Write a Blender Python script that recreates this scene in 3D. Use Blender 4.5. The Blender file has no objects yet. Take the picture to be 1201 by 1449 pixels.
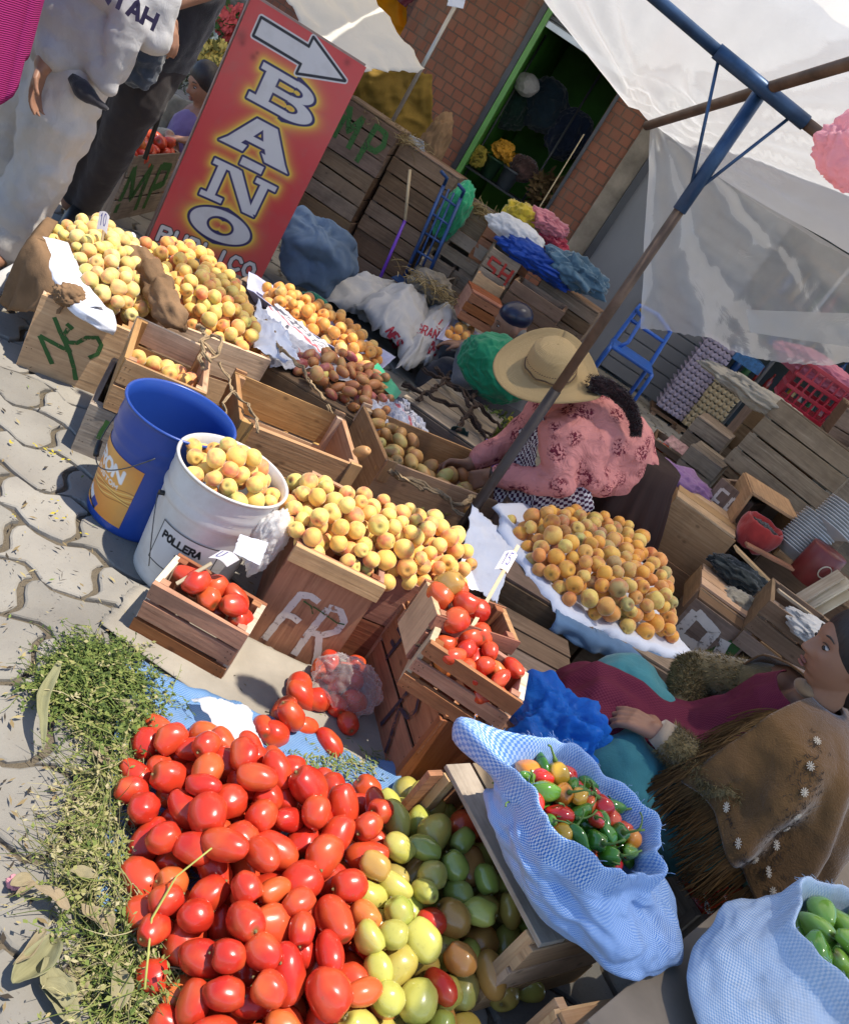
import bpy, bmesh, math, random
import numpy as np
from mathutils import Vector, Matrix, Euler, noise
R = math.radians
scene = bpy.context.scene
COL = scene.collection

# ---------------------------------------------------------------- camera
CAM_H, PITCH, ROLL, FPX = 1.45, R(24), R(34), 1200.0
IW, IH = 1201.0, 1449.0
c_f = Vector((0, math.cos(PITCH), -math.sin(PITCH)))
c_u0 = Vector((0, math.sin(PITCH), math.cos(PITCH)))
c_x0 = Vector((1, 0, 0))
c_r = c_x0 * math.cos(ROLL) + c_u0 * math.sin(ROLL)
c_u = -c_x0 * math.sin(ROLL) + c_u0 * math.cos(ROLL)
c_o = Vector((0, 0, CAM_H))
cam_d = bpy.data.cameras.new('Camera'); cam = bpy.data.objects.new('Camera', cam_d); COL.objects.link(cam)
cam.matrix_world = Matrix(((c_r.x, c_u.x, -c_f.x, c_o.x), (c_r.y, c_u.y, -c_f.y, c_o.y), (c_r.z, c_u.z, -c_f.z, c_o.z), (0, 0, 0, 1)))
cam_d.sensor_fit = 'VERTICAL'; cam_d.sensor_height = 24.0; cam_d.lens = 24.0 * FPX / IH
cam_d.clip_start = 0.05; cam_d.clip_end = 500
scene.camera = cam

# ---------------------------------------------------------------- sky, sun, exposure
SUN_EL, SUN_AZ = R(78), R(98)      # azimuth measured from +Y towards +X
w = bpy.data.worlds.new('World'); scene.world = w; w.use_nodes = True
nt = w.node_tree; nt.nodes.clear()
sk = nt.nodes.new('ShaderNodeTexSky'); sk.sky_type = 'NISHITA'; sk.sun_disc = False
sk.sun_elevation = SUN_EL; sk.sun_rotation = SUN_AZ; sk.altitude = 3600
bg = nt.nodes.new('ShaderNodeBackground'); bg.inputs[1].default_value = 0.15
out = nt.nodes.new('ShaderNodeOutputWorld')
nt.links.new(sk.outputs[0], bg.inputs[0]); nt.links.new(bg.outputs[0], out.inputs[0])
sd = bpy.data.lights.new('Sun', 'SUN'); sd.energy = 3.5; sd.angle = R(0.6); sd.color = (1, 0.94, 0.83)
so = bpy.data.objects.new('Sun', sd); COL.objects.link(so)
sv = Vector((math.sin(SUN_AZ) * math.cos(SUN_EL), math.cos(SUN_AZ) * math.cos(SUN_EL), math.sin(SUN_EL)))
so.rotation_euler = sv.to_track_quat('Z', 'Y').to_euler()
scene.view_settings.view_transform = 'Standard'
scene.view_settings.look = 'None'
scene.view_settings.exposure = 0.98
scene.view_settings.gamma = 1.0

# ---------------------------------------------------------------- helpers: picture point -> place in the world
def W(u, v, z=None, y=None):
    d = c_f + c_r * ((u - IW / 2) / FPX) - c_u * ((v - IH / 2) / FPX)
    t = (z - c_o.z) / d.z if y is None else (y - c_o.y) / d.y
    return c_o + d * t
def rnd(a, b): return random.uniform(a, b)
random.seed(7)

def tag(o, label=None, cat=None, group=None, kind=None):
    if label: o['label'] = label
    if cat: o['category'] = cat
    if group: o['group'] = group
    if kind: o['kind'] = kind
    return o
def empty(name, loc=(0, 0, 0), rz=0, label=None, cat=None, group=None):
    o = bpy.data.objects.new(name, None); COL.objects.link(o)
    o.location = loc; o.rotation_euler = (0, 0, rz); o.empty_display_size = 0.05
    return tag(o, label, cat, group)
def link(name, me, mat=None, parent=None, smooth=False):
    o = bpy.data.objects.new(name, me); COL.objects.link(o)
    if mat is not None and not me.materials: me.materials.append(mat)
    if parent is not None: o.parent = parent
    if smooth:
        me.polygons.foreach_set('use_smooth', [True] * len(me.polygons))
    return o
def bevel(o, w_=0.002, seg=2):
    m = o.modifiers.new('Bevel', 'BEVEL'); m.width = w_; m.segments = seg; m.limit_method = 'ANGLE'; m.angle_limit = R(40)
    return o
def copy_tree(o, parent=None):
    c = o.copy(); COL.objects.link(c); c.parent = parent
    for ch in o.children: copy_tree(ch, c)
    return c

class MB:
    """collects verts/faces/uvs/tones and links them as one mesh"""
    def __init__(s): s.v = []; s.f = []; s.uv = []; s.t = []
    def quad(s, idx, uvs, tone): s.f.append(idx); s.uv.append(uvs); s.t.append(tone)
    def box(s, c, size, M=None, tone=None, jit=0.0):
        """box centred at c; uv runs along its longest side"""
        sx, sy, sz = size; cx, cy, cz = c; b = len(s.v)
        if tone is None: tone = rnd(0, 1)
        uo, vo = rnd(0, 30), rnd(0, 30)
        P = []
        for i in (-1, 1):
            for j in (-1, 1):
                for k in (-1, 1):
                    p = Vector((cx + i * sx / 2 + rnd(-jit, jit), cy + j * sy / 2 + rnd(-jit, jit), cz + k * sz / 2 + rnd(-jit, jit)))
                    P.append((i * sx / 2, j * sy / 2, k * sz / 2))
                    s.v.append(M @ p if M else p)
        ax = max(range(3), key=lambda a: size[a])
        for f in ((0, 1, 3, 2), (4, 6, 7, 5), (0, 4, 5, 1), (2, 3, 7, 6), (0, 2, 6, 4), (1, 5, 7, 3)):
            nrm = [a for a in range(3) if len({P[i][a] for i in f}) == 1][0]
            oth = [a for a in range(3) if a != ax and a != nrm]
            if nrm == ax: a1, a2 = [a for a in range(3) if a != ax]; uvs = [(uo + P[i][a1] * .3, vo + P[i][a2]) for i in f]
            else: uvs = [(uo + P[i][ax], vo + P[i][oth[0]] + nrm * .37) for i in f]
            s.quad(tuple(b + i for i in f), uvs, tone)
        return s
    def bar(s, a, b_, w_, h_, tone=None, jit=0.0, up=(0, 0, 1)):
        a, b_ = Vector(a), Vector(b_); d = b_ - a; L = d.length; x = d.normalized()
        z = Vector(up); y = z.cross(x)
        if y.length < 1e-3: y = Vector((0, 1, 0)).cross(x)
        y.normalize(); z = x.cross(y)
        m = (a + b_) / 2
        M = Matrix(((x.x, y.x, z.x, m.x), (x.y, y.y, z.y, m.y), (x.z, y.z, z.z, m.z), (0, 0, 0, 1)))
        return s.box((0, 0, 0), (L, w_, h_), M, tone, jit)
    def tube(s, pts, r, n=8, tone=None, cap=True, closed=False):
        """r is a number or list; parallel-transport frames"""
        pts = [Vector(p) for p in pts]; m = len(pts)
        if tone is None: tone = rnd(0, 1)
        rs = r if hasattr(r, '__len__') else [r] * m
        b = len(s.v); T = None; L = 0
        rings = []
        for i, p in enumerate(pts):
            t = (pts[min(i + 1, m - 1)] - pts[max(i - 1, 0)])
            if t.length < 1e-9: t = Vector((0, 0, 1))
            t.normalize()
            if T is None:
                nrm = t.orthogonal().normalized()
            else:
                nrm = (nrm - t * nrm.dot(t))
                if nrm.length < 1e-6: nrm = t.orthogonal()
                nrm.normalize()
            T = t; bi = t.cross(nrm)
            if i: L += (pts[i] - pts[i - 1]).length
            rings.append(L)
            for k in range(n):
                a = 2 * math.pi * k / n
                s.v.append(p + (nrm * math.cos(a) + bi * math.sin(a)) * rs[i])
        for i in range(m - 1):
            for k in range(n):
                k2 = (k + 1) % n
                s.quad((b + i * n + k, b + i * n + k2, b + (i + 1) * n + k2, b + (i + 1) * n + k),
                       [(rings[i], k * .02), (rings[i], k * .02 + .02), (rings[i + 1], k * .02 + .02), (rings[i + 1], k * .02)], tone)
        if cap:
            s.f.append(tuple(b + k for k in reversed(range(n)))); s.uv.append([(0, 0)] * n); s.t.append(tone)
            s.f.append(tuple(b + (m - 1) * n + k for k in range(n))); s.uv.append([(0, 0)] * n); s.t.append(tone)
        return s
    def grid(s, fn, nu, nv, tone=0.5, su=1.0, sv_=1.0, close_u=False):
        b = len(s.v)
        for j in range(nv + 1):
            for i in range(nu + 1):
                s.v.append(Vector(fn(i / nu, j / nv)))
        W_ = nu + 1
        for j in range(nv):
            for i in range(nu):
                s.quad((b + j * W_ + i, b + j * W_ + i + 1, b + (j + 1) * W_ + i + 1, b + (j + 1) * W_ + i),
                       [(i / nu * su, j / nv * sv_), ((i + 1) / nu * su, j / nv * sv_), ((i + 1) / nu * su, (j + 1) / nv * sv_), (i / nu * su, (j + 1) / nv * sv_)], tone)
        return s
    def poly(s, pts, tone=0.5):
        b = len(s.v); s.v += [Vector(p) for p in pts]
        s.f.append(tuple(range(b, b + len(pts)))); s.uv.append([(p[0], p[1]) for p in pts]); s.t.append(tone); return s
    def mesh(s, name='m'):
        me = bpy.data.meshes.new(name); me.from_pydata([tuple(v) for v in s.v], [], s.f); 
        uvl = me.uv_layers.new(name='UVMap'); flat = []
        for u in s.uv:
            for a in u: flat += [a[0], a[1]]
        uvl.data.foreach_set('uv', flat)
        at = me.attributes.new('tone', 'FLOAT', 'FACE'); at.data.foreach_set('value', s.t)
        me.update(); return me
    def build(s, name, mat, parent=None, smooth=False, bev=0):
        o = link(name, s.mesh(name), mat, parent, smooth)
        if bev: bevel(o, bev)
        return o

def solid(o, t=0.002, off=0):
    m = o.modifiers.new('Solid', 'SOLIDIFY'); m.thickness = t; m.offset = off; return o
def subsurf(o, l=1):
    m = o.modifiers.new('Sub', 'SUBSURF'); m.levels = l; m.render_levels = l; return o

# ---------------------------------------------------------------- node material helper
class Mat:
    def __init__(s, name, rough=0.6, spec=0.5, **k):
        s.m = bpy.data.materials.new(name); s.m.use_nodes = True; s.t = s.m.node_tree
        s.b = s.t.nodes['Principled BSDF']; s.b.inputs['Roughness'].default_value = rough
        s.b.inputs['Specular IOR Level'].default_value = spec
        for a, b in k.items(): s.b.inputs[a.replace('_', ' ')].default_value = b
    def n(s, typ, inp=None, **k):
        nd = s.t.nodes.new('ShaderNode' + typ)
        for a, b in k.items(): setattr(nd, a, b)
        for a, b in (inp or {}).items(): s.set(nd.inputs[a], b)
        return nd
    def set(s, sock, val):
        if isinstance(val, bpy.types.NodeSocket): s.t.links.new(val, sock)
        elif isinstance(val, (tuple, list)) and len(val) == 3 and sock.type == 'RGBA': sock.default_value = (*val, 1)
        else: sock.default_value = val
    def ramp(s, fac, stops, interp='LINEAR'):
        r = s.n('ValToRGB', {0: fac}); r.color_ramp.interpolation = interp
        el = r.color_ramp.elements
        while len(el) < len(stops): el.new(0.5)
        for e, (p, c) in zip(el, stops): e.position = p; e.color = (*c, 1) if len(c) == 3 else c
        return r.outputs[0]
    def mix(s, f, a, b, mode='MIX'):
        m = s.n('Mix', data_type='RGBA', blend_type=mode); s.set(m.inputs[0], f); s.set(m.inputs[6], a); s.set(m.inputs[7], b); return m.outputs[2]
    def math(s, op, a, b=0.0, c=0.0):
        m = s.n('Math', operation=op); s.set(m.inputs[0], a); s.set(m.inputs[1], b); s.set(m.inputs[2], c); return m.outputs[0]
    def noise(s, scale, vec=None, detail=4, rough=.55, dist=0):
        nd = s.n('TexNoise', {'Scale': scale, 'Detail': detail, 'Roughness': rough, 'Distortion': dist})
        if vec is not None: s.set(nd.inputs['Vector'], vec)
        return nd.outputs['Fac']
    def co(s, k='Object'): return s.n('TexCoord').outputs[k]
    def mapping(s, vec, sc=(1, 1, 1), loc=(0, 0, 0), rot=(0, 0, 0)):
        return s.n('Mapping', {'Vector': vec, 'Scale': sc, 'Location': loc, 'Rotation': rot}).outputs[0]
    def bump(s, h, strength=.3, dist=.002):
        b = s.n('Bump', {'Height': h, 'Strength': strength, 'Distance': dist}); s.t.links.new(b.outputs[0], s.b.inputs['Normal']); return s
    def color(s, c): s.set(s.b.inputs['Base Color'], c); return s
    def rough(s, c): s.set(s.b.inputs['Roughness'], c); return s
    def rand(s): return s.n('ObjectInfo').outputs['Random']
    def attr(s, n_): return s.n('Attribute', attribute_name=n_)
    def hsv(s, c, h=.5, sa=1, v=1): return s.n('HueSaturation', {'Hue': h, 'Saturation': sa, 'Value': v, 'Color': c}).outputs[0]

def wood_mat(name, dark, mid, light, grime=.5, rough=.75):
    M = Mat(name, rough, .25)
    uv = M.co('UV')
    g = M.noise(1, M.mapping(uv, (5, 90, 1)), 5, .6, .6)
    g2 = M.noise(1, M.mapping(uv, (1.5, 16, 1)), 3, .6, 1.5)
    c = M.ramp(g, [(.25, dark), (.5, mid), (.75, light)])
    c2 = M.mix(M.ramp(g2, [(.35, (0, 0, 0)), (.7, (1, 1, 1))]), c, mid)
    # knots
    vo = M.n('TexVoronoi', {'Vector': M.mapping(uv, (9, 14, 1)), 'Scale': 1.0, 'Randomness': 1.0})
    kn = M.ramp(vo.outputs['Distance'], [(.05, (1, 1, 1)), (.13, (0, 0, 0))])
    c2 = M.mix(M.math('MULTIPLY', kn, .55), c2, tuple(x * .45 for x in dark))
    tone = M.attr('tone').outputs['Fac']
    v = M.math('MULTIPLY_ADD', tone, .5, .72)
    v2 = M.math('MULTIPLY', v, M.math('MULTIPLY_ADD', M.rand(), .4, .8))
    c2 = M.hsv(c2, M.math('MULTIPLY_ADD', M.rand(), .02, .49), M.math('MULTIPLY_ADD', tone, -.35, 1.1), v2)
    dirt = M.noise(7, M.co('Object'), 6, .65)
    dm = M.ramp(dirt, [(.45, (0, 0, 0)), (.68, (1, 1, 1))])
    c2 = M.mix(M.math('MULTIPLY', dm, grime), c2, (.055, .035, .022))
    M.color(c2)
    M.bump(M.math('ADD', M.math('MULTIPLY', g, 1.0), M.math('MULTIPLY', dirt, .6)), .5, .0025)
    return M.m
WOOD = wood_mat('wood_honey', (.28, .14, .06), (.52, .29, .13), (.68, .44, .23), .3)
WOODR = wood_mat('wood_red', (.17, .055, .024), (.34, .125, .055), (.46, .20, .09), .35)
WOODG = wood_mat('wood_grey', (.14, .10, .07), (.28, .21, .145), (.42, .34, .25), .4)
WOODD = wood_mat('wood_dark', (.10, .06, .034), (.20, .12, .07), (.30, .20, .125), .45)
WOODP = wood_mat('wood_pale', (.36, .25, .14), (.55, .42, .27), (.70, .58, .42), .2)

def fabric(name, col, weave=900, var=.25, bump=.3, rough=.9, sheen=.3, scale=6, fold=0):
    M = Mat(name, rough, .15)
    M.b.inputs['Sheen Weight'].default_value = sheen
    n1 = M.noise(scale, M.co('Object'), 5, .6)
    c = M.mix(M.ramp(n1, [(.3, (0, 0, 0)), (.7, (1, 1, 1))]), tuple(x * (1 - var) for x in col), tuple(min(1, x * (1 + var)) for x in col))
    M.color(c)
    wv = M.noise(weave, M.co('Object'), 2, .5)
    h = M.math('ADD', M.math('MULTIPLY', wv, .3), M.noise(18, M.co('Object'), 4, .6, .8))
    M.bump(h, bump, .006)
    return M.m
def plain(name, col, rough=.5, spec=.5, metal=0, var=.15, scale=8, bump=.0, **k):
    M = Mat(name, rough, spec, **k); M.b.inputs['Metallic'].default_value = metal
    n1 = M.noise(scale, M.co('Object'), 5, .6)
    M.color(M.mix(M.ramp(n1, [(.3, (0, 0, 0)), (.7, (1, 1, 1))]), tuple(x * (1 - var) for x in col), tuple(min(1, x * (1 + var)) for x in col)))
    if bump: M.bump(M.noise(scale * 5, M.co('Object'), 4), bump, .004)
    return M.m
def vcol_mat(name, rough=.5, spec=.4, bump=0):
    M = Mat(name, rough, spec)
    c = M.attr('Col').outputs['Color']
    d = M.noise(9, M.co('Object'), 6, .65)
    M.color(M.mix(M.math('MULTIPLY', M.ramp(d, [(.5, (0, 0, 0)), (.75, (1, 1, 1))]), .22), c, (.25, .2, .16)))
    if bump: M.bump(M.noise(60, M.co('Object'), 3), bump, .002)
    return M.m
def plastic_film(name, col=(.95, .95, .95), clear=.45, trans=.5, rough=.25, bumpy=.6, scale=30, dirt=.25):
    """thin translucent sheet: transparent + translucent + glossy"""
    M = Mat(name, rough, .5); t = M.t; t.nodes.remove(M.b)
    o = [n for n in t.nodes if n.type == 'OUTPUT_MATERIAL'][0]
    co = M.co('Object')
    h = M.noise(scale, co, 5, .6, 1.2)
    bp = M.n('Bump', {'Height': h, 'Strength': bumpy, 'Distance': .006})
    dn = M.noise(4, co, 6, .7)
    tr = M.n('BsdfTransparent', {'Color': (1, 1, 1)}); tl = M.n('BsdfTranslucent', {'Color': col}); df = M.n('BsdfDiffuse', {'Color': col})
    gl = M.n('BsdfGlossy', {'Color': (1, 1, 1), 'Roughness': rough})
    for n_ in (tl, df, gl): M.set(n_.inputs['Normal'], bp.outputs[0])
    m1 = M.n('MixShader', {0: 1 - trans, 1: tl.outputs[0], 2: df.outputs[0]})
    cl = M.math('MULTIPLY_ADD', dn, -dirt * 2, clear + dirt)
    lw = M.n('LayerWeight', {'Blend': .25}); M.set(lw.inputs['Normal'], bp.outputs[0])
    cl = M.math('MULTIPLY', cl, M.math('SUBTRACT', 1, M.math('MULTIPLY', lw.outputs['Facing'], .45)))
    m2 = M.n('MixShader', {0: cl, 1: m1.outputs[0], 2: tr.outputs[0]})
    m3 = M.n('MixShader', {0: M.math('MULTIPLY', lw.outputs['Fresnel'], .22), 1: m2.outputs[0], 2: gl.outputs[0]})
    t.links.new(m3.outputs[0], o.inputs[0])
    return M.m

# ---------------------------------------------------------------- fabric-like shapes
def fbm(p, sc=1, oc=4, seed=0):
    return noise.fractal(Vector((p[0] * sc + seed * 7.3, p[1] * sc - seed * 3.1, p[2] * sc + seed * 1.7)), 1.0, 2.0, oc)
def ridge(p, sc=1, seed=0):
    v = noise.noise(Vector((p[0] * sc + seed * 5.1, p[1] * sc, p[2] * sc - seed)))
    return 1 - abs(v) * 2
def sheet(corners, nu=24, nv=24, amp=.008, sc=9, ragged=.01, seed=0, sag=None, uvs=1.0):
    """a laid cloth or paper through four corners p00 p10 p11 p01; sag(u,v)->dz"""
    a, b, c, d = [Vector(p) for p in corners]
    nrm = (b - a).cross(d - a).normalized()
    if nrm.z < 0: nrm = -nrm
    def fn(u, v):
        uu = u + ragged * fbm((u * 3, v * 9, seed), 1, 3, seed) * (1 if u in (0, 1) else .3)
        vv = v + ragged * fbm((v * 3, u * 9, seed + 4), 1, 3, seed) * (1 if v in (0, 1) else .3)
        p = (a * (1 - uu) + b * uu) * (1 - vv) + (d * (1 - uu) + c * uu) * vv
        h = amp * fbm(p, sc, 4, seed) + amp * .8 * max(0, ridge(p, sc * 1.7, seed) - .6)
        p = p + nrm * h
        if sag: p.z += sag(u, v)
        return p
    L1, L2 = (b - a).length, (d - a).length
    return MB().grid(fn, nu, nv, .5, L1 * uvs, L2 * uvs)
def ico(sub=4):
    bm = bmesh.new(); bmesh.ops.create_icosphere(bm, subdivisions=sub, radius=1)
    V = [v.co.copy() for v in bm.verts]; F = [tuple(v.index for v in f.verts) for f in bm.faces]; bm.free(); return V, F
_ICO = {}
def lump(center, size, amp=.12, sc=3.5, fold=.10, fsc=5, seed=0, flat=None, sub=5, shear=None, rot=0, uvk=1.0):
    """soft bundle: icosphere with noise and sharp creases"""
    if sub not in _ICO: _ICO[sub] = ico(sub)
    V, F = _ICO[sub]; m = MB(); Rz = Matrix.Rotation(rot, 3, 'Z')
    for p in V:
        k = 1 + amp * fbm(p, sc * .4, 3, seed) + fold * (max(0, ridge((p.x, p.y, p.z * .6), fsc * .5, seed) - .45) - .2) + fold * .5 * max(0, ridge(p, fsc, seed + 3) - .5)
        an = math.atan2(p.y, p.x); w2 = fbm(p, 1.1, 2, seed + 9)
        k += fold * .55 * (abs(math.sin(an * 3.5 + seed + 5 * w2 + 1.5 * p.z)) ** .6 - .6) * (1 - abs(p.z) ** 3) + fold * .25 * (abs(math.sin(an * 9 + 9 * w2)) - .5)
        q = Vector((p.x * size[0], p.y * size[1], p.z * size[2])) * k
        if flat is not None and q.z < flat: q.z = flat + (q.z - flat) * .1
        if shear: q = q + Vector((shear[0] * q.z, shear[1] * q.z, 0))
        m.v.append(Rz @ q + Vector(center))
    for f in F:
        m.f.append(f); m.uv.append([(math.atan2(V[i].y, V[i].x) * .16 * uvk, V[i].z * .5 * uvk) for i in f]); m.t.append(.5)
    return m
def inpoly(x, y, poly):
    c = False; n = len(poly); j = n - 1
    for i in range(n):
        xi, yi = poly[i][0], poly[i][1]; xj, yj = poly[j][0], poly[j][1]
        if (yi > y) != (yj > y) and x < (xj - xi) * (y - yi) / (yj - yi) + xi: c = not c
        j = i
    return c
def edgedist(x, y, poly):
    best = 9
    for i in range(len(poly)):
        ax, ay = poly[i][0], poly[i][1]; bx, by = poly[(i + 1) % len(poly)][0], poly[(i + 1) % len(poly)][1]
        dx, dy = bx - ax, by - ay; t = max(0, min(1, ((x - ax) * dx + (y - ay) * dy) / (dx * dx + dy * dy + 1e-12)))
        best = min(best, math.hypot(x - ax - t * dx, y - ay - t * dy))
    return best

# ---------------------------------------------------------------- heaps of fruit
def heap(poly, base, top, r, nmax=600, seed=1, rj=.12, sq=.86, tries=26):
    """drops balls one by one inside the outline; each rests on the base or on its neighbours"""
    rg = random.Random(seed); xs = [p[0] for p in poly]; ys = [p[1] for p in poly]
    x0, x1, y0, y1 = min(xs), max(xs), min(ys), max(ys)
    P = np.zeros((nmax, 4)); n = 0; fail = 0
    while n < nmax and fail < 40:
        best = None; rr = r * (1 + rg.uniform(-rj, rj))
        for _ in range(tries):
            x, y = rg.uniform(x0, x1), rg.uniform(y0, y1)
            if not inpoly(x, y, poly): continue
            z = base(x, y) + rr * .92
            if n:
                d = np.hypot(P[:n, 0] - x, P[:n, 1] - y); s = (P[:n, 3] + rr) * sq
                m = d < s
                if m.any(): z = max(z, float((P[:n, 2][m] + np.sqrt(s[m] ** 2 - d[m] ** 2)).max()))
            if z + rr * .3 > top(x, y): continue
            if best is None or z - top(x, y) < best[0]: best = (z - top(x, y), x, y, z)
        if best is None: fail += 1; continue
        P[n] = (best[1], best[2], best[3], rr); n += 1; fail = 0
    return [tuple(p) for p in P[:n]]
def visible(balls, k=1.0, minpx=8, ranked=False):
    """keep the balls the photograph could show (a coarse depth buffer)"""
    S = .5; Wd, Hd = int(IW * S) + 80, int(IH * S) + 80
    zb = np.full((Hd, Wd), 1e9); ib = np.full((Hd, Wd), -1)
    for i, (x, y, z, r) in enumerate(balls):
        q = Vector((x, y, z)) - c_o; d = q.dot(c_f)
        if d < .1: continue
        u = (IW / 2 + FPX * q.dot(c_r) / d) * S + 40; v = (IH / 2 - FPX * q.dot(c_u) / d) * S + 40; pr = FPX * r * k / d * S
        u0, u1, v0, v1 = int(u - pr), int(u + pr) + 1, int(v - pr), int(v + pr) + 1
        if u1 < 0 or v1 < 0 or u0 >= Wd or v0 >= Hd: continue
        u0, v0 = max(u0, 0), max(v0, 0); u1, v1 = min(u1, Wd), min(v1, Hd)
        gy, gx = np.mgrid[v0:v1, u0:u1]; rr = ((gx - u) ** 2 + (gy - v) ** 2) / max(pr * pr, 1e-6)
        dd = d - r * np.sqrt(np.clip(1 - rr, 0, 1)); m = (rr < 1) & (dd < zb[v0:v1, u0:u1])
        zb[v0:v1, u0:u1][m] = dd[m]; ib[v0:v1, u0:u1][m] = i
    cnt = np.bincount(ib[ib >= 0].ravel(), minlength=len(balls))
    if ranked: return sorted([(int(c), b) for b, c in zip(balls, cnt) if c >= minpx], reverse=True)
    return [b for b, c in zip(balls, cnt) if c >= minpx]

def revolve_mesh(prof, n=20, lobes=0, lamp=0, cleft=0, name='m', bend=0):
    """prof: list (r,z) bottom->top; lobes add soft ribs, cleft a groove on one side"""
    m = MB(); 
    for j, (r, z) in enumerate(prof):
        for k in range(n):
            a = 2 * math.pi * k / n
            rr = r * (1 + lamp * math.cos(lobes * a) * (1 if lobes else 0))
            if cleft:
                da = min(a, 2 * math.pi - a); rr *= 1 - cleft * math.exp(-(da / .22) ** 2) * (1 - abs(2 * j / (len(prof) - 1) - 1) ** 4)
            m.v.append(Vector((rr * math.cos(a) + bend * (z * z), rr * math.sin(a), z)))
    for j in range(len(prof) - 1):
        for k in range(n):
            k2 = (k + 1) % n
            m.quad((j * n + k, j * n + k2, (j + 1) * n + k2, (j + 1) * n + k), [(k / n, j / len(prof)), ((k + 1) / n, j / len(prof)), ((k + 1) / n, (j + 1) / len(prof)), (k / n, (j + 1) / len(prof))], .5)
    m.f.append(tuple(reversed(range(n)))); m.uv.append([(0, 0)] * n); m.t.append(.5)
    b = (len(prof) - 1) * n
    m.f.append(tuple(b + k for k in range(n))); m.uv.append([(0, 1)] * n); m.t.append(.5)
    return m
def solidish(fn_ring, n, m_, uv=(1, 1), capb=False, capt=False):
    """loft: fn_ring(t, a)->point; n round, m_ along"""
    M = MB()
    for j in range(m_ + 1):
        for k in range(n + 1):
            M.v.append(Vector(fn_ring(j / m_, 2 * math.pi * k / n)))
    for j in range(m_):
        for k in range(n):
            a = j * (n + 1) + k
            M.quad((a, a + 1, a + n + 2, a + n + 1), [(k / n * uv[0], j / m_ * uv[1]), ((k + 1) / n * uv[0], j / m_ * uv[1]), ((k + 1) / n * uv[0], (j + 1) / m_ * uv[1]), (k / n * uv[0], (j + 1) / m_ * uv[1])], .5)
    for cap, j in ((capb, 0), (capt, m_)):
        if cap:
            c = sum((M.v[j * (n + 1) + k] for k in range(n)), Vector()) / n; ci = len(M.v); M.v.append(c)
            for k in range(n):
                a = j * (n + 1) + k
                M.f.append((a + 1, a, ci) if j == 0 else (a, a + 1, ci)); M.uv.append([(0, 0)] * 3); M.t.append(.5)
    return M

# ---------------------------------------------------------------- organic bodies: tapered limbs fused by a voxel remesh
def capsule(m, a, b, ra, rb, n=14, k=7):
    a, b = Vector(a), Vector(b); d = b - a; L = d.length
    if L < 1e-6: d = Vector((0, 0, 1)); L = 1e-6
    d.normalize(); pts = []; rs = []
    for i in range(k): t = math.pi / 2 * i / (k - 1) if k > 1 else 0; pts.append(a - d * ra * math.cos(t)); rs.append(max(1e-4, ra * math.sin(t)))
    for i in range(1, 4): pts.append(a + (b - a) * i / 4); rs.append(ra + (rb - ra) * i / 4)
    for i in range(k): t = math.pi / 2 * i / (k - 1); pts.append(b + d * rb * math.sin(t)); rs.append(max(1e-4, rb * math.cos(t)))
    m.tube(pts, rs, n)
def ellipsoid(m, c, r, rot=None, sub=3):
    if sub not in _ICO: _ICO[sub] = ico(sub)
    V, F = _ICO[sub]; b = len(m.v); E = rot.to_matrix() if rot is not None else Matrix.Identity(3)
    for p in V: m.v.append(E @ Vector((p.x * r[0], p.y * r[1], p.z * r[2])) + Vector(c))
    for f in F: m.f.append(tuple(b + i for i in f)); m.uv.append([(0, 0)] * 3); m.t.append(.5)
def fuse(m, name, mat, parent=None, vox=.008, smooth=6, disp=None):
    o = m.build(name, mat, parent, True)
    r = o.modifiers.new('Remesh', 'REMESH'); r.mode = 'VOXEL'; r.voxel_size = vox; r.use_smooth_shade = True
    s = o.modifiers.new('Smooth', 'SMOOTH'); s.factor = .5; s.iterations = smooth
    if disp:
        tx = bpy.data.textures.new(name + '_folds', 'CLOUDS'); tx.noise_scale = disp[1]; tx.noise_depth = 2
        d = o.modifiers.new('Folds', 'DISPLACE'); d.texture = tx; d.strength = disp[0]; d.mid_level = .5; d.texture_coords = 'LOCAL'
    return o
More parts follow.
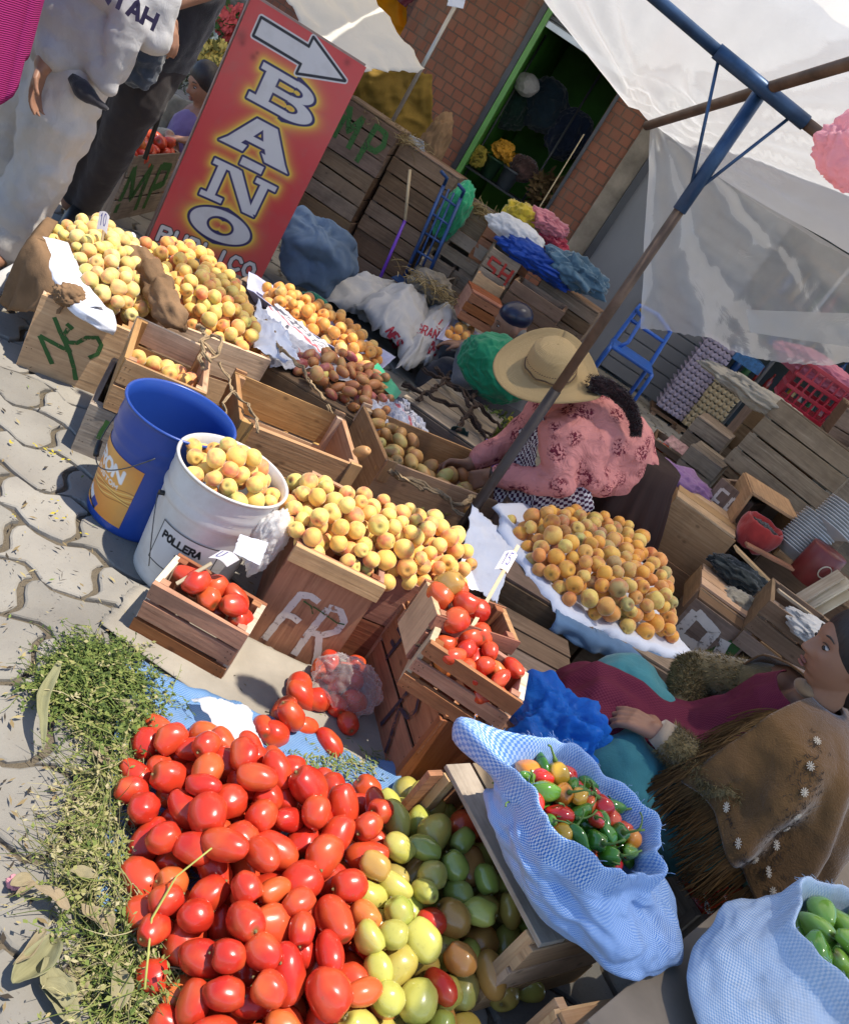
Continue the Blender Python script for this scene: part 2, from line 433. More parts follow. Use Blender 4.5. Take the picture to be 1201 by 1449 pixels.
def hand(m, wrist, dirv, palm_n, L=.17, curl=.5, thumb=1, spread=1.0, w_=1.0):
    """palm, five unequal bent fingers; dirv = wrist->fingers, palm_n = out of the palm, thumb=+1/-1 side"""
    W0 = Vector(wrist); d = Vector(dirv).normalized(); n = Vector(palm_n); n = (n - d * n.dot(d)).normalized(); s = d.cross(n) * thumb
    pl = L * .5
    capsule(m, W0 - d * .015, W0 + d * .02, .023 * w_, .023 * w_)
    for i, off in enumerate((.028, .010, -.009, -.026)):
        capsule(m, W0 + s * off * .55 + d * .015, W0 + d * pl + s * off, .016 * w_, .0115 * w_, 10, 5)
    for i, (off, ln) in enumerate(zip((.030, .0105, -.0095, -.028), (.92, 1.0, .94, .74))):
        p = W0 + d * pl + s * off * 1.02; a = curl * (.7 + .12 * i); dd = (d + s * off * 4 * spread * (1 - curl)).normalized()
        seg = [L * .22 * ln, L * .15 * ln, L * .12 * ln]; rr = (.0098, .0088, .0078, .0066)
        for q in range(3):
            ang = a * (q + 1) * .75
            dv = dd * math.cos(ang) + n * math.sin(ang)
            p2 = p + dv * seg[q]; capsule(m, p, p2, rr[q] * w_, rr[q + 1] * w_, 9, 4); p = p2
    p = W0 + s * .020 + d * L * .12; t1 = (d * .65 + s * .75 + n * .25).normalized(); t2 = (d * .9 + s * .25 + n * .45 * (.5 + curl)).normalized()
    p2 = p + t1 * L * .22; capsule(m, p, p2, .0135 * w_, .0115 * w_, 10, 4); p3 = p2 + t2 * L * .17; capsule(m, p2, p3, .0112 * w_, .0095 * w_, 9, 4)
    p4 = p3 + (t2 + n * curl * .6).normalized() * L * .13; capsule(m, p3, p4, .0095 * w_, .0078 * w_, 9, 4)
    return m
# ================================================================ SETTING
FY = 8.5      # facade
# ground
Mg = Mat('dirt_joint', .95, .1)
gn = Mg.noise(14, Mg.co('Object'), 8, .7); gn2 = Mg.noise(160, Mg.co('Object'), 3, .6)
Mg.color(Mg.mix(gn2, Mg.ramp(gn, [(.35, (.085, .068, .05)), (.65, (.19, .155, .115))]), (.16, .13, .09), 'MIX')); Mg.bump(Mg.math('ADD', gn, gn2), .9, .01)
g = MB()
def gfn(u, v):
    x = -60 + 120 * u; y = -20 + 140 * v
    return (x, y, -.006)
ground = tag(g.grid(gfn, 40, 40).build('ground', Mg.m), kind='structure')
Mp = Mat('paver_concrete', .9, .2)
n1 = Mp.noise(3, Mp.co('Object'), 6, .65); n2 = Mp.noise(120, Mp.co('Object'), 4, .7); n3 = Mp.noise(24, Mp.co('Object'), 5, .7)
tn = Mp.attr('tone').outputs['Fac']
c = Mp.ramp(n1, [(.3, (.20, .18, .155)), (.7, (.33, .305, .26))])
c = Mp.mix(Mp.math('MULTIPLY', Mp.ramp(n3, [(.5, (0, 0, 0)), (.72, (1, 1, 1))]), .45), c, (.22, .19, .15))
c = Mp.mix(Mp.ramp(n2, [(.62, (0, 0, 0)), (.70, (1, 1, 1))]), c, (.17, .15, .13))
Mp.color(Mp.hsv(c, .5, 1, Mp.math('MULTIPLY_ADD', tn, .34, .80)))
Mp.bump(Mp.math('ADD', Mp.math('MULTIPLY', n2, .5), n3), .55, .004)
pv = MB(); PW, PH = .235, .17; rot = R(12)
ca, sa = math.cos(rot), math.sin(rot)
def pw(x, y, z):
    return Vector((x * ca - y * sa, x * sa + y * ca + .04, z))
def rowy(x, j): return j * PH + .021 * math.sin(2 * math.pi * x / PW + (j % 2) * math.pi) + .006 * math.sin(2 * math.pi * x / PW * 2 + j)
def coly(t, i, j): return (i + .5 * (j % 2)) * PW + .016 * math.sin(2 * math.pi * t) + .004 * math.sin(i * 3.1 + j)
for j in range(0, 62):
    for i in range(-44, 26):
        xc, yc = (i + .5 + .5 * (j % 2)) * PW, (j + .5) * PH
        q = pw(xc, yc, 0)
        if not (-6.5 < q.x < 3 and .25 < q.y < 9): continue
        ring = []; K = 7
        for k in range(K): x = coly(0, i, j) + (coly(0, i + 1, j) - coly(0, i, j)) * k / K; ring.append((x, rowy(x, j)))
        for k in range(K): t = k / K; x = coly(t, i + 1, j); ring.append((x, rowy(x, j) + (rowy(x, j + 1) - rowy(x, j)) * t))
        for k in range(K): x = coly(1, i + 1, j) + (coly(1, i, j) - coly(1, i + 1, j)) * k / K; ring.append((x, rowy(x, j + 1)))
        for k in range(K): t = 1 - k / K; x = coly(t, i, j); ring.append((x, rowy(x, j) + (rowy(x, j + 1) - rowy(x, j)) * t))
        tone = rnd(0, 1); zt = rnd(-.004, .003); tx, ty = rnd(-.012, .012), rnd(-.012, .012); b = len(pv.v); N = len(ring)
        wob = [1 + .012 * noise.noise(Vector((x * 30, y * 30, 3))) for x, y in ring]
        for ins, z in ((.008, -.010), (.0095, .003), (.015, .0065)):
            for (x, y), wb in zip(ring, wob):
                dx, dy = x - xc, y - yc; L = math.hypot(dx, dy); s = (L * wb - ins - .004 * noise.noise(Vector((x * 14, y * 14, 9)))) / L
                # gentler inset at corners
                pv.v.append(pw(xc + dx * s, yc + dy * s, z + zt + tx * dx + ty * dy))
        for l in range(2):
            for k in range(N):
                k2 = (k + 1) % N; pv.quad((b + l * N + k, b + l * N + k2, b + (l + 1) * N + k2, b + (l + 1) * N + k), [(0, 0)] * 4, tone)
        pv.f.append(tuple(b + 2 * N + k for k in range(N))); pv.uv.append([(0, 0)] * N); pv.t.append(tone)
tag(pv.build('pavement', Mp.m), kind='structure')

# ---------------------------------------------------------------- brick building with doorway and shutter
def px(u, v, y=FY): return W(u, v, y=y).x
Mb = Mat('painted_brick', .85, .2)
def brickmat(M, c1, c2, mort):
    uv = M.co('UV')
    br = M.n('TexBrick', {'Vector': uv, 'Color1': c1, 'Color2': c2, 'Mortar': mort, 'Scale': 1.0, 'Mortar Size': .006, 'Mortar Smooth': .3, 'Brick Width': .105, 'Row Height': .092}, offset=.5)
    n1 = M.noise(5, M.co('Object'), 6, .7); n2 = M.noise(40, M.co('Object'), 5, .7)
    # cement smear running up the wall and mortar stains
    st = M.noise(1, M.mapping(M.co('Object'), (3.2, 3, .5)), 4, .6)
    c = M.mix(M.math('MULTIPLY', M.ramp(n1, [(.36, (0, 0, 0)), (.7, (1, 1, 1))]), .5), br.outputs['Color'], (.16, .10, .07))
    c = M.mix(M.math('MULTIPLY', M.ramp(st, [(.52, (0, 0, 0)), (.66, (1, 1, 1))]), .55), c, (.15, .125, .10))
    M.color(c); M.bump(M.math('ADD', M.math('MULTIPLY', br.outputs['Fac'], -1.2), M.math('MULTIPLY', n2, .5)), .8, .008)
brickmat(Mb, (.25, .095, .058), (.18, .07, .045), (.10, .075, .06))
xl, xd0, xd1, xp, xc = -2.62, -1.56, -.66, -.30, -.12
def wallbox(mb, x0, x1, y0, y1, z0, z1):
    """box with uv in metres"""
    b = len(mb.v)
    for x in (x0, x1):
        for y in (y0, y1):
            for z in (z0, z1): mb.v.append(Vector((x, y, z)))
    P = mb.v[b:]
    for f in ((0, 1, 3, 2), (4, 6, 7, 5), (0, 4, 5, 1), (2, 3, 7, 6), (0, 2, 6, 4), (1, 5, 7, 3)):
        fl = [P[i] for i in f]
        if len({round(p.x, 5) for p in fl}) == 1: u = [(p.y, p.z) for p in fl]
        elif len({round(p.y, 5) for p in fl}) == 1: u = [(p.x, p.z) for p in fl]
        else: u = [(p.x, p.y) for p in fl]
        mb.quad(tuple(b + i for i in f), u, .5)
    return mb
bld = empty('brick_building', (0, FY, 0), 0, 'red brick shop building with an open dark doorway and a grey roller shutter', 'building')
def bpart(name, mb, mat, parent=bld, **k):
    for i, v in enumerate(mb.v): mb.v[i] = v - Vector((0, FY, 0))
    return mb.build(name, mat, parent, **k)
CONC = plain('rough_concrete', (.19, .165, .135), .95, .1, scale=5, var=.35, bump=.5)
SHUT = Mat('shutter_paint', .5, .4, Metallic=.0)
sn = SHUT.noise(3, SHUT.mapping(SHUT.co('Object'), (1, 1, .4)), 5, .6)
SHUT.color(SHUT.mix(sn, (.11, .115, .13), (.18, .185, .20))); SHUT.bump(SHUT.noise(30, SHUT.co('Object'), 3), .15, .003)
GREEN = plain('green_wall_paint', (.07, .24, .03), .6, .3, var=.3, scale=2.5, bump=.2)
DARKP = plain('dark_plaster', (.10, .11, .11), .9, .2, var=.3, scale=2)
m = MB(); wallbox(m, xl, xd0, FY, FY + .28, 0, 5.6); wallbox(m, xd1, xp, FY, FY + .28, 0, 5.6); wallbox(m, xd0, xd1, FY + .002, FY + .28, 2.75, 5.6)
bpart('brick_wall', m, Mb.m)
m = MB(); wallbox(m, xp, xc, FY - .03, FY + .26, 0, 5.6); wallbox(m, xc, 4.6, FY - .02, FY + .26, 2.55, 5.6); wallbox(m, 3.6, 3.9, FY - .02, FY + .26, 0, 2.55)
bpart('concrete_column', m, CONC)
m = MB()   # side return wall and roof slab
wallbox(m, xl, xl + .25, FY + .282, 14, 0, 5.6); wallbox(m, xl - .6, 6, FY - 1.0, 14, 5.6, 5.8)
bpart('side_wall_and_slab', m, CONC)
# room behind the doorway
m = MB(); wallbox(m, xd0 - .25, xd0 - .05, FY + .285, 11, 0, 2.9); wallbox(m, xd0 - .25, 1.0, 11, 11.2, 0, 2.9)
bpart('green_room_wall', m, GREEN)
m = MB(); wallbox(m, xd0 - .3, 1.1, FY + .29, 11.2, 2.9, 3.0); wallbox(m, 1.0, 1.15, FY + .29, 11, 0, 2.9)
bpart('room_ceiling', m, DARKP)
m = MB(); m.bar((xd0 + .025, FY - .01, .0), (xd0 + .025, FY - .01, 2.75), .05, .05, up=(0, 1, 0)); bpart('door_frame', m, plain('green_frame', (.09, .24, .05), .45, var=.15))
m = MB(); m.bar((xd0 - .03, FY - .02, .0), (xd0 - .03, FY - .02, 2.75), .05, .04, up=(0, 1, 0)); m.bar((xd1 + .02, FY - .02, .0), (xd1 + .02, FY - .02, 2.75), .03, .04, up=(0, 1, 0)); m.bar((xc + .04, FY - .06, 0), (xc + .04, FY - .06, 2.55), .07, .05, up=(0, 1, 0))
bpart('shutter_guide', m, plain('guide_metal', (.05, .05, .055), .4, metal=.5))
m = MB()   # corrugated roller drum above the doorway
m.grid(lambda u, v: (xd0 + (xd1 - xd0) * u, FY + .05 + .008 * math.sin(v * 90), 2.25 + .5 * v), 2, 120)
bpart('rolled_shutter', m, plain('galvanised', (.16, .17, .18), .45, metal=.6), smooth=True)
m = MB(); m.bar((xd0 + .02, FY + .02, 2.22), (xd1 - .02, FY + .02, 2.22), .05, .05); bpart('shutter_bar', m, plain('zinc_bar', (.35, .35, .36), .3, metal=.8))
# grey shutter: one smooth leaf, then slats
m = MB(); x0s = xc + .07
wallbox(m, x0s, .62, FY - .03, FY, .02, 2.55); leaf = bpart('shutter_leaf', m, SHUT.m)
m = MB(); z = .04
while z < 2.5:
    m.box((.95, FY - .012, z + .06), (.655, .02, .118)); m.box((.95, FY + .0, z + .124), (.655, .008, .012)); z += .13
bpart('slatted_shutter', m, SHUT.m, bev=.004)
m = MB(); m.box((.62, FY - .05, .70), (.05, .03, .12)); m.tube([(.60, FY - .09, .74), (.60, FY - .09, .67)], .012, 8); bpart('padlock', m, plain('brass', (.45, .32, .12), .3, metal=.8))
# second shop, open, dark shelves
m = MB(); wallbox(m, 1.29, 3.6, 10.2, 10.4, 0, 2.9); wallbox(m, 1.27, 1.285, FY + .262, 10.2, 0, 2.9); wallbox(m, 1.27, 3.6, FY + .262, 10.4, 2.9, 3.0)
bpart('shop_interior', m, DARKP)
m = MB()
for z in (.55, 1.0, 1.45, 1.9): m.box((2.55, 9.5, z), (1.9, .5, .03), tone=.2)
for x in (1.63, 3.47): m.box((x, 9.5, 1.0), (.04, .48, 1.95), tone=.1)
bpart('shop_shelf', m, WOODD)
m = MB(); m.tube([(1.83, 8.1, 0), (1.83, 8.1, 2.9)], .02, 10); tag(m.build('awning_post', plain('grey_steel', (.22, .22, .23), .4, metal=.7), smooth=True), 'thin grey steel post standing between the egg trays and the bottle shelves', 'post')

# neighbour wall beyond the passage on the left
m = MB(); wallbox(m, -9, -3.2, 12, 12.3, 0, 4.5); o = m.build('far_wall', Mb.m); tag(o, 'far brick wall behind the flower stall across the passage', 'wall')
m = MB(); wallbox(m, -40, 40, 30, 31, 0, 9); o = m.build('distant_building', CONC); tag(o, 'distant plain concrete building closing the street', 'building')
# ================================================================ FRUIT MATERIALS AND MESHES
def fruit_mat(name, ramp_, blush=None, rough=.35, spot=.15, nscale=22, coat=0, blush_lim=(.45, .7), sss=.0):
    """base colour from a per-object random ramp plus a blush patch"""
    M = Mat(name, rough, .45); M.b.inputs['Coat Weight'].default_value = coat; M.b.inputs['Coat Roughness'].default_value = .08
    if sss:
        M.b.inputs['Subsurface Weight'].default_value = sss; M.b.inputs['Subsurface Radius'].default_value = (.012, .004, .002); M.b.inputs['Subsurface Scale'].default_value = 1
    rd = M.rand(); c = M.ramp(rd, ramp_)
    off = M.n('CombineXYZ', {0: M.math('MULTIPLY', rd, 37), 1: M.math('MULTIPLY', rd, 91), 2: M.math('MULTIPLY', rd, 53)}).outputs[0]
    vec = M.n('VectorMath', {0: M.co('Object'), 1: off}, operation='ADD').outputs[0]
    n1 = M.noise(nscale, vec, 3, .5); 
    if blush:
        c = M.mix(M.ramp(n1, [(blush_lim[0], (0, 0, 0)), (blush_lim[1], (.85, .85, .85))]), c, blush)
    n2 = M.noise(nscale * 9, vec, 4, .6)
    c = M.mix(M.math('MULTIPLY', M.ramp(n2, [(.60, (0, 0, 0)), (.70, (1, 1, 1))]), spot), c, (.16, .09, .03))
    n4 = M.noise(nscale * .8, vec, 2, .5)
    vv = M.n('SeparateXYZ', {0: M.co('UV')}).outputs[1]; c = M.mix(M.math('MULTIPLY', M.ramp(vv, [(.84, (0, 0, 0)), (.915, (1, 1, 1))]), .75), c, (.13, .085, .025))
    if rough > .5: M.b.inputs['Sheen Weight'].default_value = .35; M.b.inputs['Sheen Roughness'].default_value = .4
    c = M.hsv(c, .5, 1, M.math('MULTIPLY_ADD', n4, .3, .85))
    M.color(c); M.bump(M.math('ADD', n1, M.math('MULTIPLY', n2, .12)), .25, .003)
    return M.m
TOM_RED = fruit_mat('tomato_red', [(0, (.46, .022, .012)), (.3, (.56, .040, .016)), (.6, (.50, .028, .014)), (.82, (.58, .065, .022)), (.94, (.62, .13, .03)), (1, (.66, .22, .05))], (.58, .12, .03), .27, .22, 14, .2, (.45, .75))
TOM_MIX = fruit_mat('tomato_turning', [(0, (.55, .20, .05)), (.25, (.45, .33, .07)), (.5, (.34, .38, .07)), (.72, (.58, .17, .05)), (.85, (.30, .34, .09)), (1, (.60, .06, .025))], (.50, .27, .07), .26, .2, 14, .35, (.45, .8))
TOM_YG = fruit_mat('tomato_yellow_green', [(0, (.44, .44, .08)), (.4, (.54, .48, .10)), (.7, (.32, .38, .06)), (1, (.60, .40, .12))], (.50, .34, .11), .26, .2, 14, .35, (.5, .85))
TOM_GREEN = fruit_mat('tomato_green', [(0, (.15, .22, .04)), (1, (.30, .34, .06))], (.40, .38, .09), .27, .1, 14, .7)
PEACH = fruit_mat('peach_skin', [(0, (.80, .46, .09)), (.3, (.82, .56, .14)), (.55, (.80, .60, .17)), (.75, (.80, .36, .08)), (.9, (.62, .58, .14)), (1, (.76, .30, .10))], (.66, .14, .08), .62, .22, .62, 0, (.50, .68), .1)
PEACHY = fruit_mat('peach_yellow_skin', [(0, (.78, .64, .16)), (.4, (.80, .66, .24)), (.7, (.80, .48, .16)), (1, (.62, .56, .15))], (.74, .28, .13), .62, .18, .62, 0, (.48, .70), .1)
APRI = fruit_mat('apricot_skin', [(0, (.80, .36, .05)), (.35, (.84, .42, .06)), (.55, (.74, .54, .13)), (.75, (.78, .28, .06)), (.9, (.52, .50, .15)), (1, (.42, .18, .09))], (.50, .13, .045), .6, .35, .7, 0, (.48, .7), .1)
ORAN = fruit_mat('orange_skin', [(0, (.72, .30, .05)), (.6, (.78, .36, .07)), (.85, (.74, .50, .14)), (1, (.60, .24, .08))], (.55, .2, .05), .55, .25, .7, 0, (.5, .75))
TUNA_R = fruit_mat('prickly_pear_red', [(0, (.42, .10, .05)), (.3, (.50, .20, .07)), (.6, (.36, .07, .09)), (.85, (.48, .26, .09)), (1, (.46, .12, .07))], (.50, .30, .08), .5, .35, .8, 0, (.45, .7))
TUNA_G = fruit_mat('prickly_pear_orange', [(0, (.52, .34, .10)), (.35, (.50, .24, .08)), (.6, (.42, .40, .12)), (1, (.48, .19, .07))], (.45, .18, .06), .5, .4, .8, 0, (.45, .7))
def prof_e(rx, rz, n=12, pinch=0, cav=0, p=2.0):
    o = []
    for i in range(n + 1):
        t = -math.pi / 2 + math.pi * i / n; z = math.sin(t); r = math.cos(t)
        rr = (abs(r) ** (2 / p)) * rx; zz = z * rz
        if pinch: rr *= 1 - pinch * max(0, z)
        if cav and z > .85: zz -= cav * rz * ((z - .85) / .15) ** 1.3
        o.append((max(rr, 1e-4), zz))
    return o
def fmesh(name, mat, rx, rz, **k):
    kk = {a: k.pop(a) for a in list(k) if a in ('pinch', 'cav', 'n', 'p')}
    mb = revolve_mesh(prof_e(rx, rz, **kk), **k); sd = random.random() * 50; am = .09 if rx < .1 and 'lobes' in k else .06
    for i, v in enumerate(mb.v):
        q = v / max(rx, rz); mb.v[i] = v * (1 + am * noise.noise(q * 1.3 + Vector((sd, 0, 0))) + am * .4 * noise.noise(q * 3.1 + Vector((0, sd, 0))))
    me = mb.mesh(name); me.materials.append(mat)
    me.polygons.foreach_set('use_smooth', [True] * len(me.polygons)); return me
random.seed(3)
def tomato_meshes(mat, nm):
    return [fmesh(nm, mat, .0262, .0355, cav=.14, lobes=5, lamp=.022, n=16, p=2.25), fmesh(nm, mat, .028, .033, cav=.12, lobes=4, lamp=.025, n=16, p=2.2),
            fmesh(nm, mat, .025, .040, cav=.08, pinch=.10, lobes=3, lamp=.02, n=16, p=2.3), fmesh(nm, mat, .0285, .0315, cav=.16, lobes=6, lamp=.03, n=18, p=2.4), fmesh(nm, mat, .024, .037, cav=.1, lobes=2, lamp=.04, n=16, p=2.1), fmesh(nm, mat, .0275, .036, cav=.14, lobes=3, lamp=.07, n=16, p=2.2, bend=3.5)]
TOMR = .0355
TM = {k: tomato_meshes(m_, k) for k, m_ in (('ripe_tomato', TOM_RED), ('turning_tomato', TOM_MIX), ('yellow_tomato', TOM_YG), ('green_tomato', TOM_GREEN))}
STEM = plain('dry_stem', (.20, .16, .07), .8, .1)
me_scar = MB(); me_scar.tube([(0, 0, 0), (0, 0, .003)], [.003, .0015], 6)
me_scar = me_scar.mesh('stem_scar'); me_scar.materials.append(STEM)
def ball_meshes(mat, nm, r):
    return [fmesh(nm, mat, r * .97, r * 1.04, cav=.24, cleft=.10, n=14), fmesh(nm, mat, r * 1.0, r * .9, cav=.3, cleft=.03, n=14), fmesh(nm, mat, r, r * .95, cav=.22, cleft=.06, n=14), fmesh(nm, mat, r * .97, r, cav=.25, cleft=.09, n=14), fmesh(nm, mat, r * 1.03, r * .93, cav=.2, cleft=.04, n=14)]
PM = {'peach': ball_meshes(PEACH, 'peach', 1.0), 'pale_peach': ball_meshes(PEACHY, 'peach', 1.0), 'apricot': ball_meshes(APRI, 'apricot', 1.0), 'orange': ball_meshes(ORAN, 'apricot', 1.0)}
TU = {'a': [fmesh('prickly_pear', TUNA_R, .74, 1.2, cav=.16, pinch=.0, n=14, p=2.3), fmesh('prickly_pear', TUNA_R, .7, 1.25, cav=.12, pinch=.12, n=14, p=2.2)],
      'b': [fmesh('prickly_pear', TUNA_G, .74, 1.2, cav=.16, n=14, p=2.3), fmesh('prickly_pear', TUNA_G, .78, 1.1, cav=.12, pinch=.12, n=14, p=2.2)]}
def put(meshes, name, p, s, rot, label, cat, group):
    o = bpy.data.objects.new(name, random.choice(meshes)); COL.objects.link(o)
    o.location = p; o.rotation_euler = rot; o.scale = (s, s, s) if not hasattr(s, '__len__') else s
    return tag(o, label, cat, group)
def lay(balls, meshes, name, label, cat, group, unit=1.0, lying=True, scar=False):
    """meshes: list or function(ball)->(meshes,name,label)"""
    out_ = []
    for (x, y, z, r) in balls:
        ms, nm, lb = meshes((x, y, z, r)) if callable(meshes) else (meshes, name, label)
        th = rnd(R(50), R(130)) if lying else rnd(0, math.pi)
        o = put(ms, nm, (x, y, z), r / unit, (th, rnd(-.5, .5), rnd(0, 6.28)), lb, cat if not callable(meshes) else cat, group)
        out_.append(o)
        if scar:
            s_ = link('stem_scar', me_scar, None, o); s_.location = (0, 0, .0315)
    return out_

# ================================================================ CRATES
def paint(nm, col):
    M = Mat(nm, .85, .2); co = M.co('Object'); n = M.noise(55, co, 6, .7); n2 = M.noise(9, co, 4, .6)
    M.color(M.mix(n2, tuple(x * .7 for x in col), tuple(min(1, x * 1.25) for x in col))); M.set(M.b.inputs['Alpha'], M.ramp(M.math('ADD', M.math('MULTIPLY', n, .7), M.math('MULTIPLY', n2, .4)), [(.42, (0, 0, 0)), (.50, (1, 1, 1))])); return M.m
PAINTG = paint('green_crate_paint', (.05, .12, .035)); PAINTW = paint('white_crate_paint', (.62, .55, .48)); PAINTB = paint('dark_crate_paint', (.05, .035, .045)); PAINTR = paint('red_crate_paint', (.42, .05, .04))
def strokes(parent, name, lines, w, place, mat, t=.0015):
    """painted letters: ribbons in a face's own x,y (metres); place(x,y,d)->point"""
    m = MB(); q = 0
    for ln in lines:
        pts = []
        for i in range(len(ln) - 1):
            a, b = ln[i], ln[i + 1]; k = min(60, max(2, int(math.hypot(b[0] - a[0], b[1] - a[1]) / .008)))
            for s in range(k): pts.append((a[0] + (b[0] - a[0]) * s / k, a[1] + (b[1] - a[1]) * s / k))
        pts.append(ln[-1]); L = []
        for i, p in enumerate(pts):
            a, b = pts[max(0, i - 1)], pts[min(len(pts) - 1, i + 1)]; dx, dy = b[0] - a[0], b[1] - a[1]; l = math.hypot(dx, dy) or 1
            ww = w * (.5 + .10 * noise.noise(Vector((p[0] * 70, p[1] * 70, q))))
            L.append(((p[0] - dy / l * ww, p[1] + dx / l * ww), (p[0] + dy / l * ww, p[1] - dx / l * ww)))
        d = t + q * .00025; b0 = len(m.v)
        for l_, r_ in L: m.v.append(Vector(place(*l_, d))); m.v.append(Vector(place(*r_, d)))
        for i in range(len(L) - 1):
            a = b0 + i * 2; m.quad((a, a + 1, a + 3, a + 2), [(0, 0)] * 4, .5)
        q += 1
    return m.build(name, mat, parent)
def crate(label, O, rz, L, D, H, group='wooden fruit crates of the stall', mat=WOOD, slats_side=3, slats_end=1, th=.010, gap=.008, posts=True, tilt=None, name='wooden_crate', floor=True, z0=0, front=None, bottom_open=False, lid=0, cleats=False, skip=(), endmat=None):
    """O = near-left bottom corner; local x along L (near edge), y away (D), z up"""
    root = empty(name, O, rz, label, 'crate', group)
    if tilt: root.rotation_euler = tilt
    def slatrow(n, h): 
        hh = (h - gap * (n - 1)) / n; return [(k * (hh + gap) + hh / 2, hh) for k in range(n)]
    for side, y in (('near', th / 2), ('far', D - th / 2)):
        if side in skip: continue
        m = MB(); n = front if (side == 'near' and front) else slats_side
        for zc, hh in slatrow(n, H):
            m.box((L / 2 + rnd(-.003, .003), y + rnd(-.001, .001), zc + rnd(-.001, .001)), (L + rnd(-.006, .006), th, hh - rnd(0, .003)), jit=.003)
            if side == 'near' and O[1] < 3.2:
                for xx in (.012, .024, L - .024, L - .012):
                    for zz in (zc - hh * .22, zc + hh * .22): q = Vector((xx + rnd(-.003, .003), y - math.copysign(th / 2, D) - .0005, zz + rnd(-.004, .004))); m.tube([q, q + Vector((0, .001, 0))], .0016, 6, -1.35)
        m.build('side_panel', mat, root, bev=.0015)
    for x, nm in ((th / 2 + .0, 'left'), (L - th / 2, 'right')):
        if nm in skip: continue
        m = MB(); e = th + .001
        for zc, hh in slatrow(slats_end, H * (1 if slats_end > 1 else .995)):
            m.box((x + (th * .35 if nm == 'left' else -th * .35), D / 2, zc), (th * 1.7, D - 2 * e, hh), jit=.001)
        m.build('end_panel', endmat or mat, root, bev=.0015)
    if floor and not bottom_open:
        m = MB(); k = max(2, int(D / .09)); wd = (D - 2 * th - .004) / k
        for i in range(k): m.box((L / 2, th + .002 + wd * (i + .5), .006), (L - 3 * th, wd - .006, .008), jit=.0008)
        m.build('bottom_panel', mat, root)
    if posts:
        for x in (.0 + th * 2.4, L - th * 2.4):
            for y in (th * 1.0 + .012, D - th - .012):
                m = MB(); m.box((x, y, H / 2 + .004), (.024, .022, H - .006), jit=.001); m.build('corner_post', mat, root, bev=.0015)
    if cleats:
        for x in (L * .0 + .02, L - .02):
            for y in (-.006, D + .006):
                m = MB(); m.box((x, y, H - .035), (.04, .012, .09), jit=.001); m.build('cleat', mat, root, bev=.0015)
    if lid:
        m = MB(); k = lid; wd = D / k
        for i in range(k): m.box((L / 2 + rnd(-.004, .004), wd * (i + .5), H + .007), (L + rnd(-.006, .006), wd - rnd(.004, .012), .010), jit=.001)
        m.build('top_slats', mat, root, bev=.0015)
    return root
def crate_px(label, A, B, z, D, H, extend=0, **k):
    """near-left and near-right top corners given by picture points at height z"""
    a, b = W(*A, z=z), W(*B, z=z); d = b - a; rz = math.atan2(d.y, d.x)
    L = d.length + extend; o = (a.x, a.y, z - H)
    return crate(label, o, rz, L, D, H, **k), rz, L
def frontface(L, H, th=0): return lambda x, y, d: (x, -d, y)

random.seed(11)
# 1 crate at the far left, green mark
c_ns, rzn, Ln = crate_px('tall worn crate with a green painted NS mark heaped with pale peaches under burlap', (60, 417), (188, 470), .27, .52, .27, mat=WOOD, slats_side=1, front=1)
strokes(c_ns, 'painted_mark', [[(.035, .135), (.10, .125), (.14, .12)], [(.035, .135), (.075, .085), (.10, .055)], [(.055, .215), (.09, .17), (.13, .125), (.165, .07), (.185, .03)],
    [(.105, .195), (.10, .165), (.12, .15), (.145, .16), (.165, .19), (.195, .205), (.215, .185), (.215, .15), (.195, .125)], [(.095, .21), (.118, .20)]], .014, frontface(Ln, .27), PAINTG)
# 2 second heap crate behind (yellow peaches)
c_pb, _, _ = crate_px('crate of orange yellow peaches between the burlap roll and the open boxes', (228, 448), (383, 508), .30, .58, .30, mat=WOOD, slats_side=2)
# 3 small open crate on another crate
a, b = W(176, 507, z=.36), W(285, 554, z=.36); rz2 = math.atan2((b - a).y, (b - a).x)
crate('nearly empty upright crate behind the blue bucket with a few pink peaches inside', (a.x, a.y, .185), rz2, .25, .34, .175, mat=WOOD, slats_side=2, slats_end=2)
c2b = crate('lower crate behind the blue bucket, weathered grey with a dark stroke on its front', (a.x - .035, a.y - .01, 0), rz2 - .05, .27, .36, .181, mat=WOODG, slats_side=1, slats_end=2, front=1)
strokes(c2b, 'painted_mark', [[(.06, .08), (.065, .15)]], .014, frontface(.27, .18), PAINTG)
# 4 big open crate
a, b = W(340, 596, z=.36), W(510, 662, z=.36); rz4 = math.atan2((b - a).y, (b - a).x)
c_open = crate('large open empty crate with clean orange boards beside the blue bucket', (a.x, a.y, .10), rz4, (b - a).length, .33, .26, mat=WOOD, slats_side=2, slats_end=2, cleats=True)
crate('plain crate carrying the large open empty crate', (a.x + .005, a.y + .01, 0), rz4, (b - a).length - .01, .31, .098, mat=WOODD, slats_side=1)
# 5 tuna crate, where the woman reaches
a, b = W(547, 652, z=.30), W(735, 722, z=.30); rz5 = math.atan2((b - a).y, (b - a).x)
c_tuna = crate('half empty crate of prickly pears that the woman in the straw hat reaches into', (a.x, a.y, .06), rz5, .60, .40, .24, mat=WOOD, slats_side=1, cleats=True)
crate('low dark crate under the prickly pear crate', (a.x + .01, a.y + .01, 0), rz5, .57, .38, .057, mat=WOODD, slats_side=1)
TUNA_FRAME = (a.x, a.y, rz5)
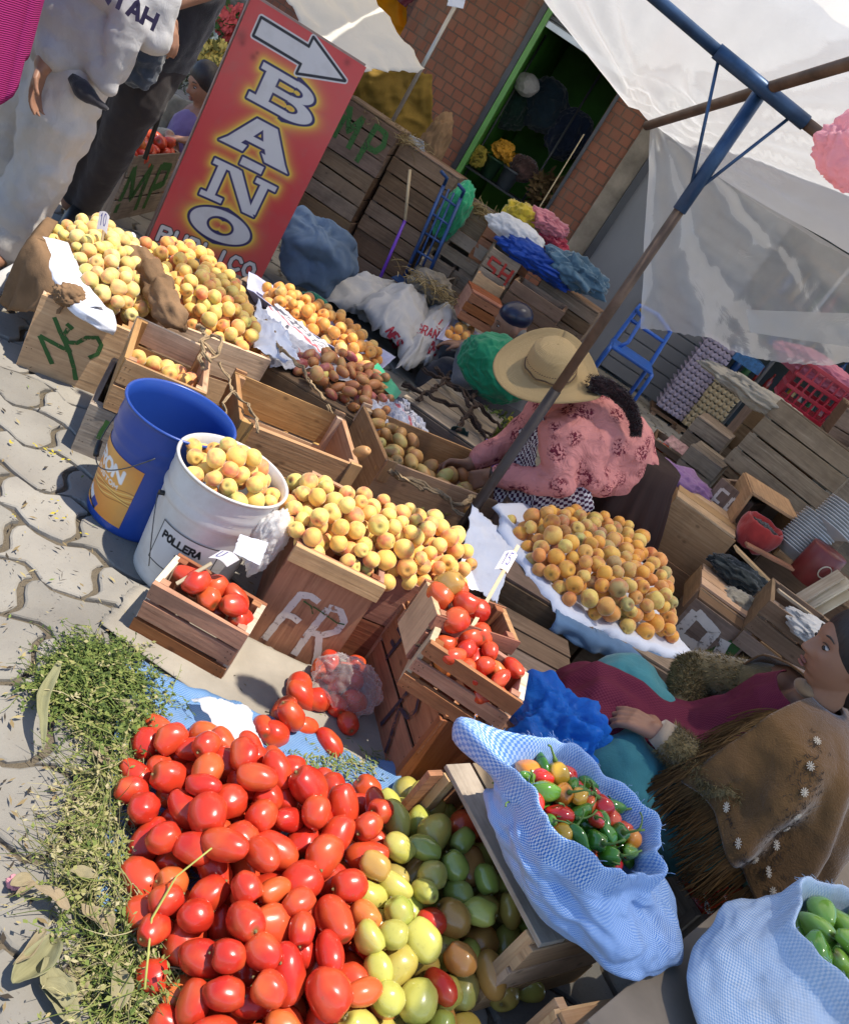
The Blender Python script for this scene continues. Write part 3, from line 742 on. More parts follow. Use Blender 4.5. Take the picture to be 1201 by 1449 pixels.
# 6 FR crate and its neighbour
c_fr, rz6, L6 = crate_px('crate with large white painted letters FR heaped with peaches', (423, 769), (543, 828), .34, .40, .34, mat=WOODR, slats_side=1, slats_end=2, front=1, z0=0)
m = MB(); m.box((L6 / 2, -.008, .315), (L6 + .012, .014, .052), jit=.001); m.build('rim_board', WOOD, c_fr, bev=.0015)
m = MB(); m.box((L6 / 2, .405, .33), (L6 + .03, .014, .03), jit=.001); m.build('rim_board', WOOD, c_fr, bev=.0015)
fx = lambda x: x * L6
strokes(c_fr, 'painted_letters', [[(.055, .02), (.062, .10), (.075, .205)], [(.07, .20), (.10, .212), (.128, .206)], [(.066, .125), (.09, .128), (.112, .122)],
    [(.148, .015), (.150, .10), (.158, .20)], [(.156, .205), (.19, .21), (.215, .185), (.212, .145), (.185, .115), (.158, .108)], [(.178, .11), (.20, .06), (.215, .012)]], .020, frontface(L6, .34), PAINTW)
strokes(c_fr, 'green_scribble', [[(.09, .19), (.115, .185), (.13, .165)], [(.12, .187), (.16, .18), (.20, .172), (.22, .178)]], .004, frontface(L6, .34), PAINTG, .004)
a = W(550, 812, z=.33); b = W(642, 852, z=.33)
crate('narrow crate of peaches right of the FR crate', (a.x, a.y, 0), math.atan2((b - a).y, (b - a).x), .26, .42, .33, mat=WOODR, slats_side=2)
# 7 small tomato crate left
a, b = W(217, 823, z=.175), W(352, 900, z=.175); rz7 = math.atan2((b - a).y, (b - a).x)
c_t1 = crate('small slatted crate with six tomatoes in front of the white bucket', (a.x, a.y, .005), rz7, (b - a).length, .155, .17, mat=WOODR, slats_side=3, posts=True, gap=.012, endmat=WOODP)
# 8, 9 small tomato crates right
a, b = W(607, 907, z=.42), W(740, 995, z=.42); rz9 = math.atan2((b - a).y, (b - a).x)
c_t3 = crate('small slatted crate of red tomatoes on the painted box beside the blue sack', (a.x, a.y, .265), rz9, (b - a).length, .145, .155, mat=WOODR, slats_side=3, gap=.012, endmat=WOODP)
T3 = (a.x, a.y, rz9, (b - a).length)
a, b = W(586, 824, z=.45), W(620, 872, z=.45)
ang = math.atan2((W(705, 900, z=.45) - b).y, (W(705, 900, z=.45) - b).x)
c_t2 = crate('small crate of tomatoes with a plain board end and a price stick', (b.x, b.y, .30), ang, .25, .145, .15, mat=WOODR, slats_side=3, gap=.012, endmat=WOOD)
T2 = (b.x, b.y, ang)
# boxes carrying them: the one with dark letters faces left
p0, p1 = W(512, 950, z=0), W(553, 1115, z=0); dv = (p0 - p1); rz10 = math.atan2(dv.y, dv.x)   # local x from near to far
L10 = dv.length + .02
c_ed = crate('dark red box with dark painted letters FR on its side, carrying the small tomato crates', (p1.x, p1.y, 0), rz10 - math.pi / 2 + math.pi / 2, L10, -.30, .262, mat=WOODR, slats_side=2, lid=3, posts=False, floor=False)
strokes(c_ed, 'painted_letters', [[(L10 - .10, .13), (L10 - .105, .225)], [(L10 - .105, .225), (L10 - .06, .215)], [(L10 - .10, .18), (L10 - .07, .175)],
    [(.17, .04), (.165, .11), (.16, .22)], [(.16, .22), (.12, .225), (.09, .19), (.10, .15), (.15, .135)], [(.15, .13), (.10, .06), (.085, .03)]], .013, lambda x, y, d: (x, .0125 + d, y), PAINTB)
# 10 table boxes under the apricots
pa = W(700, 760, z=.30)
crate('old dark crate under the left half of the apricot heap', (.30, 2.42, 0), .12, .36, .72, .33, mat=WOODD, slats_side=2, lid=4, floor=False)
crate('old dark crate under the right half of the apricot heap', (.68, 2.50, 0), .10, .34, .60, .33, mat=WOODD, slats_side=2, lid=4, floor=False)
crate('dark crate standing between the painted box and the apricot crates', (.36, 2.04, 0), .2, .30, .30, .285, mat=WOODD, slats_side=2, lid=3, floor=False)
# 11 big tipped crate with tomatoes spilling out to the left
tp_far, tp_near = W(628, 1082, z=.26), W(762, 1338, z=.26)
dv = tp_far - tp_near; rz11 = math.atan2(dv.y, dv.x)
tip = empty('tipped_crate', (tp_near.x, tp_near.y, 0), rz11, 'big crate lying on its side with tomatoes spilling out, carrying the blue pepper sack', 'crate', 'wooden fruit crates of the stall')
LT, HT, DT = dv.length, .262, .34
m = MB()
for i in range(4): m.box((LT / 2, -(DT / 4) * (i + .5), HT - .006), (LT + .0, DT / 4 - .010, .012), jit=.0012)
m.build('top_slats', WOODG, tip, bev=.0015)
m = MB()
for i in range(3): m.box((.008, -DT / 2 + .0, .042 + i * .080), (.016, DT, .072), jit=.0015)
m.build('near_end_panel', WOOD, tip, bev=.0015)
m = MB(); m.box((LT - .008, -DT / 2 + .02, .125), (.016, DT + .04, .24), jit=.0015); m.build('far_end_panel', WOODR, tip, bev=.0015)
m = MB(); m.box((LT / 2, -DT + .008, .12), (LT - .04, .014, .24)); m.build('back_panel', WOODD, tip)
for x in (.026, LT - .026):
    for y in (-.012, -DT + .03):
        m = MB(); m.box((x, y, .125), (.026, .026, .25), jit=.001); m.build('corner_post', WOOD, tip, bev=.0015)

# ================================================================ HEAPS
random.seed(21)
def shape(poly, z0, h, ed=.10):
    return lambda x, y: z0 + h * min(1, edgedist(x, y, poly) / ed) ** .6
# big tomato heap
pp = [(168, 1150), (205, 1050), (275, 1033), (350, 1062), (450, 1112), (540, 1125), (590, 1120)]
poly = [tuple(W(u, v, z=.03))[:2] for u, v in pp] + [(.80, 1.66), (.80, 1.45), (.64, 1.20), (.60, 1.05), (.42, .86), (.16, .80), (-.02, .98), (-.10, 1.05)]
top = lambda x, y: .05 + .135 * min(1, edgedist(x, y, poly) / .16) ** .7
bs = heap(poly, lambda x, y: .006, top, .0350, 900, 5, .20, .86, 40)
bs = [b for c, b in visible(bs, .95, 6, True)]; rest = bs[195:]; bs = bs[:195]
def which(b):
    x, y = b[0], b[1]; q = Vector(b[:3]) - c_o; d = q.dot(c_f); u = IW / 2 + FPX * q.dot(c_r) / d; v = IH / 2 - FPX * q.dot(c_u) / d
    k = (u - 560 - .12 * (1150 - v)) / 60 + random.gauss(0, .5)
    if k < -.3 or random.random() < .015: return TM['ripe_tomato'], 'tomato', 'ripe red plum tomato in the big heap on the blue sheet'
    if k < 1.4: return random.choice([(TM['yellow_tomato'], 'tomato', 'yellow green plum tomato at the shaded edge of the big heap'), (TM['yellow_tomato'], 'tomato', 'yellow green plum tomato at the shaded edge of the big heap'), (TM['turning_tomato'], 'tomato', 'half ripe tomato spilling out of the tipped crate')] * 2 + [(TM['green_tomato'], 'tomato', 'dark green tomato at the mouth of the tipped crate')])
    return random.choice([(TM['turning_tomato'], 'tomato', 'half ripe tomato spilling out of the tipped crate')] * 5 + [(TM['yellow_tomato'], 'tomato', 'yellow green plum tomato at the shaded edge of the big heap')] * 2 + [(TM['ripe_tomato'], 'tomato', 'red tomato lying in the shade inside the tipped crate'), (TM['green_tomato'], 'tomato', 'dark green tomato at the mouth of the tipped crate')])
heap_tom = lay(bs, which, None, None, 'tomato', 'tomatoes heaped on the blue sheet and in the tipped crate', .0305, scar=True)
jm = bmesh.new(); mats_ = [TOM_RED, TOM_MIX]
for b_ in rest:
    me_ = random.choice(TM['ripe_tomato']).copy(); me_.transform(Matrix.Translation(b_[:3]) @ Euler((rnd(.9, 2.2), rnd(-.5, .5), rnd(0, 6.28))).to_matrix().to_4x4() @ Matrix.Scale(b_[3] / .0305, 4)); n0 = len(jm.faces); jm.from_mesh(me_); jm.faces.ensure_lookup_table()
    k_ = 0 if which(b_)[2].startswith('ripe') else 1
    for f_ in jm.faces[n0:]: f_.material_index = k_
jme = bpy.data.meshes.new('tomatoes'); jm.to_mesh(jme); jm.free(); jme.materials.append(mats_[0]); jme.materials.append(mats_[1])
tag(link('tomatoes', jme, None, None, True), 'smaller showing tomatoes deep between the others in the big heap', 'tomatoes', kind='stuff')
# singles on the sheet
def single(u, v, z, meshes, r, unit, name, label, cat, group=None, rot=None, sc=False):
    p = W(u, v, z=z); o = put(meshes, name, tuple(p), r / unit, rot or (rnd(1, 2), rnd(-.5, .5), rnd(0, 6)), label, cat, group)
    if sc: s_ = link('stem_scar', me_scar, None, o); s_.location = (0, 0, .0315)
    return o
for i, (u, v, z) in enumerate([(372, 1030, .03), (402, 1005, .03), (388, 1040, .03), (430, 1028, .03), (412, 1012, .07), (423, 972, .03), (450, 990, .035), (475, 998, .03), (500, 995, .03), (492, 1023, .03), (466, 1052, .028), (428, 985, .03)]):
    single(u, v, z, TM['ripe_tomato'], .033 + .003 * (i % 3), .0305, 'tomato', 'loose red tomato between the big heap and the FR crate', 'tomato', 'loose tomatoes in front of the FR crate', sc=True)
for u, v, z in [(455, 945, .05), (468, 935, .08), (485, 950, .05), (500, 962, .05), (480, 968, .045), (505, 940, .06), (470, 955, .04)]:
    single(u, v, z, TM['ripe_tomato'], .03, .0305, 'tomato', 'red tomato inside the clear plastic bag', 'tomato', 'tomatoes in the clear bag by the FR crate')
single(225, 1030, .03, TM['ripe_tomato'], .03, .0305, 'tomato', 'single red tomato at the left corner of the blue sheet beside the herbs', 'tomato', None, sc=True)
# crate tomatoes
def local(fr, x, y, z): return (fr[0] + x * math.cos(fr[2]) - y * math.sin(fr[2]), fr[1] + x * math.sin(fr[2]) + y * math.cos(fr[2]), z)
def rectpoly(fr, x0, x1, y0, y1): return [local(fr, x, y, 0)[:2] for x, y in ((x0, y0), (x1, y0), (x1, y1), (x0, y1))]
a, b = W(217, 823, z=.175), W(352, 900, z=.175); F1 = (a.x, a.y, rz7)
for x, y, z in ((.06, .085, .175), (.085, .045, .205), (.125, .10, .18), (.13, .05, .175), (.185, .10, .18), (.19, .055, .19), (.225, .06, .16), (.155, .075, .14), (.08, .11, .15)):
    put(TM['ripe_tomato'], 'tomato', local(F1, x, y, z), 1.08, (rnd(1, 2), rnd(-.5, .5), rnd(0, 6)), 'glossy red tomato in the small crate by the white bucket', 'tomato', 'tomatoes in the crate by the white bucket')
F3 = (T3[0], T3[1], T3[2]); rp = rectpoly(F3, .04, T3[3] - .04, .02, .125)
bs = visible(heap(rp, lambda x, y: .34, lambda x, y: .432, .0255, 60, 3, .12, .9)); lay(bs, TM['ripe_tomato'], 'tomato', 'small red tomato in the crate on the painted box', 'tomato', 'small tomatoes in the crate on the painted box', .0305)
F2 = T2; rp = rectpoly(F2, .03, .15, .01, .12)
bs = visible(heap(rp, lambda x, y: .37, lambda x, y: .482, .0335, 60, 8, .1, .9)); lay(bs, TM['ripe_tomato'], 'tomato', 'red tomato in the crate with the price stick', 'tomato', 'tomatoes in the crate with the price stick', .0305)
put(TM['turning_tomato'], 'tomato', local(F2, .045, .11, .475), 1.25, (.3, .2, 1), 'large orange tomato at the board end of the crate with the price stick', 'tomato', None)

def pxpoly(pts, z): return [tuple(W(u, v, z=z))[:2] for u, v in pts]
# peaches
poly = pxpoly([(62, 345), (85, 390), (125, 432), (200, 448), (218, 415), (205, 372), (170, 340), (118, 322), (80, 318)], .29)
b1 = heap(poly, lambda x, y: .235, shape(poly, .275, .115), .0262, 400, 2, .22, .88); b1 = visible(b1, .95, 10)
lay(b1, PM['pale_peach'], 'peach', 'pale yellow peach heaped in the crate with the green NS mark', 'peach', 'pale peaches in the NS crate', 1.0)
poly = pxpoly([(192, 345), (215, 382), (232, 420), (290, 462), (352, 492), (372, 480), (345, 420), (300, 372), (240, 345)], .31)
b2 = heap(poly, lambda x, y: .26, shape(poly, .30, .09), .0265, 400, 4, .14, .88); b2 = visible(b2, .95, 10)
lay(b2, PM['peach'], 'peach', 'orange yellow peach in the crate behind the open boxes', 'peach', 'peaches in the second crate', 1.0)
poly = pxpoly([(402, 672), (500, 705), (600, 735), (655, 765), (672, 800), (650, 828), (590, 822), (540, 805), (480, 780), (425, 762), (408, 735)], .36)
b3 = heap(poly, lambda x, y: .30, shape(poly, .345, .10), .0250, 500, 6, .21, .88); b3 = visible(b3, .95, 10)
lay(b3, PM['peach'], 'peach', 'yellow peach heaped over the FR crate and its neighbour', 'peach', 'peaches heaped on the FR crate', 1.0)
poly = pxpoly([(722, 735), (745, 790), (800, 845), (850, 880), (950, 905), (942, 850), (905, 790), (865, 755), (790, 728)], .37)
b4 = heap(poly, lambda x, y: .345, shape(poly, .385, .105), .0280, 500, 9, .20, .88); b4 = visible(b4, .95, 10)
lay(b4, PM['apricot'], 'apricot', 'ripe orange or greenish apricot heaped on the white paper', 'apricot', 'apricots on the white paper', 1.0)
poly = pxpoly([(372, 403), (440, 432), (500, 470), (540, 508), (525, 520), (470, 490), (415, 458), (372, 425)], .27)
b5 = heap(poly, lambda x, y: .235, shape(poly, .27, .07, .06), .0275, 300, 10, .14, .9); b5 = visible(b5, .95, 8)
lay(b5, PM['orange'], 'apricot', 'orange apricot in the long white lined tray at the back', 'apricot', 'apricots in the back tray', 1.0)
poly = pxpoly([(640, 462), (672, 475), (665, 487), (632, 474)], .27)
lay(visible(heap(poly, lambda x, y: .235, shape(poly, .27, .06, .05), .028, 60, 10), .95, 6), PM['orange'], 'apricot', 'orange apricot in the small lined tray left of the old woman', 'apricot', 'apricots in the small far tray', 1.0)
poly = pxpoly([(425, 500), (470, 500), (530, 530), (560, 560), (548, 590), (505, 572), (455, 540), (425, 520)], .27)
b6 = heap(poly, lambda x, y: .22, shape(poly, .26, .07, .06), .030, 200, 12, .15, .86); b6 = visible(b6, .95, 8)
lay(b6, TU['a'], 'prickly_pear', 'dark red prickly pear heaped behind the open crates', 'prickly pear', 'red prickly pears', 1.05)
F5 = TUNA_FRAME
b7 = heap(rectpoly(F5, .03, .20, .04, .38), lambda x, y: .12, lambda x, y: .31, .034, 120, 13, .15, .86) + heap(rectpoly(F5, .20, .52, .03, .24), lambda x, y: .14, lambda x, y: .275, .036, 80, 14, .15, .86)
b7 = visible(b7, .95, 8)
lay(b7, TU['b'], 'prickly_pear', 'orange brown prickly pear in the crate the woman reaches into', 'prickly pear', 'orange prickly pears in the crate', 1.05)
for u, v, z in ((483, 494, .3), (448, 528, .3), (455, 530, .28)):
    single(u, v, z, PM['pale_peach'], .03, 1.0, 'lemon', 'yellow lemon like fruit beside the red prickly pears', 'fruit', 'yellow fruit beside the prickly pears')
# few fruits in the open crates
for u, v in ((447, 634), (472, 645), (420, 630), (398, 618)): single(u, v, .16, TU['b'], .028, 1.05, 'prickly_pear', 'pale prickly pear at the bottom of the large open crate', 'prickly pear', 'fruit left in the open crate')
for u, v in ((195, 507), (218, 515), (236, 521), (252, 527), (270, 538), (262, 540), (240, 530)): single(u, v, .30, PM['peach'], .027, 1.0, 'peach', 'pink peach left in the small upright crate', 'peach', 'peaches left in the upright crate')
single(511, 641, .37, TU['a'], .033, 1.0, 'prickly_pear', 'single bright pink prickly pear standing on the corner of the open crate', 'prickly pear', None, rot=(.35, .5, 0))
# ================================================================ PRINTED SURFACES (vertex colours worked out from shapes)
def seg_d(X, Y, x0, y0, x1, y1):
    dx, dy = x1 - x0, y1 - y0; t = np.clip(((X - x0) * dx + (Y - y0) * dy) / (dx * dx + dy * dy + 1e-12), 0, 1)
    return np.hypot(X - x0 - t * dx, Y - y0 - t * dy)
def bar_d(X, Y, x0, y0, x1, y1, w_):
    """distance to a square-ended bar"""
    dx, dy = x1 - x0, y1 - y0; L = math.hypot(dx, dy); ux, uy = dx / L, dy / L
    a = (X - (x0 + x1) / 2) * ux + (Y - (y0 + y1) / 2) * uy; b = -(X - (x0 + x1) / 2) * uy + (Y - (y0 + y1) / 2) * ux
    qx, qy = np.abs(a) - L / 2, np.abs(b) - w_ / 2
    return np.hypot(np.maximum(qx, 0), np.maximum(qy, 0)) + np.minimum(np.maximum(qx, qy), 0)
def ell_d(X, Y, cx, cy, rx, ry):
    k = np.sqrt(((X - cx) / rx) ** 2 + ((Y - cy) / ry) ** 2); return (k - 1) * min(rx, ry) * .5 + (k - 1) * max(rx, ry) * .5 * np.abs((X - cx) / rx) / (k + 1e-6)
def U(*a):
    r = a[0]
    for b in a[1:]: r = np.minimum(r, b)
    return r
def poly_d(X, Y, P):
    d = np.full(X.shape, 1e9); ins = np.zeros(X.shape, bool); n = len(P)
    for i in range(n):
        (xi, yi), (xj, yj) = P[i], P[i - 1]
        d = np.minimum(d, seg_d(X, Y, xi, yi, xj, yj))
        with np.errstate(divide='ignore', invalid='ignore'):
            ins ^= ((yi > Y) != (yj > Y)) & (X < (xj - xi) * (Y - yi) / ((yj - yi) if yj != yi else 1e-9) + xi)
    return np.where(ins, -d, d)
FONT = {'A': [[(0, 0), (.5, 1), (1, 0)], [(.2, .35), (.8, .35)]], 'B': [[(0, 0), (0, 1), (.7, 1), (.9, .78), (.7, .54), (0, .54)], [(.7, .54), (1, .3), (.75, 0), (0, 0)]],
 'C': [[(1, .8), (.7, 1), (.25, 1), (0, .7), (0, .3), (.25, 0), (.7, 0), (1, .2)]], 'D': [[(0, 0), (0, 1), (.6, 1), (1, .7), (1, .3), (.6, 0), (0, 0)]], 'E': [[(1, 1), (0, 1), (0, 0), (1, 0)], [(0, .52), (.8, .52)]],
 'F': [[(1, 1), (0, 1), (0, 0)], [(0, .52), (.8, .52)]], 'G': [[(1, .8), (.7, 1), (.25, 1), (0, .7), (0, .3), (.25, 0), (.7, 0), (1, .2), (1, .48), (.6, .48)]], 'I': [[(.5, 0), (.5, 1)]], 'K': [[(0, 0), (0, 1)], [(1, 1), (0, .45), (1, 0)]],
 'L': [[(0, 1), (0, 0), (1, 0)]], 'M': [[(0, 0), (0, 1), (.5, .4), (1, 1), (1, 0)]], 'N': [[(0, 0), (0, 1), (1, 0), (1, 1)]], 'O': [[(.3, 0), (0, .3), (0, .7), (.3, 1), (.7, 1), (1, .7), (1, .3), (.7, 0), (.3, 0)]],
 'P': [[(0, 0), (0, 1), (.75, 1), (1, .78), (.75, .5), (0, .5)]], 'R': [[(0, 0), (0, 1), (.75, 1), (1, .78), (.75, .5), (0, .5)], [(.55, .5), (1, 0)]], 'S': [[(1, .85), (.75, 1), (.25, 1), (0, .78), (.2, .56), (.8, .44), (1, .22), (.75, 0), (.25, 0), (0, .15)]],
 'T': [[(0, 1), (1, 1)], [(.5, 1), (.5, 0)]], 'U': [[(0, 1), (0, .3), (.25, 0), (.75, 0), (1, .3), (1, 1)]], 'V': [[(0, 1), (.5, 0), (1, 1)]], 'Y': [[(0, 1), (.5, .5), (1, 1)], [(.5, .5), (.5, 0)]], 'H': [[(0, 0), (0, 1)], [(1, 0), (1, 1)], [(0, .5), (1, .5)]], '1': [[(.2, .8), (.5, 1), (.5, 0)]], '0': [[(.3, 0), (0, .3), (0, .7), (.3, 1), (.7, 1), (1, .7), (1, .3), (.7, 0), (.3, 0)]], '5': [[(1, 1), (.1, 1), (0, .55), (.7, .6), (1, .3), (.7, 0), (0, .1)]], 'J': [[(.9, 1), (.9, .25), (.6, 0), (.2, 0), (0, .25)]]}
def text_d(X, Y, s, x, y, w_, h_, gap=.35):
    d = np.full(X.shape, 1e9)
    for ch in s:
        if ch in FONT:
            for ln in FONT[ch]:
                for a, b in zip(ln, ln[1:]): d = np.minimum(d, seg_d(X, Y, x + a[0] * w_, y + a[1] * h_, x + b[0] * w_, y + b[1] * h_))
        x += w_ * (1 + gap)
    return d
def over(base, m, col):
    m = np.clip(m, 0, 1)[..., None]; return base * (1 - m) + np.array(col) * m
def aa(d, w_): return np.clip(.5 - d / w_, 0, 1)
def decal(name, parent, mat, nx, ny, place, colfn, sx=1, sy=1, tagged=None):
    u, v = np.meshgrid(np.linspace(0, 1, nx + 1), np.linspace(0, 1, ny + 1))
    C_ = colfn(u * sx, v * sy); n = (nx + 1) * (ny + 1)
    V = [place(float(a), float(b)) for a, b in zip(u.ravel(), v.ravel())]
    F = [(j * (nx + 1) + i, j * (nx + 1) + i + 1, (j + 1) * (nx + 1) + i + 1, (j + 1) * (nx + 1) + i) for j in range(ny) for i in range(nx)]
    me = bpy.data.meshes.new(name); me.from_pydata(V, [], F)
    at = me.color_attributes.new('Col', 'FLOAT_COLOR', 'POINT'); rgba = np.ones((n, 4)); rgba[:, :3] = C_.reshape(-1, 3); at.data.foreach_set('color', rgba.ravel())
    me.update(); return link(name, me, mat, parent, True)
PRINT = vcol_mat('printed_vinyl', .42, .4); PRINTP = vcol_mat('printed_paper', .9, .1, .2)

# ---- BANO sign
sg = empty('toilet_sign', (-1.92, 4.05, 0), math.atan2(.40, .47), 'leaning red sign reading BAÑO with a white arrow on top', 'sign')
SW, SH = .62, 1.22; k_ = .62 / 660
def sign_col(X, Y):
    Yd = SH - Y; X0, Y0 = X / k_, Yd / k_ * .985 + 32
    A = []
    def bar(x0, y0, x1, y1, w_): A.append(bar_d(X0, Y0, x0, y0, x1, y1, w_))
    # B
    bar(245, 262, 245, 440, 72); bar(178, 276, 380, 276, 30); bar(172, 430, 390, 430, 32); bar(250, 350, 390, 350, 28)
    B1 = np.maximum(ell_d(X0, Y0, 380, 307, 112, 48), -ell_d(X0, Y0, 378, 311, 52, 23)); B1 = np.maximum(B1, 375 - X0)
    B2 = np.maximum(ell_d(X0, Y0, 385, 394, 142, 54), -ell_d(X0, Y0, 375, 392, 66, 25)); B2 = np.maximum(B2, 370 - X0)
    A += [B1, B2]
    # A
    Apol = np.maximum(poly_d(X0, Y0, [(265, 512), (385, 512), (500, 655), (535, 690), (395, 690), (360, 655), (385, 655), (368, 632), (255, 632), (240, 655), (275, 655), (265, 690), (130, 690), (165, 655)]), -poly_d(X0, Y0, [(318, 548), (345, 600), (285, 600)])); A.append(Apol)
    bar(280, 735, 405, 735, 40)
    # N
    bar(205, 800, 205, 970, 46); bar(150, 796, 290, 796, 28); bar(150, 972, 275, 972, 28); bar(450, 790, 450, 965, 44); bar(395, 792, 515, 792, 28); A.append(poly_d(X0, Y0, [(225, 784), (305, 784), (470, 978), (400, 978)]))
    O = np.maximum(ell_d(X0, Y0, 325, 1098, 175, 84), -ell_d(X0, Y0, 325, 1098, 78, 50)); A.append(O)
    D = U(*A)
    n = np.sin(X0 * .021) * .1
    base = np.ones(X.shape + (3,)) * np.array((.55, .05, .055)); base = over(base, .35 + n * .6 + .3 * np.sin(Y0 * .006), (.62, .11, .10))
    g_ = np.exp(-np.maximum(D - 8, 0) / 16.0); base = over(base, g_ * 1.25, (.80, .62, .07))
    base = over(base, aa(D - 12, 3), (.035, .03, .11)); base = over(base, aa(D, 3), (.62, .60, .60))
    # arrow
    Ar = poly_d(X0, Y0 - 32, [(80, 62), (352, 62), (352, 14), (590, 108), (352, 196), (352, 148), (80, 148)])
    base = over(base, aa(Ar - 16, 3), (.62, .60, .60)); base = over(base, aa(Ar - 9, 3), (.02, .02, .03)); base = over(base, aa(Ar + 5, 3), (.62, .60, .60))
    T_ = text_d(X0, -Y0, 'PUBLICO', 42, -1296, 56, 74, .5)
    base = over(base, aa(T_ - 16, 3), (.03, .03, .03)); base = over(base, aa(T_ - 10, 3), (.62, .60, .60))
    for (x, y, r) in ((30, 210, 26), (45, 235, 14), (120, 265, 16), (130, 240, 9), (560, 60, 18)): base = over(base, np.exp(-((X0 - x) ** 2 + (Y0 - y) ** 2) / r ** 2) * .55, (.16, .03, .03))
    return base
decal('sign_panel', sg, PRINT, 330, 620, lambda u, v: (u * SW, .02 * math.sin(u * 3), .045 + v * SH), sign_col, SW, SH)
m = MB(); 
for x in (.008, SW - .008): m.bar((x, .035, 0), (x, .035, 1.26), .018, .024, up=(0, 1, 0))
m.bar((0, .035, 1.268), (SW, .035, 1.268), .02, .014); m.bar((0, .035, .06), (SW, .035, .06), .02, .014)
for x in (.02, SW - .02): m.bar((x, .05, 1.0), (x, .12, .0), .02, .02)
m.build('sign_frame', plain('sign_frame_wood', (.35, .25, .20), .7, var=.3), sg)

# ---- buckets
def bucket(nm, loc, r0, r1, h, mat, label, rim=.006, ribs=((.86, .006), (.80, .004), (.74, .007)), tilt=(0, 0)):
    e = empty(nm, loc, 0, label, 'bucket'); e.rotation_euler = (tilt[0], tilt[1], 0)
    pr = [(.001, .004), (r0 * .93, .003), (r0, .010)]; N = 26
    for i in range(1, N + 1):
        t = i / N; z = .01 + (h - .01) * t; r = r0 + (r1 - r0) * t
        for rz_, ra in ribs:
            r += ra * math.exp(-((t - rz_) / .018) ** 2)
        pr.append((r, z))
    pr += [(r1 + rim, h - .004), (r1 + rim, h + .002), (r1 + .002, h + .004), (r1 - .003, h)]
    for i in range(1, 10): t = i / 9; pr.append((r1 - .004 - (r1 - r0) * t, h - (h - .012) * t))
    pr.append((.001, .012))
    b = revolve_mesh(pr, 72, name=nm).build('body', mat, e, True)
    return e
BLUE = plain('blue_plastic', (.018, .06, .29), .32, .5, var=.12, scale=3, bump=.03)
Mw = Mat('white_bucket_plastic', .35, .5)
sc_ = Mw.noise(1, Mw.mapping(Mw.co('Object'), (3, 3, 60)), 5, .7); sd_ = Mw.noise(9, Mw.co('Object'), 6, .7)
Mw.color(Mw.mix(Mw.math('MULTIPLY', Mw.ramp(sc_, [(.55, (0, 0, 0)), (.72, (1, 1, 1))]), .45), Mw.mix(Mw.ramp(sd_, [(.4, (0, 0, 0)), (.75, (1, 1, 1))]), (.62, .60, .57), (.50, .46, .42)), (.40, .34, .29)))
Mw.b.inputs['Subsurface Weight'].default_value = .0
BB = (-.70, 2.06, 0); bb = bucket('blue_bucket', BB, .132, .152, .375, BLUE, 'empty blue plastic bucket with an orange label beside the white bucket')
def on_cyl(r0, r1, h, a0, a1, z0, z1, off=.0015):
    def f(u, v):
        z = z0 + (z1 - z0) * v; a = a0 + (a1 - a0) * u; r = r0 + (r1 - r0) * (z - .01) / (h - .01) + off
        return (r * math.cos(a), r * math.sin(a), z)
    return f
def lab_blue(X, Y):   # x 0..1.3 across, y 0..1
    base = np.ones(X.shape + (3,)) * np.array((.66, .25, .045)); base = over(base, .5 + .5 * np.sin(X * 5 + Y * 4), (.74, .36, .08))
    base = over(base, aa(text_d(X, Y, 'AKRON', .10, .66, .155, .17, .32) - .026, .012), (.85, .83, .80))
    base = over(base, aa(text_d(X, Y, 'CUSTOM', .56, .53, .062, .06, .4) - .009, .01), (.75, .70, .62))
    for k in range(7): base = over(base, aa(np.abs(Y - .30 - .045 * k * .5 - .12 * (X - .6) * (1 + .15 * k) - .02 * np.sin(X * 12 + k)) - .006, .012) * (X > .25), (.86, .62, .18) if k % 2 else (.30, .10, .02))
    T_ = U(bar_d(X, Y, .52, .19, .72, .12, .10)); base = over(base, aa(T_, .015), (.70, .72, .76))
    base = over(base, aa(bar_d(X, Y, .72, .115, .86, .06, .12), .015), (.02, .05, .26)); base = over(base, aa(bar_d(X, Y, .5, .115, .84, .0, .03), .01), (.02, .02, .03))
    for cx, cy in ((.56, .09), (.66, .05), (.82, -.0 + .01)): base = over(base, aa(np.hypot(X - cx, Y - cy) - .03, .012), (.01, .01, .012))
    return base
decal('label', bb, PRINT, 170, 150, on_cyl(.132, .152, .375, R(-192), R(-78), .035, .235), lab_blue, 1.3, 1.0)
WIRE = plain('wire', (.10, .10, .10), .4, metal=.8); BLK = plain('black_plastic', (.012, .012, .012), .4)
m = MB(); pts = []
for i in range(25): t = i / 24; a = R(-190) + R(115) * t; z = .30 - .135 * math.sin(math.pi * t); pts.append((.162 * math.cos(a), .162 * math.sin(a), z))
m.tube(pts, .0018, 6); hb = m.build('handle', WIRE, bb, True)
m = MB(); m.tube([pts[7], pts[8], pts[9], pts[10]], .008, 8); m.build('grip', BLK, hb, True)
WB = (-.475, 1.955, 0); wb = bucket('white_bucket', WB, .13, .150, .375, Mw.m, 'white plastic bucket full of peaches with a torn paper label', ribs=((.93, .003), (.86, .006), (.80, .003), (.72, .008)))
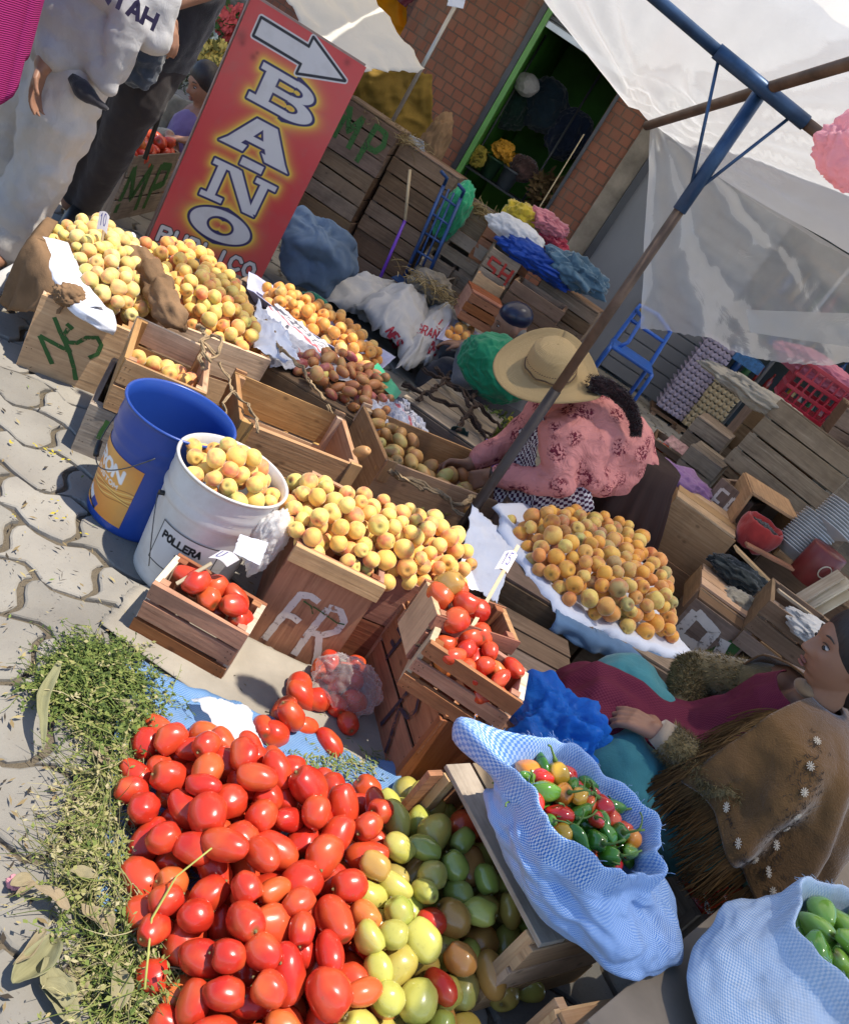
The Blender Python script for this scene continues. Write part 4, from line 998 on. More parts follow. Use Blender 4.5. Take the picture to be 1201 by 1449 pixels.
def lab_white(X, Y):
    base = np.ones(X.shape + (3,)) * np.array((.64, .60, .57)); e = np.minimum(np.minimum(X, 1.25 - X), np.minimum(Y, .8 - Y))
    base = over(base, aa(e - .025, .01) , (.02, .02, .02)); base = over(base, aa(.02 - e, .01) * 0, (0, 0, 0)); base = over(base, (e < .004) * 1.0, (.64, .60, .57))
    base = over(base, aa(text_d(X, Y, 'POLLERA', .13, .52, .085, .12, .4) - .022, .012), (.02, .02, .02))
    base = over(base, aa(text_d(X, Y, 'TALLA', .52, .26, .075, .10, .4) - .018, .012), (.02, .02, .02))
    return base
decal('label', wb, PRINTP, 140, 90, on_cyl(.13, .15, .375, R(-118), R(-46), .085, .215, .002), lab_white, 1.25, .8)
m = MB(); a0 = R(-138); pts = [(.160 * math.cos(a0 + R(34) * t), .160 * math.sin(a0 + R(34) * t), .255 - .12 * t - .05 * t * t) for t in [i / 14 for i in range(15)]]
m.tube(pts, .0016, 6); hb = m.build('handle', WIRE, wb, True)
m = MB(); m.tube([(.142 * math.cos(a0), .142 * math.sin(a0), .257), (.158 * math.cos(a0), .158 * math.sin(a0), .257)], .007, 10); m.build('handle_pin', BLK, hb)
poly = [(WB[0] + .128 * math.cos(i * .5236), WB[1] + .128 * math.sin(i * .5236)) for i in range(12)]
bw = visible(heap(poly, lambda x, y: .32, lambda x, y: .37 + .07 * min(1, edgedist(x, y, poly) / .1), .0255, 90, 3, .15, .88), .95, 8)
lay(bw, PM['peach'], 'peach', 'yellow peach in the white bucket', 'peach', 'peaches in the white bucket', 1.0)
FILM = plastic_film('clear_film', (.95, .93, .92), .35, .4, .2, .7, 45); FILMC = plastic_film('very_clear_film', (.95, .93, .92), .86, .4, .12, .9, 40, .05)
o = lump((-.31, 1.945, .26), (.045, .07, .10), .25, 3, .22, 6, 5, sub=5).build('plastic_bag', FILM, None, True); tag(o, 'crumpled whitish plastic bag hanging between the white bucket and the FR crate', 'bag')

# ---- cloth and sheets on the ground
def weave_mat(name, c1, c2, sc=160, mixk=.0, rough=.55, stripes=None):
    M = Mat(name, rough, .35); uv = M.co('UV')
    ck = M.n('TexChecker', {'Vector': uv, 'Color1': (*c1, 1), 'Color2': (*c2, 1), 'Scale': sc})
    n1 = M.noise(6, M.co('Object'), 5, .6); n2 = M.noise(40, M.co('Object'), 4, .6)
    c = M.mix(M.ramp(n1, [(.35, (0, 0, 0)), (.7, (1, 1, 1))]), ck.outputs['Color'], tuple((a + b) / 2 for a, b in zip(c1, c2)))
    c = M.mix(M.math('MULTIPLY', M.ramp(n2, [(.55, (0, 0, 0)), (.75, (1, 1, 1))]), .3), c, tuple(x * .55 for x in c1))
    c = M.mix(M.math('MULTIPLY', M.ramp(M.noise(3.5, M.co('Object'), 7, .7), [(.5, (0, 0, 0)), (.72, (1, 1, 1))]), .38), c, (.20, .16, .12))
    M.color(c); M.bump(M.math('ADD', M.math('MULTIPLY', ck.outputs['Fac'], .35), M.math('MULTIPLY', n2, 1.2)), .5, .004); return M.m
SACKB = weave_mat('blue_white_weave', (.025, .17, .56), (.50, .62, .76), 300); SACKD = weave_mat('blue_sheet_weave', (.045, .15, .36), (.20, .32, .48), 300)
SACKW = weave_mat('pale_blue_check', (.22, .38, .60), (.64, .68, .74), 260)
def pxsheet(name, pts, zs, mat, label, cat, th=.001, off=0, smooth=True, **k):
    P = [W(u, v, z=z) for (u, v), z in zip(pts, zs if hasattr(zs, '__len__') else [zs] * 4)]
    o = sheet(P, **k).build(name, mat, None, smooth)
    if th: solid(o, th)
    return tag(o, label, cat)
GREYS = fabric('grey_sacking', (.30, .265, .215), 500, .2, .5, .95, 0, 5)
o = tag(sheet([(-.50, 1.60, .016), (.42, 1.55, .016), (.42, 2.02, .016), (-.52, 1.80, .016)], 40, 30, .004, 14, .02, 3).build('ground_cloth', GREYS, None, True), 'flat dirty grey sacking under the small crate and the FR crate', 'cloth'); solid(o, .002)
o = sheet([(-.40, 1.525, .026), (-.06, .95, .022), (.62, 1.24, .022), (.30, 1.76, .026)], 60, 50, .010, 11, .03, 5, sag=lambda u, v: .012 * math.exp(-((v - 1) / .06) ** 2) * (1 + math.sin(u * 25))).build('blue_sheet', SACKD, None, True); solid(o, .0015)
tag(o, 'blue woven plastic sheet spread under the tomato heap', 'sheet')
pxsheet('plastic_bag', [(332, 1063), (378, 1070), (352, 1000), (272, 985)], [.10, .10, .06, .05], FILM, 'empty clear plastic bag lying at the top of the tomato heap', 'bag', .0006, nu=24, nv=24, amp=.012, sc=22, ragged=.03)
o = lump((.085, 1.87, .07), (.09, .07, .075), .15, 3, .2, 5, 8, flat=-.06, sub=5).build('plastic_bag', FILMC, None, True); tag(o, 'clear plastic bag of tomatoes against the FR crate', 'bag')

# papers
PAPER = Mat('white_paper', .85, .2); pn = PAPER.noise(9, PAPER.co('Object'), 5, .6); PAPER.color(PAPER.mix(pn, (.60, .62, .70), (.72, .72, .76))); PAPER.bump(PAPER.noise(35, PAPER.co('Object'), 4, .6, 1), .5, .004); PAPER = PAPER.m
def news_col(X, Y):
    b = np.ones(X.shape + (3,)) * np.array((.55, .55, .60)); ln = (np.sin(Y * 190) > .3) & (np.sin(X * 11) > -.75) & (np.sin(X * 53 + np.sin(Y * 190 // 2) * 3) > -.5)
    b = over(b, ln * .5, (.12, .12, .16)); b = over(b, ((Y > .72) & (Y < .86)) * .85, (.02, .02, .04)); b = over(b, aa(text_d(X, Y, 'DICIEMBRE', .15, .75, .06, .07, .35) - .012, .01), (.75, .7, .7)); b = over(b, ((Y > .62) & (Y < .68)) * .8, (.5, .04, .05)); return b
def newspaper(name, corners, label, seed=0, amp=.01):
    P = [Vector(c) for c in corners]; s_ = sheet(corners, 60, 60, amp, 12, .02, seed); V = s_.v
    it = iter(range(len(V)))
    o = decal(name, None, PRINTP, 60, 60, lambda u, v: tuple(V[int(round(v * 60)) * 61 + int(round(u * 60))]), news_col); solid(o, .0008); return tag(o, label, 'newspaper')
pxsheet('paper_sheet', [(648, 822), (705, 852), (728, 770), (668, 715)], [.345, .34, .345, .35], PAPER, 'white paper hanging over the edge between the peach and apricot heaps', 'paper', nu=30, nv=30, amp=.012, sc=10, ragged=.05, seed=2)
a1 = [W(u, v, z=z) for (u, v), z in zip([(700, 712), (740, 800), (800, 870), (880, 905), (985, 935)], [.385, .36, .355, .355, .36])]
a2 = [W(u, v, z=z) for (u, v), z in zip([(790, 715), (830, 740), (880, 770), (915, 800), (945, 880)], [.355] * 5)]
def pfn(u, v):
    i = min(3, int(u * 4)); f = u * 4 - i; p = a1[i].lerp(a1[i + 1], f); q = a2[i].lerp(a2[i + 1], f); r_ = p.lerp(q, v)
    r_ = r_ + Vector((0, 0, .010 * fbm(r_, 9, 3, 4) + .02 * math.exp(-((v) / .12) ** 2) * fbm((u * 9, 2, 1), 1, 3)))
    if v < .04: r_ = r_ + Vector((fbm((u * 14, 0, 0), 1, 3) * .03, fbm((u * 14, 5, 0), 1, 3) * .03, -.02))
    return r_
o = MB().grid(pfn, 70, 24).build('paper_sheet', PAPER, None, True); solid(o, .001); tag(o, 'wide white paper spread under the apricot heap', 'paper')
BURLAP = fabric('burlap', (.20, .12, .065), 350, .3, .7, .95, 0, 7)
# burlap roll between the two peach crates and over the left crate
m = MB(); P = [W(u, v, z=z) for u, v, z in ((190, 352, .36), (212, 385, .37), (228, 415, .37), (238, 440, .35), (262, 470, .31))]
m.tube([P[0].lerp(P[1], t) for t in (0, .5)] + [P[1].lerp(P[2], t) for t in (0, .5)] + [P[2].lerp(P[3], t) for t in (0, .5)] + [P[3], P[4]], [.03, .042, .05, .052, .05, .05, .045, .03], 16)
o = m.build('burlap_roll', BURLAP, None, True); subsurf(o, 2); tx = bpy.data.textures.new('burlap_folds', 'CLOUDS'); tx.noise_scale = .05; d = o.modifiers.new('D', 'DISPLACE'); d.texture = tx; d.strength = .06; tag(o, 'roll of brown burlap dividing the two peach crates', 'burlap')
def drape(name, top_pts, drop, mat, label, cat, n=60, k=16, out=.02, seed=0, sc=14, fold=.012, inward=.05):
    """cloth hung over an edge: first inward on top, then down along -z with folds"""
    T = [Vector(p) for p in top_pts]; seg = [0]
    for a, b in zip(T, T[1:]): seg.append(seg[-1] + (b - a).length)
    def at(u):
        s = u * seg[-1]
        for i in range(len(T) - 1):
            if s <= seg[i + 1] + 1e-9: f = (s - seg[i]) / (seg[i + 1] - seg[i]); return T[i].lerp(T[i + 1], f), (T[i + 1] - T[i]).normalized()
        return T[-1], (T[-1] - T[-2]).normalized()
    def fn(u, v):
        p, d = at(u); nrm = Vector((d.y, -d.x, 0)).normalized()
        L = drop(u) if callable(drop) else drop
        if v < .2: q = p - nrm * inward * (1 - v / .2) + Vector((0, 0, .004))
        else:
            t = (v - .2) / .8; q = p + nrm * (out * math.sin(min(1, t * 3) * math.pi / 2)) - Vector((0, 0, L * t))
            q = q + nrm * fold * t * (math.sin(u * seg[-1] * 60 + 3 * fbm((u * 4, t, seed), 1, 2)) + fbm((u * 9, t * 2, seed), 1, 3))
        return q + Vector((0, 0, .004 * fbm(q, sc, 3, seed)))
    o = MB().grid(fn, n, k, .5, seg[-1], 1).build(name, mat, None, True); solid(o, .002); return tag(o, label, cat)
PT = [W(66, 308, z=.34), W(46, 335, z=.34), W(58, 360, z=.33), W(75, 400, z=.30), W(100, 425, z=.285)]
drape('denim_cloth', [p_ + Vector((0, 0, -.012)) for p_ in (W(790, 868, z=.35), W(850, 900, z=.35), W(900, 918, z=.35), W(960, 935, z=.35))], .045, fabric('denim_edge', (.10, .17, .27), 700), 'strip of blue denim under the edge of the white paper', 'cloth', fold=.008, out=.015, k=8)
drape('burlap_cloth', PT, lambda u: .25 if u < .55 else .25 - .45 * (u - .55), BURLAP, 'brown burlap hanging over the left end of the NS crate', 'burlap', fold=.01, inward=.04)
PT = [W(62, 335, z=.345), W(85, 388, z=.325), W(122, 436, z=.305), W(165, 458, z=.285)]
drape('paper_sheet', PT, .035, PAPER, 'white paper lining the front edge of the NS crate', 'paper', fold=.006, inward=.08, k=10)
m = lump(tuple(W(98, 418, z=.30)), (.045, .05, .035), .2, 3, .2, 5, 2); tag(m.build('burlap_roll', BURLAP, None, True), 'curled corner of burlap on the front edge of the NS crate', 'burlap')
pxsheet('paper_sheet', [(360, 495), (425, 515), (405, 470), (362, 425)], [.30, .32, .35, .33], PAPER, 'white paper sheet folded down right of the second peach crate', 'paper', nu=24, nv=24, amp=.025, sc=9, ragged=.06, seed=6)
pxsheet('paper_sheet', [(180, 348), (215, 372), (190, 330), (176, 330)], [.33, .34, .37, .37], PAPER, 'small folded white paper at the top of the burlap roll', 'paper', nu=12, nv=12, amp=.02, sc=15, ragged=.06, seed=7)
# back trays: lined with white-lilac paper
LIL = plain('lilac_paper', (.42, .43, .60), .85, var=.12, bump=.3)
def tray(pts, z, h, label, mat, seed):
    P = [W(u, v, z=z) for u, v in pts]
    def fn(u, v):
        a = P[0].lerp(P[1], u); b = P[3].lerp(P[2], u); p = a.lerp(b, v); e = min(v, 1 - v, u * 2, 2 - 2 * u)
        p.z += -h * min(1, e / .18) + .008 * fbm(p, 14, 3, seed); return p
    o = MB().grid(fn, 60, 26).build('lined_tray', mat, None, True); solid(o, .003); return tag(o, label, 'tray')
tray([(350, 408), (530, 532), (560, 505), (352, 385)], .285, .05, 'long tray lined with white paper holding orange apricots at the back', LIL, 3)
tray([(618, 478), (668, 500), (690, 478), (640, 450)], .30, .05, 'small tray lined with lilac paper left of the old woman', LIL, 4)
crate('dark crate under the left half of the long apricot tray', (-1.28, 3.52, 0), .12, .36, .34, .225, mat=WOODD, floor=False, lid=3)
crate('dark crate under the right half of the long apricot tray', (-.90, 3.50, 0), .14, .40, .34, .225, mat=WOODD, floor=False, lid=3)
crate('low crate under the red prickly pears', (-.88, 3.06, 0), .15, .50, .36, .215, mat=WOODD, floor=False, lid=4)
newspaper('newspaper', [(-.98, 3.20, .245), (-.80, 3.02, .24), (-.62, 3.40, .25), (-.92, 3.50, .27)], 'crumpled newspaper under the red prickly pears', 3, .02)
newspaper('newspaper', [(-1.05, 3.36, .27), (-.62, 3.28, .25), (-.48, 3.48, .26), (-1.05, 3.56, .30)], 'dark printed newspaper hanging from the back apricot tray', 5, .02)
newspaper('newspaper', [(-.48, 3.25, .27), (-.32, 3.05, .26), (-.15, 3.35, .27), (-.34, 3.48, .30)], 'folded newspaper right of the red prickly pears', 8, .03)
o = sheet([W(518, 527, z=.3), W(560, 565, z=.3), W(568, 555, z=.32), W(535, 513, z=.32)], 12, 12, .004).build('green_card', plain('green_card', (.03, .30, .16), .5), None, True); tag(o, 'small bright green card among the newspapers', 'card')

# ---- ropes
ROPE = fabric('sisal_rope', (.30, .21, .12), 400, .35, .8, .95, 0, 30); ROPED = fabric('dark_rope', (.06, .04, .03), 400, .4, .8, .95, 0, 30)
def rope(pts, r, mat, label, jit=.006, n=6, name='rope', strands=2, seed=0):
    P = [Vector(p) for p in pts]; Q = []
    rg = random.Random(seed)
    for a, b in zip(P, P[1:]):
        k = max(2, int((b - a).length / .012))
        for s in range(k): Q.append(a.lerp(b, s / k))
    Q.append(P[-1]); Q = [q + Vector((fbm(q, 20, 2, seed), fbm(q, 20, 2, seed + 3), fbm(q, 20, 2, seed + 5))) * jit for q in Q]
    m = MB(); L = 0
    for st in range(strands):
        pts2 = []; L = 0
        for i, q in enumerate(Q):
            d = (Q[min(i + 1, len(Q) - 1)] - Q[max(i - 1, 0)]).normalized(); n1 = d.orthogonal().normalized(); n2 = d.cross(n1)
            if i: L += (Q[i] - Q[i - 1]).length
            a = L / (r * 6) + st * 2 * math.pi / strands; pts2.append(q + (n1 * math.cos(a) + n2 * math.sin(a)) * r * .55)
        m.tube(pts2, r * .62, n)
    return tag(m.build(name, mat, None, True), label, 'rope')
w3 = lambda u, v, z: tuple(W(u, v, z=z))
rope([w3(283, 455, .40), w3(290, 478, .42), w3(282, 500, .38), w3(292, 520, .36), w3(286, 545, .32), w3(284, 568, .28)], .007, ROPE, 'frayed sisal rope tied to the corner of the open crate', .02, seed=1)
rope([w3(283, 480, .42), w3(300, 474, .43), w3(312, 490, .43), w3(300, 512, .42), w3(284, 500, .42), w3(290, 482, .44), w3(306, 500, .42)], .006, ROPE, 'loop of sisal rope knotted between the upright crate and the open crate', .02, seed=2)
rope([w3(308, 512, .38), w3(322, 530, .39), w3(332, 556, .38), w3(350, 575, .38), w3(366, 592, .39), w3(362, 612, .37)], .005, ROPE, 'thin string hanging into the open crate', .012, seed=3)
rope([w3(332, 556, .39), w3(318, 568, .38), w3(318, 585, .36)], .004, ROPE, 'short end of string hanging left of the open crate', .012, seed=4)
rope([w3(460, 572, .36), w3(475, 590, .34), w3(488, 612, .32), w3(492, 632, .30)], .006, ROPE, 'twisted rope at the right end of the open crate', .015, seed=5)
rope([w3(548, 665, .31), w3(575, 676, .31), w3(610, 690, .31), w3(650, 712, .31), w3(685, 705, .31)], .009, ROPE, 'thick sisal rope along the front of the prickly pear crate', .02, strands=3, seed=6)
rope([w3(560, 672, .32), w3(590, 690, .30), w3(625, 695, .32), w3(640, 715, .31), w3(660, 728, .31)], .007, ROPE, 'second rope coiled at the front of the prickly pear crate', .03, seed=7)
rope([w3(690, 735, .33), w3(684, 755, .31), w3(676, 778, .29)], .007, ROPE, 'rope knot hanging right of the metal pole', .03, seed=8)
rope([w3(380, 452, .33), w3(400, 500, .33), w3(428, 520, .33), w3(440, 545, .33), w3(462, 562, .33)], .007, ROPE, 'rope along the back of the large open crate', .02, seed=9)

# ---- price tags on sticks
def price(a, b, card, label, txt):
    e = empty('price_stick', a, 0, label, 'price tag'); m = MB(); b = Vector(b) - Vector(a)
    m.bar((0, 0, 0), b, .010, .003); m.build('stick', WOODP, e)
    if card:
        c, w_, h_, up = card; d = b.normalized(); s = Vector((math.cos(up), math.sin(up), 0)); o_ = Vector(c) - Vector(a)
        decal('card', e, PRINTP, 50, 36, lambda u, v: tuple(o_ + s * w_ * (u - .5) + d * h_ * (v - .5) + Vector((0, -.004, .01 * math.sin(u * 3)))), lambda X, Y: over(np.ones(X.shape + (3,)) * np.array((.70, .64, .62)), aa(text_d(X, Y, txt, .15, .2, .22, .5, .4) - .03, .03), (.05, .05, .22)), 1, .8)
    return e
price(W(665, 892, z=.43), W(733, 772, z=.56), (tuple(W(716, 795, z=.56)), .04, .075, .5), 'long wooden stick with a narrow price card between the two right tomato crates', '15')
price(W(250, 826, z=.19), W(300, 797, z=.26), (tuple(W(318, 790, z=.27)), .05, .035, .2), 'small price card on a stick in the small crate by the white bucket', 'U')
price(W(145, 340, z=.40), W(150, 310, z=.47), (tuple(W(147, 316, z=.47)), .035, .06, .3), 'small white price card standing in the pale peaches', '10')
o = sheet([w3(330, 782, .27), w3(368, 800, .27), w3(380, 768, .31), w3(340, 756, .31)], 14, 10, .006, 20, .04).build('card', PAPER, None, True); tag(o, 'torn paper card lying over the white bucket label', 'card')
# ================================================================ SACKS AND PEPPERS
random.seed(31)
def sack(name, label, base, mouth, r0, r1, mat, zb, ear=None, lip=.05, seed=1, fold=.10, inner=.10, n=110, sq=(1, 1)):
    """bag lofted from base to mouth with a rolled lip; points: centres (x,y,z)"""
    B, M_ = Vector(base), Vector(mouth); ax = (M_ - B)
    def fn(t, a):
        ca_, sa_ = math.cos(a), math.sin(a)
        if t < .72:
            s = t / .72; c = B.lerp(M_, s); prof = (math.sin(min(1, s * 3.2) * math.pi / 2) ** .6) if s < .32 else 1
            r = (r0 + (r1 - r0) * s + .035 * math.sin(math.pi * s)) * max(.0, prof); dz = 0
            wr = fold * (s ** .7) * (.35 * math.sin(a * 7 + seed + 2.5 * fbm((ca_, sa_, s), 1.2, 2, seed)) + fbm((ca_ * 1.2, sa_ * 1.2, s * 2.2), 1.5, 3, seed) + .5 * max(0, ridge((ca_ * 1.5, sa_ * 1.5, s * 1.3), 1.6, seed) - .5))
            r *= 1 + wr
        elif t < .86:
            s = (t - .72) / .14; c = M_ + Vector((0, 0, .03 * math.sin(math.pi * s)))
            r = r1 * (1 + fold * (.35 * math.sin(a * 7 + seed + 2.5 * fbm((ca_, sa_, 1), 1.2, 2, seed)) + fbm((ca_ * 1.2, sa_ * 1.2, 2.2), 1.5, 3, seed) + .5 * max(0, ridge((ca_ * 1.5, sa_ * 1.5, 1.3), 1.6, seed) - .5))); r = r * (1 - .16 * s) + .008 * math.sin(math.pi * s); dz = .03 * math.sin(math.pi * s) * (1 + .8 * fbm((ca_ * 2, sa_ * 2, 0), 1, 2, seed))
        else:
            s = (t - .86) / .14; c = M_; r = r1 * .84 * (1 - .10 * s); dz = -inner * s
        e = 0
        if ear:
            da = (a - ear[0] + math.pi) % (2 * math.pi) - math.pi; e = math.exp(-(da / ear[2]) ** 2) * ear[1] * math.exp(-((t - .76) / .10) ** 2); r += e; dz += e * ear[3]
        p = c + Vector((ca_ * r * sq[0], sa_ * r * sq[1], dz))
        if t < .12: p.z = max(zb, p.z)
        p.z = max(zb + .002, p.z) if t < .5 else p.z
        return p
    m = solidish(fn, n, 80, (2 * math.pi * (r0 + r1) / 2, ax.length * 1.9), capb=True)
    o = m.build(name, mat, None, True); t_ = MB(); rg = random.Random(seed)
    for _ in range(170):
        a = rg.uniform(0, 6.28); p = fn(rg.uniform(.775, .815), a); d = V3_(math.cos(a) * .6 + rg.gauss(0, .4), math.sin(a) * .6 + rg.gauss(0, .4), rg.gauss(.1, .5)).normalized(); l = rg.uniform(.004, .018)
        t_.tube([p, p + d * l * .5, p + d * l + V3_(rg.gauss(0, .003), 0, -.003)], .0005, 3, cap=False)
    t_.build('frayed_threads', mat, o); return tag(o, label, 'sack')
V3_ = lambda *a: Vector(a)
sack('pepper_sack', 'blue and white woven sack of mixed chili peppers standing on the tipped crate', (.765, 1.475, .265), (.60, 1.405, .445), .20, .158, SACKB, .266, ear=(R(166), .13, .24, -.35), seed=3, fold=.17, sq=(1.06, .92))
sack('pepper_sack', 'pale blue checked sack of green peppers at the lower right corner on the board', (1.13, 1.27, .30), (1.235, 1.43, .50), .185, .175, SACKW, .29, seed=9, fold=.09, sq=(1.1, 1.0))
# peppers: lobed body + stem (a part)
def pepper_mesh(r, h, lobes, nm, mat, bend=0):
    pr = []
    for i in range(12):
        t = i / 11; z = (t - .5) * h; rr = r * (math.sin(math.pi * min(1, t * .85 + .13)) ** .6) * (1 - .45 * (1 - t) ** 2)
        if t > .93: z -= h * .03
        pr.append((max(rr, .0008), z))
    me = revolve_mesh(pr, 20, lobes, .10, name=nm, bend=bend).mesh(nm); me.materials.append(mat); me.polygons.foreach_set('use_smooth', [True] * len(me.polygons)); return me
def pep_mat(nm, stops): return fruit_mat(nm, stops, None, .16, .03, 20, .6)
PG = pep_mat('pepper_green', [(0, (.03, .12, .012)), (.6, (.06, .20, .02)), (1, (.14, .26, .03))]); PR_ = pep_mat('pepper_red', [(0, (.50, .02, .015)), (.8, (.58, .03, .02)), (1, (.62, .14, .03))])
PO = pep_mat('pepper_orange', [(0, (.62, .20, .02)), (.5, (.55, .32, .03)), (1, (.38, .30, .04))]); PLG = pep_mat('pepper_light_green', [(0, (.10, .26, .03)), (.6, (.16, .34, .045)), (1, (.26, .42, .06))])
stm = MB(); stm.tube([(0, 0, 0), (.001, 0, .006), (.004, 0, .015), (.010, .002, .024), (.018, .003, .028)], [.0045, .0022, .0016, .0014, .0018], 7); stm = stm.mesh('stem'); stm.materials.append(plain('pepper_stem', (.10, .18, .03), .6)); stm.polygons.foreach_set('use_smooth', [True] * len(stm.polygons))
kinds = [('green', [pepper_mesh(.0165, .046, 4, 'chili', PG), pepper_mesh(.014, .054, 3, 'chili', PG, 3)], 'dark green chili pepper in the blue sack'), ('red', [pepper_mesh(.019, .042, 4, 'chili', PR_), pepper_mesh(.0155, .044, 3, 'chili', PR_)], 'red chili pepper in the blue sack'), ('orange', [pepper_mesh(.019, .042, 4, 'chili', PO)], 'orange yellow chili pepper in the blue sack')]
def pepper(b, meshes, label, group, sc, hh):
    o = bpy.data.objects.new('chili_pepper', random.choice(meshes)); COL.objects.link(o); o.location = b[:3]; s = b[3] / sc; o.scale = (s, s, s)
    o.rotation_euler = (rnd(.5, 2.2), rnd(-.6, .6), rnd(0, 6.28)); tag(o, label, 'pepper', group)
    st = bpy.data.objects.new('stem', stm); COL.objects.link(st); st.parent = o; st.location = (0, 0, hh)
mc = (.60, 1.405)
poly = [(mc[0] - .008 + .132 * math.cos(i * .524), mc[1] + .012 + .106 * math.sin(i * .524)) for i in range(12)]
for b in visible(heap(poly, lambda x, y: .42, lambda x, y: .478 + .03 * min(1, edgedist(x, y, poly) / .1), .0205, 300, 4, .18, .84), .95, 6):
    k = random.choices(kinds, [.52, .32, .16])[0]; pepper(b, k[1], k[2], 'chili peppers in the blue sack', .0165, .021)
big = [pepper_mesh(.034, .088, 4, 'pepper', PLG), pepper_mesh(.031, .098, 3, 'pepper', PLG, 1.5)]
mc2 = (1.235, 1.43); poly2 = [(mc2[0] + .155 * math.cos(i * .524), mc2[1] + .142 * math.sin(i * .524)) for i in range(12)]
for b in visible(heap(poly2, lambda x, y: .43, lambda x, y: .545 + .05 * min(1, edgedist(x, y, poly2) / .12), .037, 120, 4, .12, .82), .95, 6):
    pepper(b, big, 'large light green pepper in the pale checked sack', 'green peppers in the pale sack', .036, .042)
# board and crates at the lower right
PLY = plain('weathered_board', (.22, .175, .13), .8, .3, var=.25, scale=4, bump=.2)
A, B = W(1215, 1118, z=.29), W(872, 1408, z=.29); d = (B - A).normalized(); m = MB(); m.bar(A + Vector((.11 * -d.y * -1, .11 * -d.x, 0)) * 1, B + Vector((.11 * d.y * -1, .11 * d.x, 0)) * 1, .22, .018) if False else None
nrm = Vector((-d.y, d.x, 0)); nrm = nrm if nrm.x > 0 else -nrm
m = MB(); m.bar(A + nrm * .17 - d * .3, B + nrm * .17 + d * .12, .34, .018); o = m.build('wide_board', PLY, None, bev=.002); tag(o, 'wide weathered grey board lying under the pale checked sack', 'board')
crate('crate under the wide grey board at the lower right', (.98, 1.15, 0), R(56), .50, -.30, .272, mat=WOODD, floor=False)
a, b = W(790, 1432, z=.24), W(905, 1408, z=.24); dd = b - a
crate('crate at the very bottom edge with pale top slats below the tipped crate', (a.x, a.y - .01, .0), math.atan2(dd.y, dd.x), .30, -.22, .24, mat=WOOD, lid=3, floor=False)
# tomato crate under the poncho
a = W(1000, 1302, z=.17); b = W(932, 1192, z=.17); dd = b - a
c_p = crate('small crate of tomatoes half covered by the brown poncho fringe', (a.x, a.y, .0), math.atan2(dd.y, dd.x), dd.length, -.28, .17, mat=WOODG, slats_side=2)
fr = (a.x, a.y, math.atan2(dd.y, dd.x)); rp = rectpoly(fr, .02, dd.length - .02, -.26, -.02)
for (x, y, z, r) in visible(heap(rp, lambda x, y: .11, lambda x, y: .225, .035, 60, 8, .1, .88)):
    put(TM['ripe_tomato'], 'tomato', (x, y, z), r / .0305, (rnd(1, 2), rnd(-.5, .5), rnd(0, 6)), 'tomato in the crate under the poncho fringe', 'tomato', 'tomatoes under the poncho fringe')
rope([w3(1002, 1290, .22), w3(992, 1262, .23), w3(1000, 1292, .24), w3(1030, 1285, .25), w3(1058, 1262, .27), w3(1085, 1262, .29)], .0035, plain('white_cord', (.62, .56, .50), .6), 'loose white plastic cord over the edge of the tomato crate', .008, strands=1)
# blue bag
BFILM = plastic_film('blue_film', (.03, .22, .75), .22, .45, .15, 1.0, 40, .08)
o = lump((.60, 1.83, .30), (.13, .10, .12), .55, 3.6, .16, 3, 4, sub=6).build('plastic_bag', BFILM, None, True); tag(o, 'bright blue plastic bag crumpled behind the blue pepper sack', 'bag')
KN = Mat('black_knit', .95, .1); vt = KN.n('TexVoronoi', {'Vector': KN.co('Object'), 'Scale': 70.0}); KN.color(KN.mix(KN.ramp(vt.outputs['Distance'], [(.30, (1, 1, 1)), (.36, (0, 0, 0))]), (.018, .016, .018), (.16, .16, .16))); KN = KN.m
o = lump((.70, 2.10, .33), (.11, .085, .06), .12, 3, .1, 5, 6, flat=-.04).build('knitted_bag', KN, None, True); tag(o, 'black knitted pouch with white pattern beside the woman\'s knee', 'pouch')
crate('dark box under the blue plastic bag and the knitted pouch', (.52, 1.76, 0), R(20), .30, .42, .22, mat=WOODD, lid=3, floor=False)

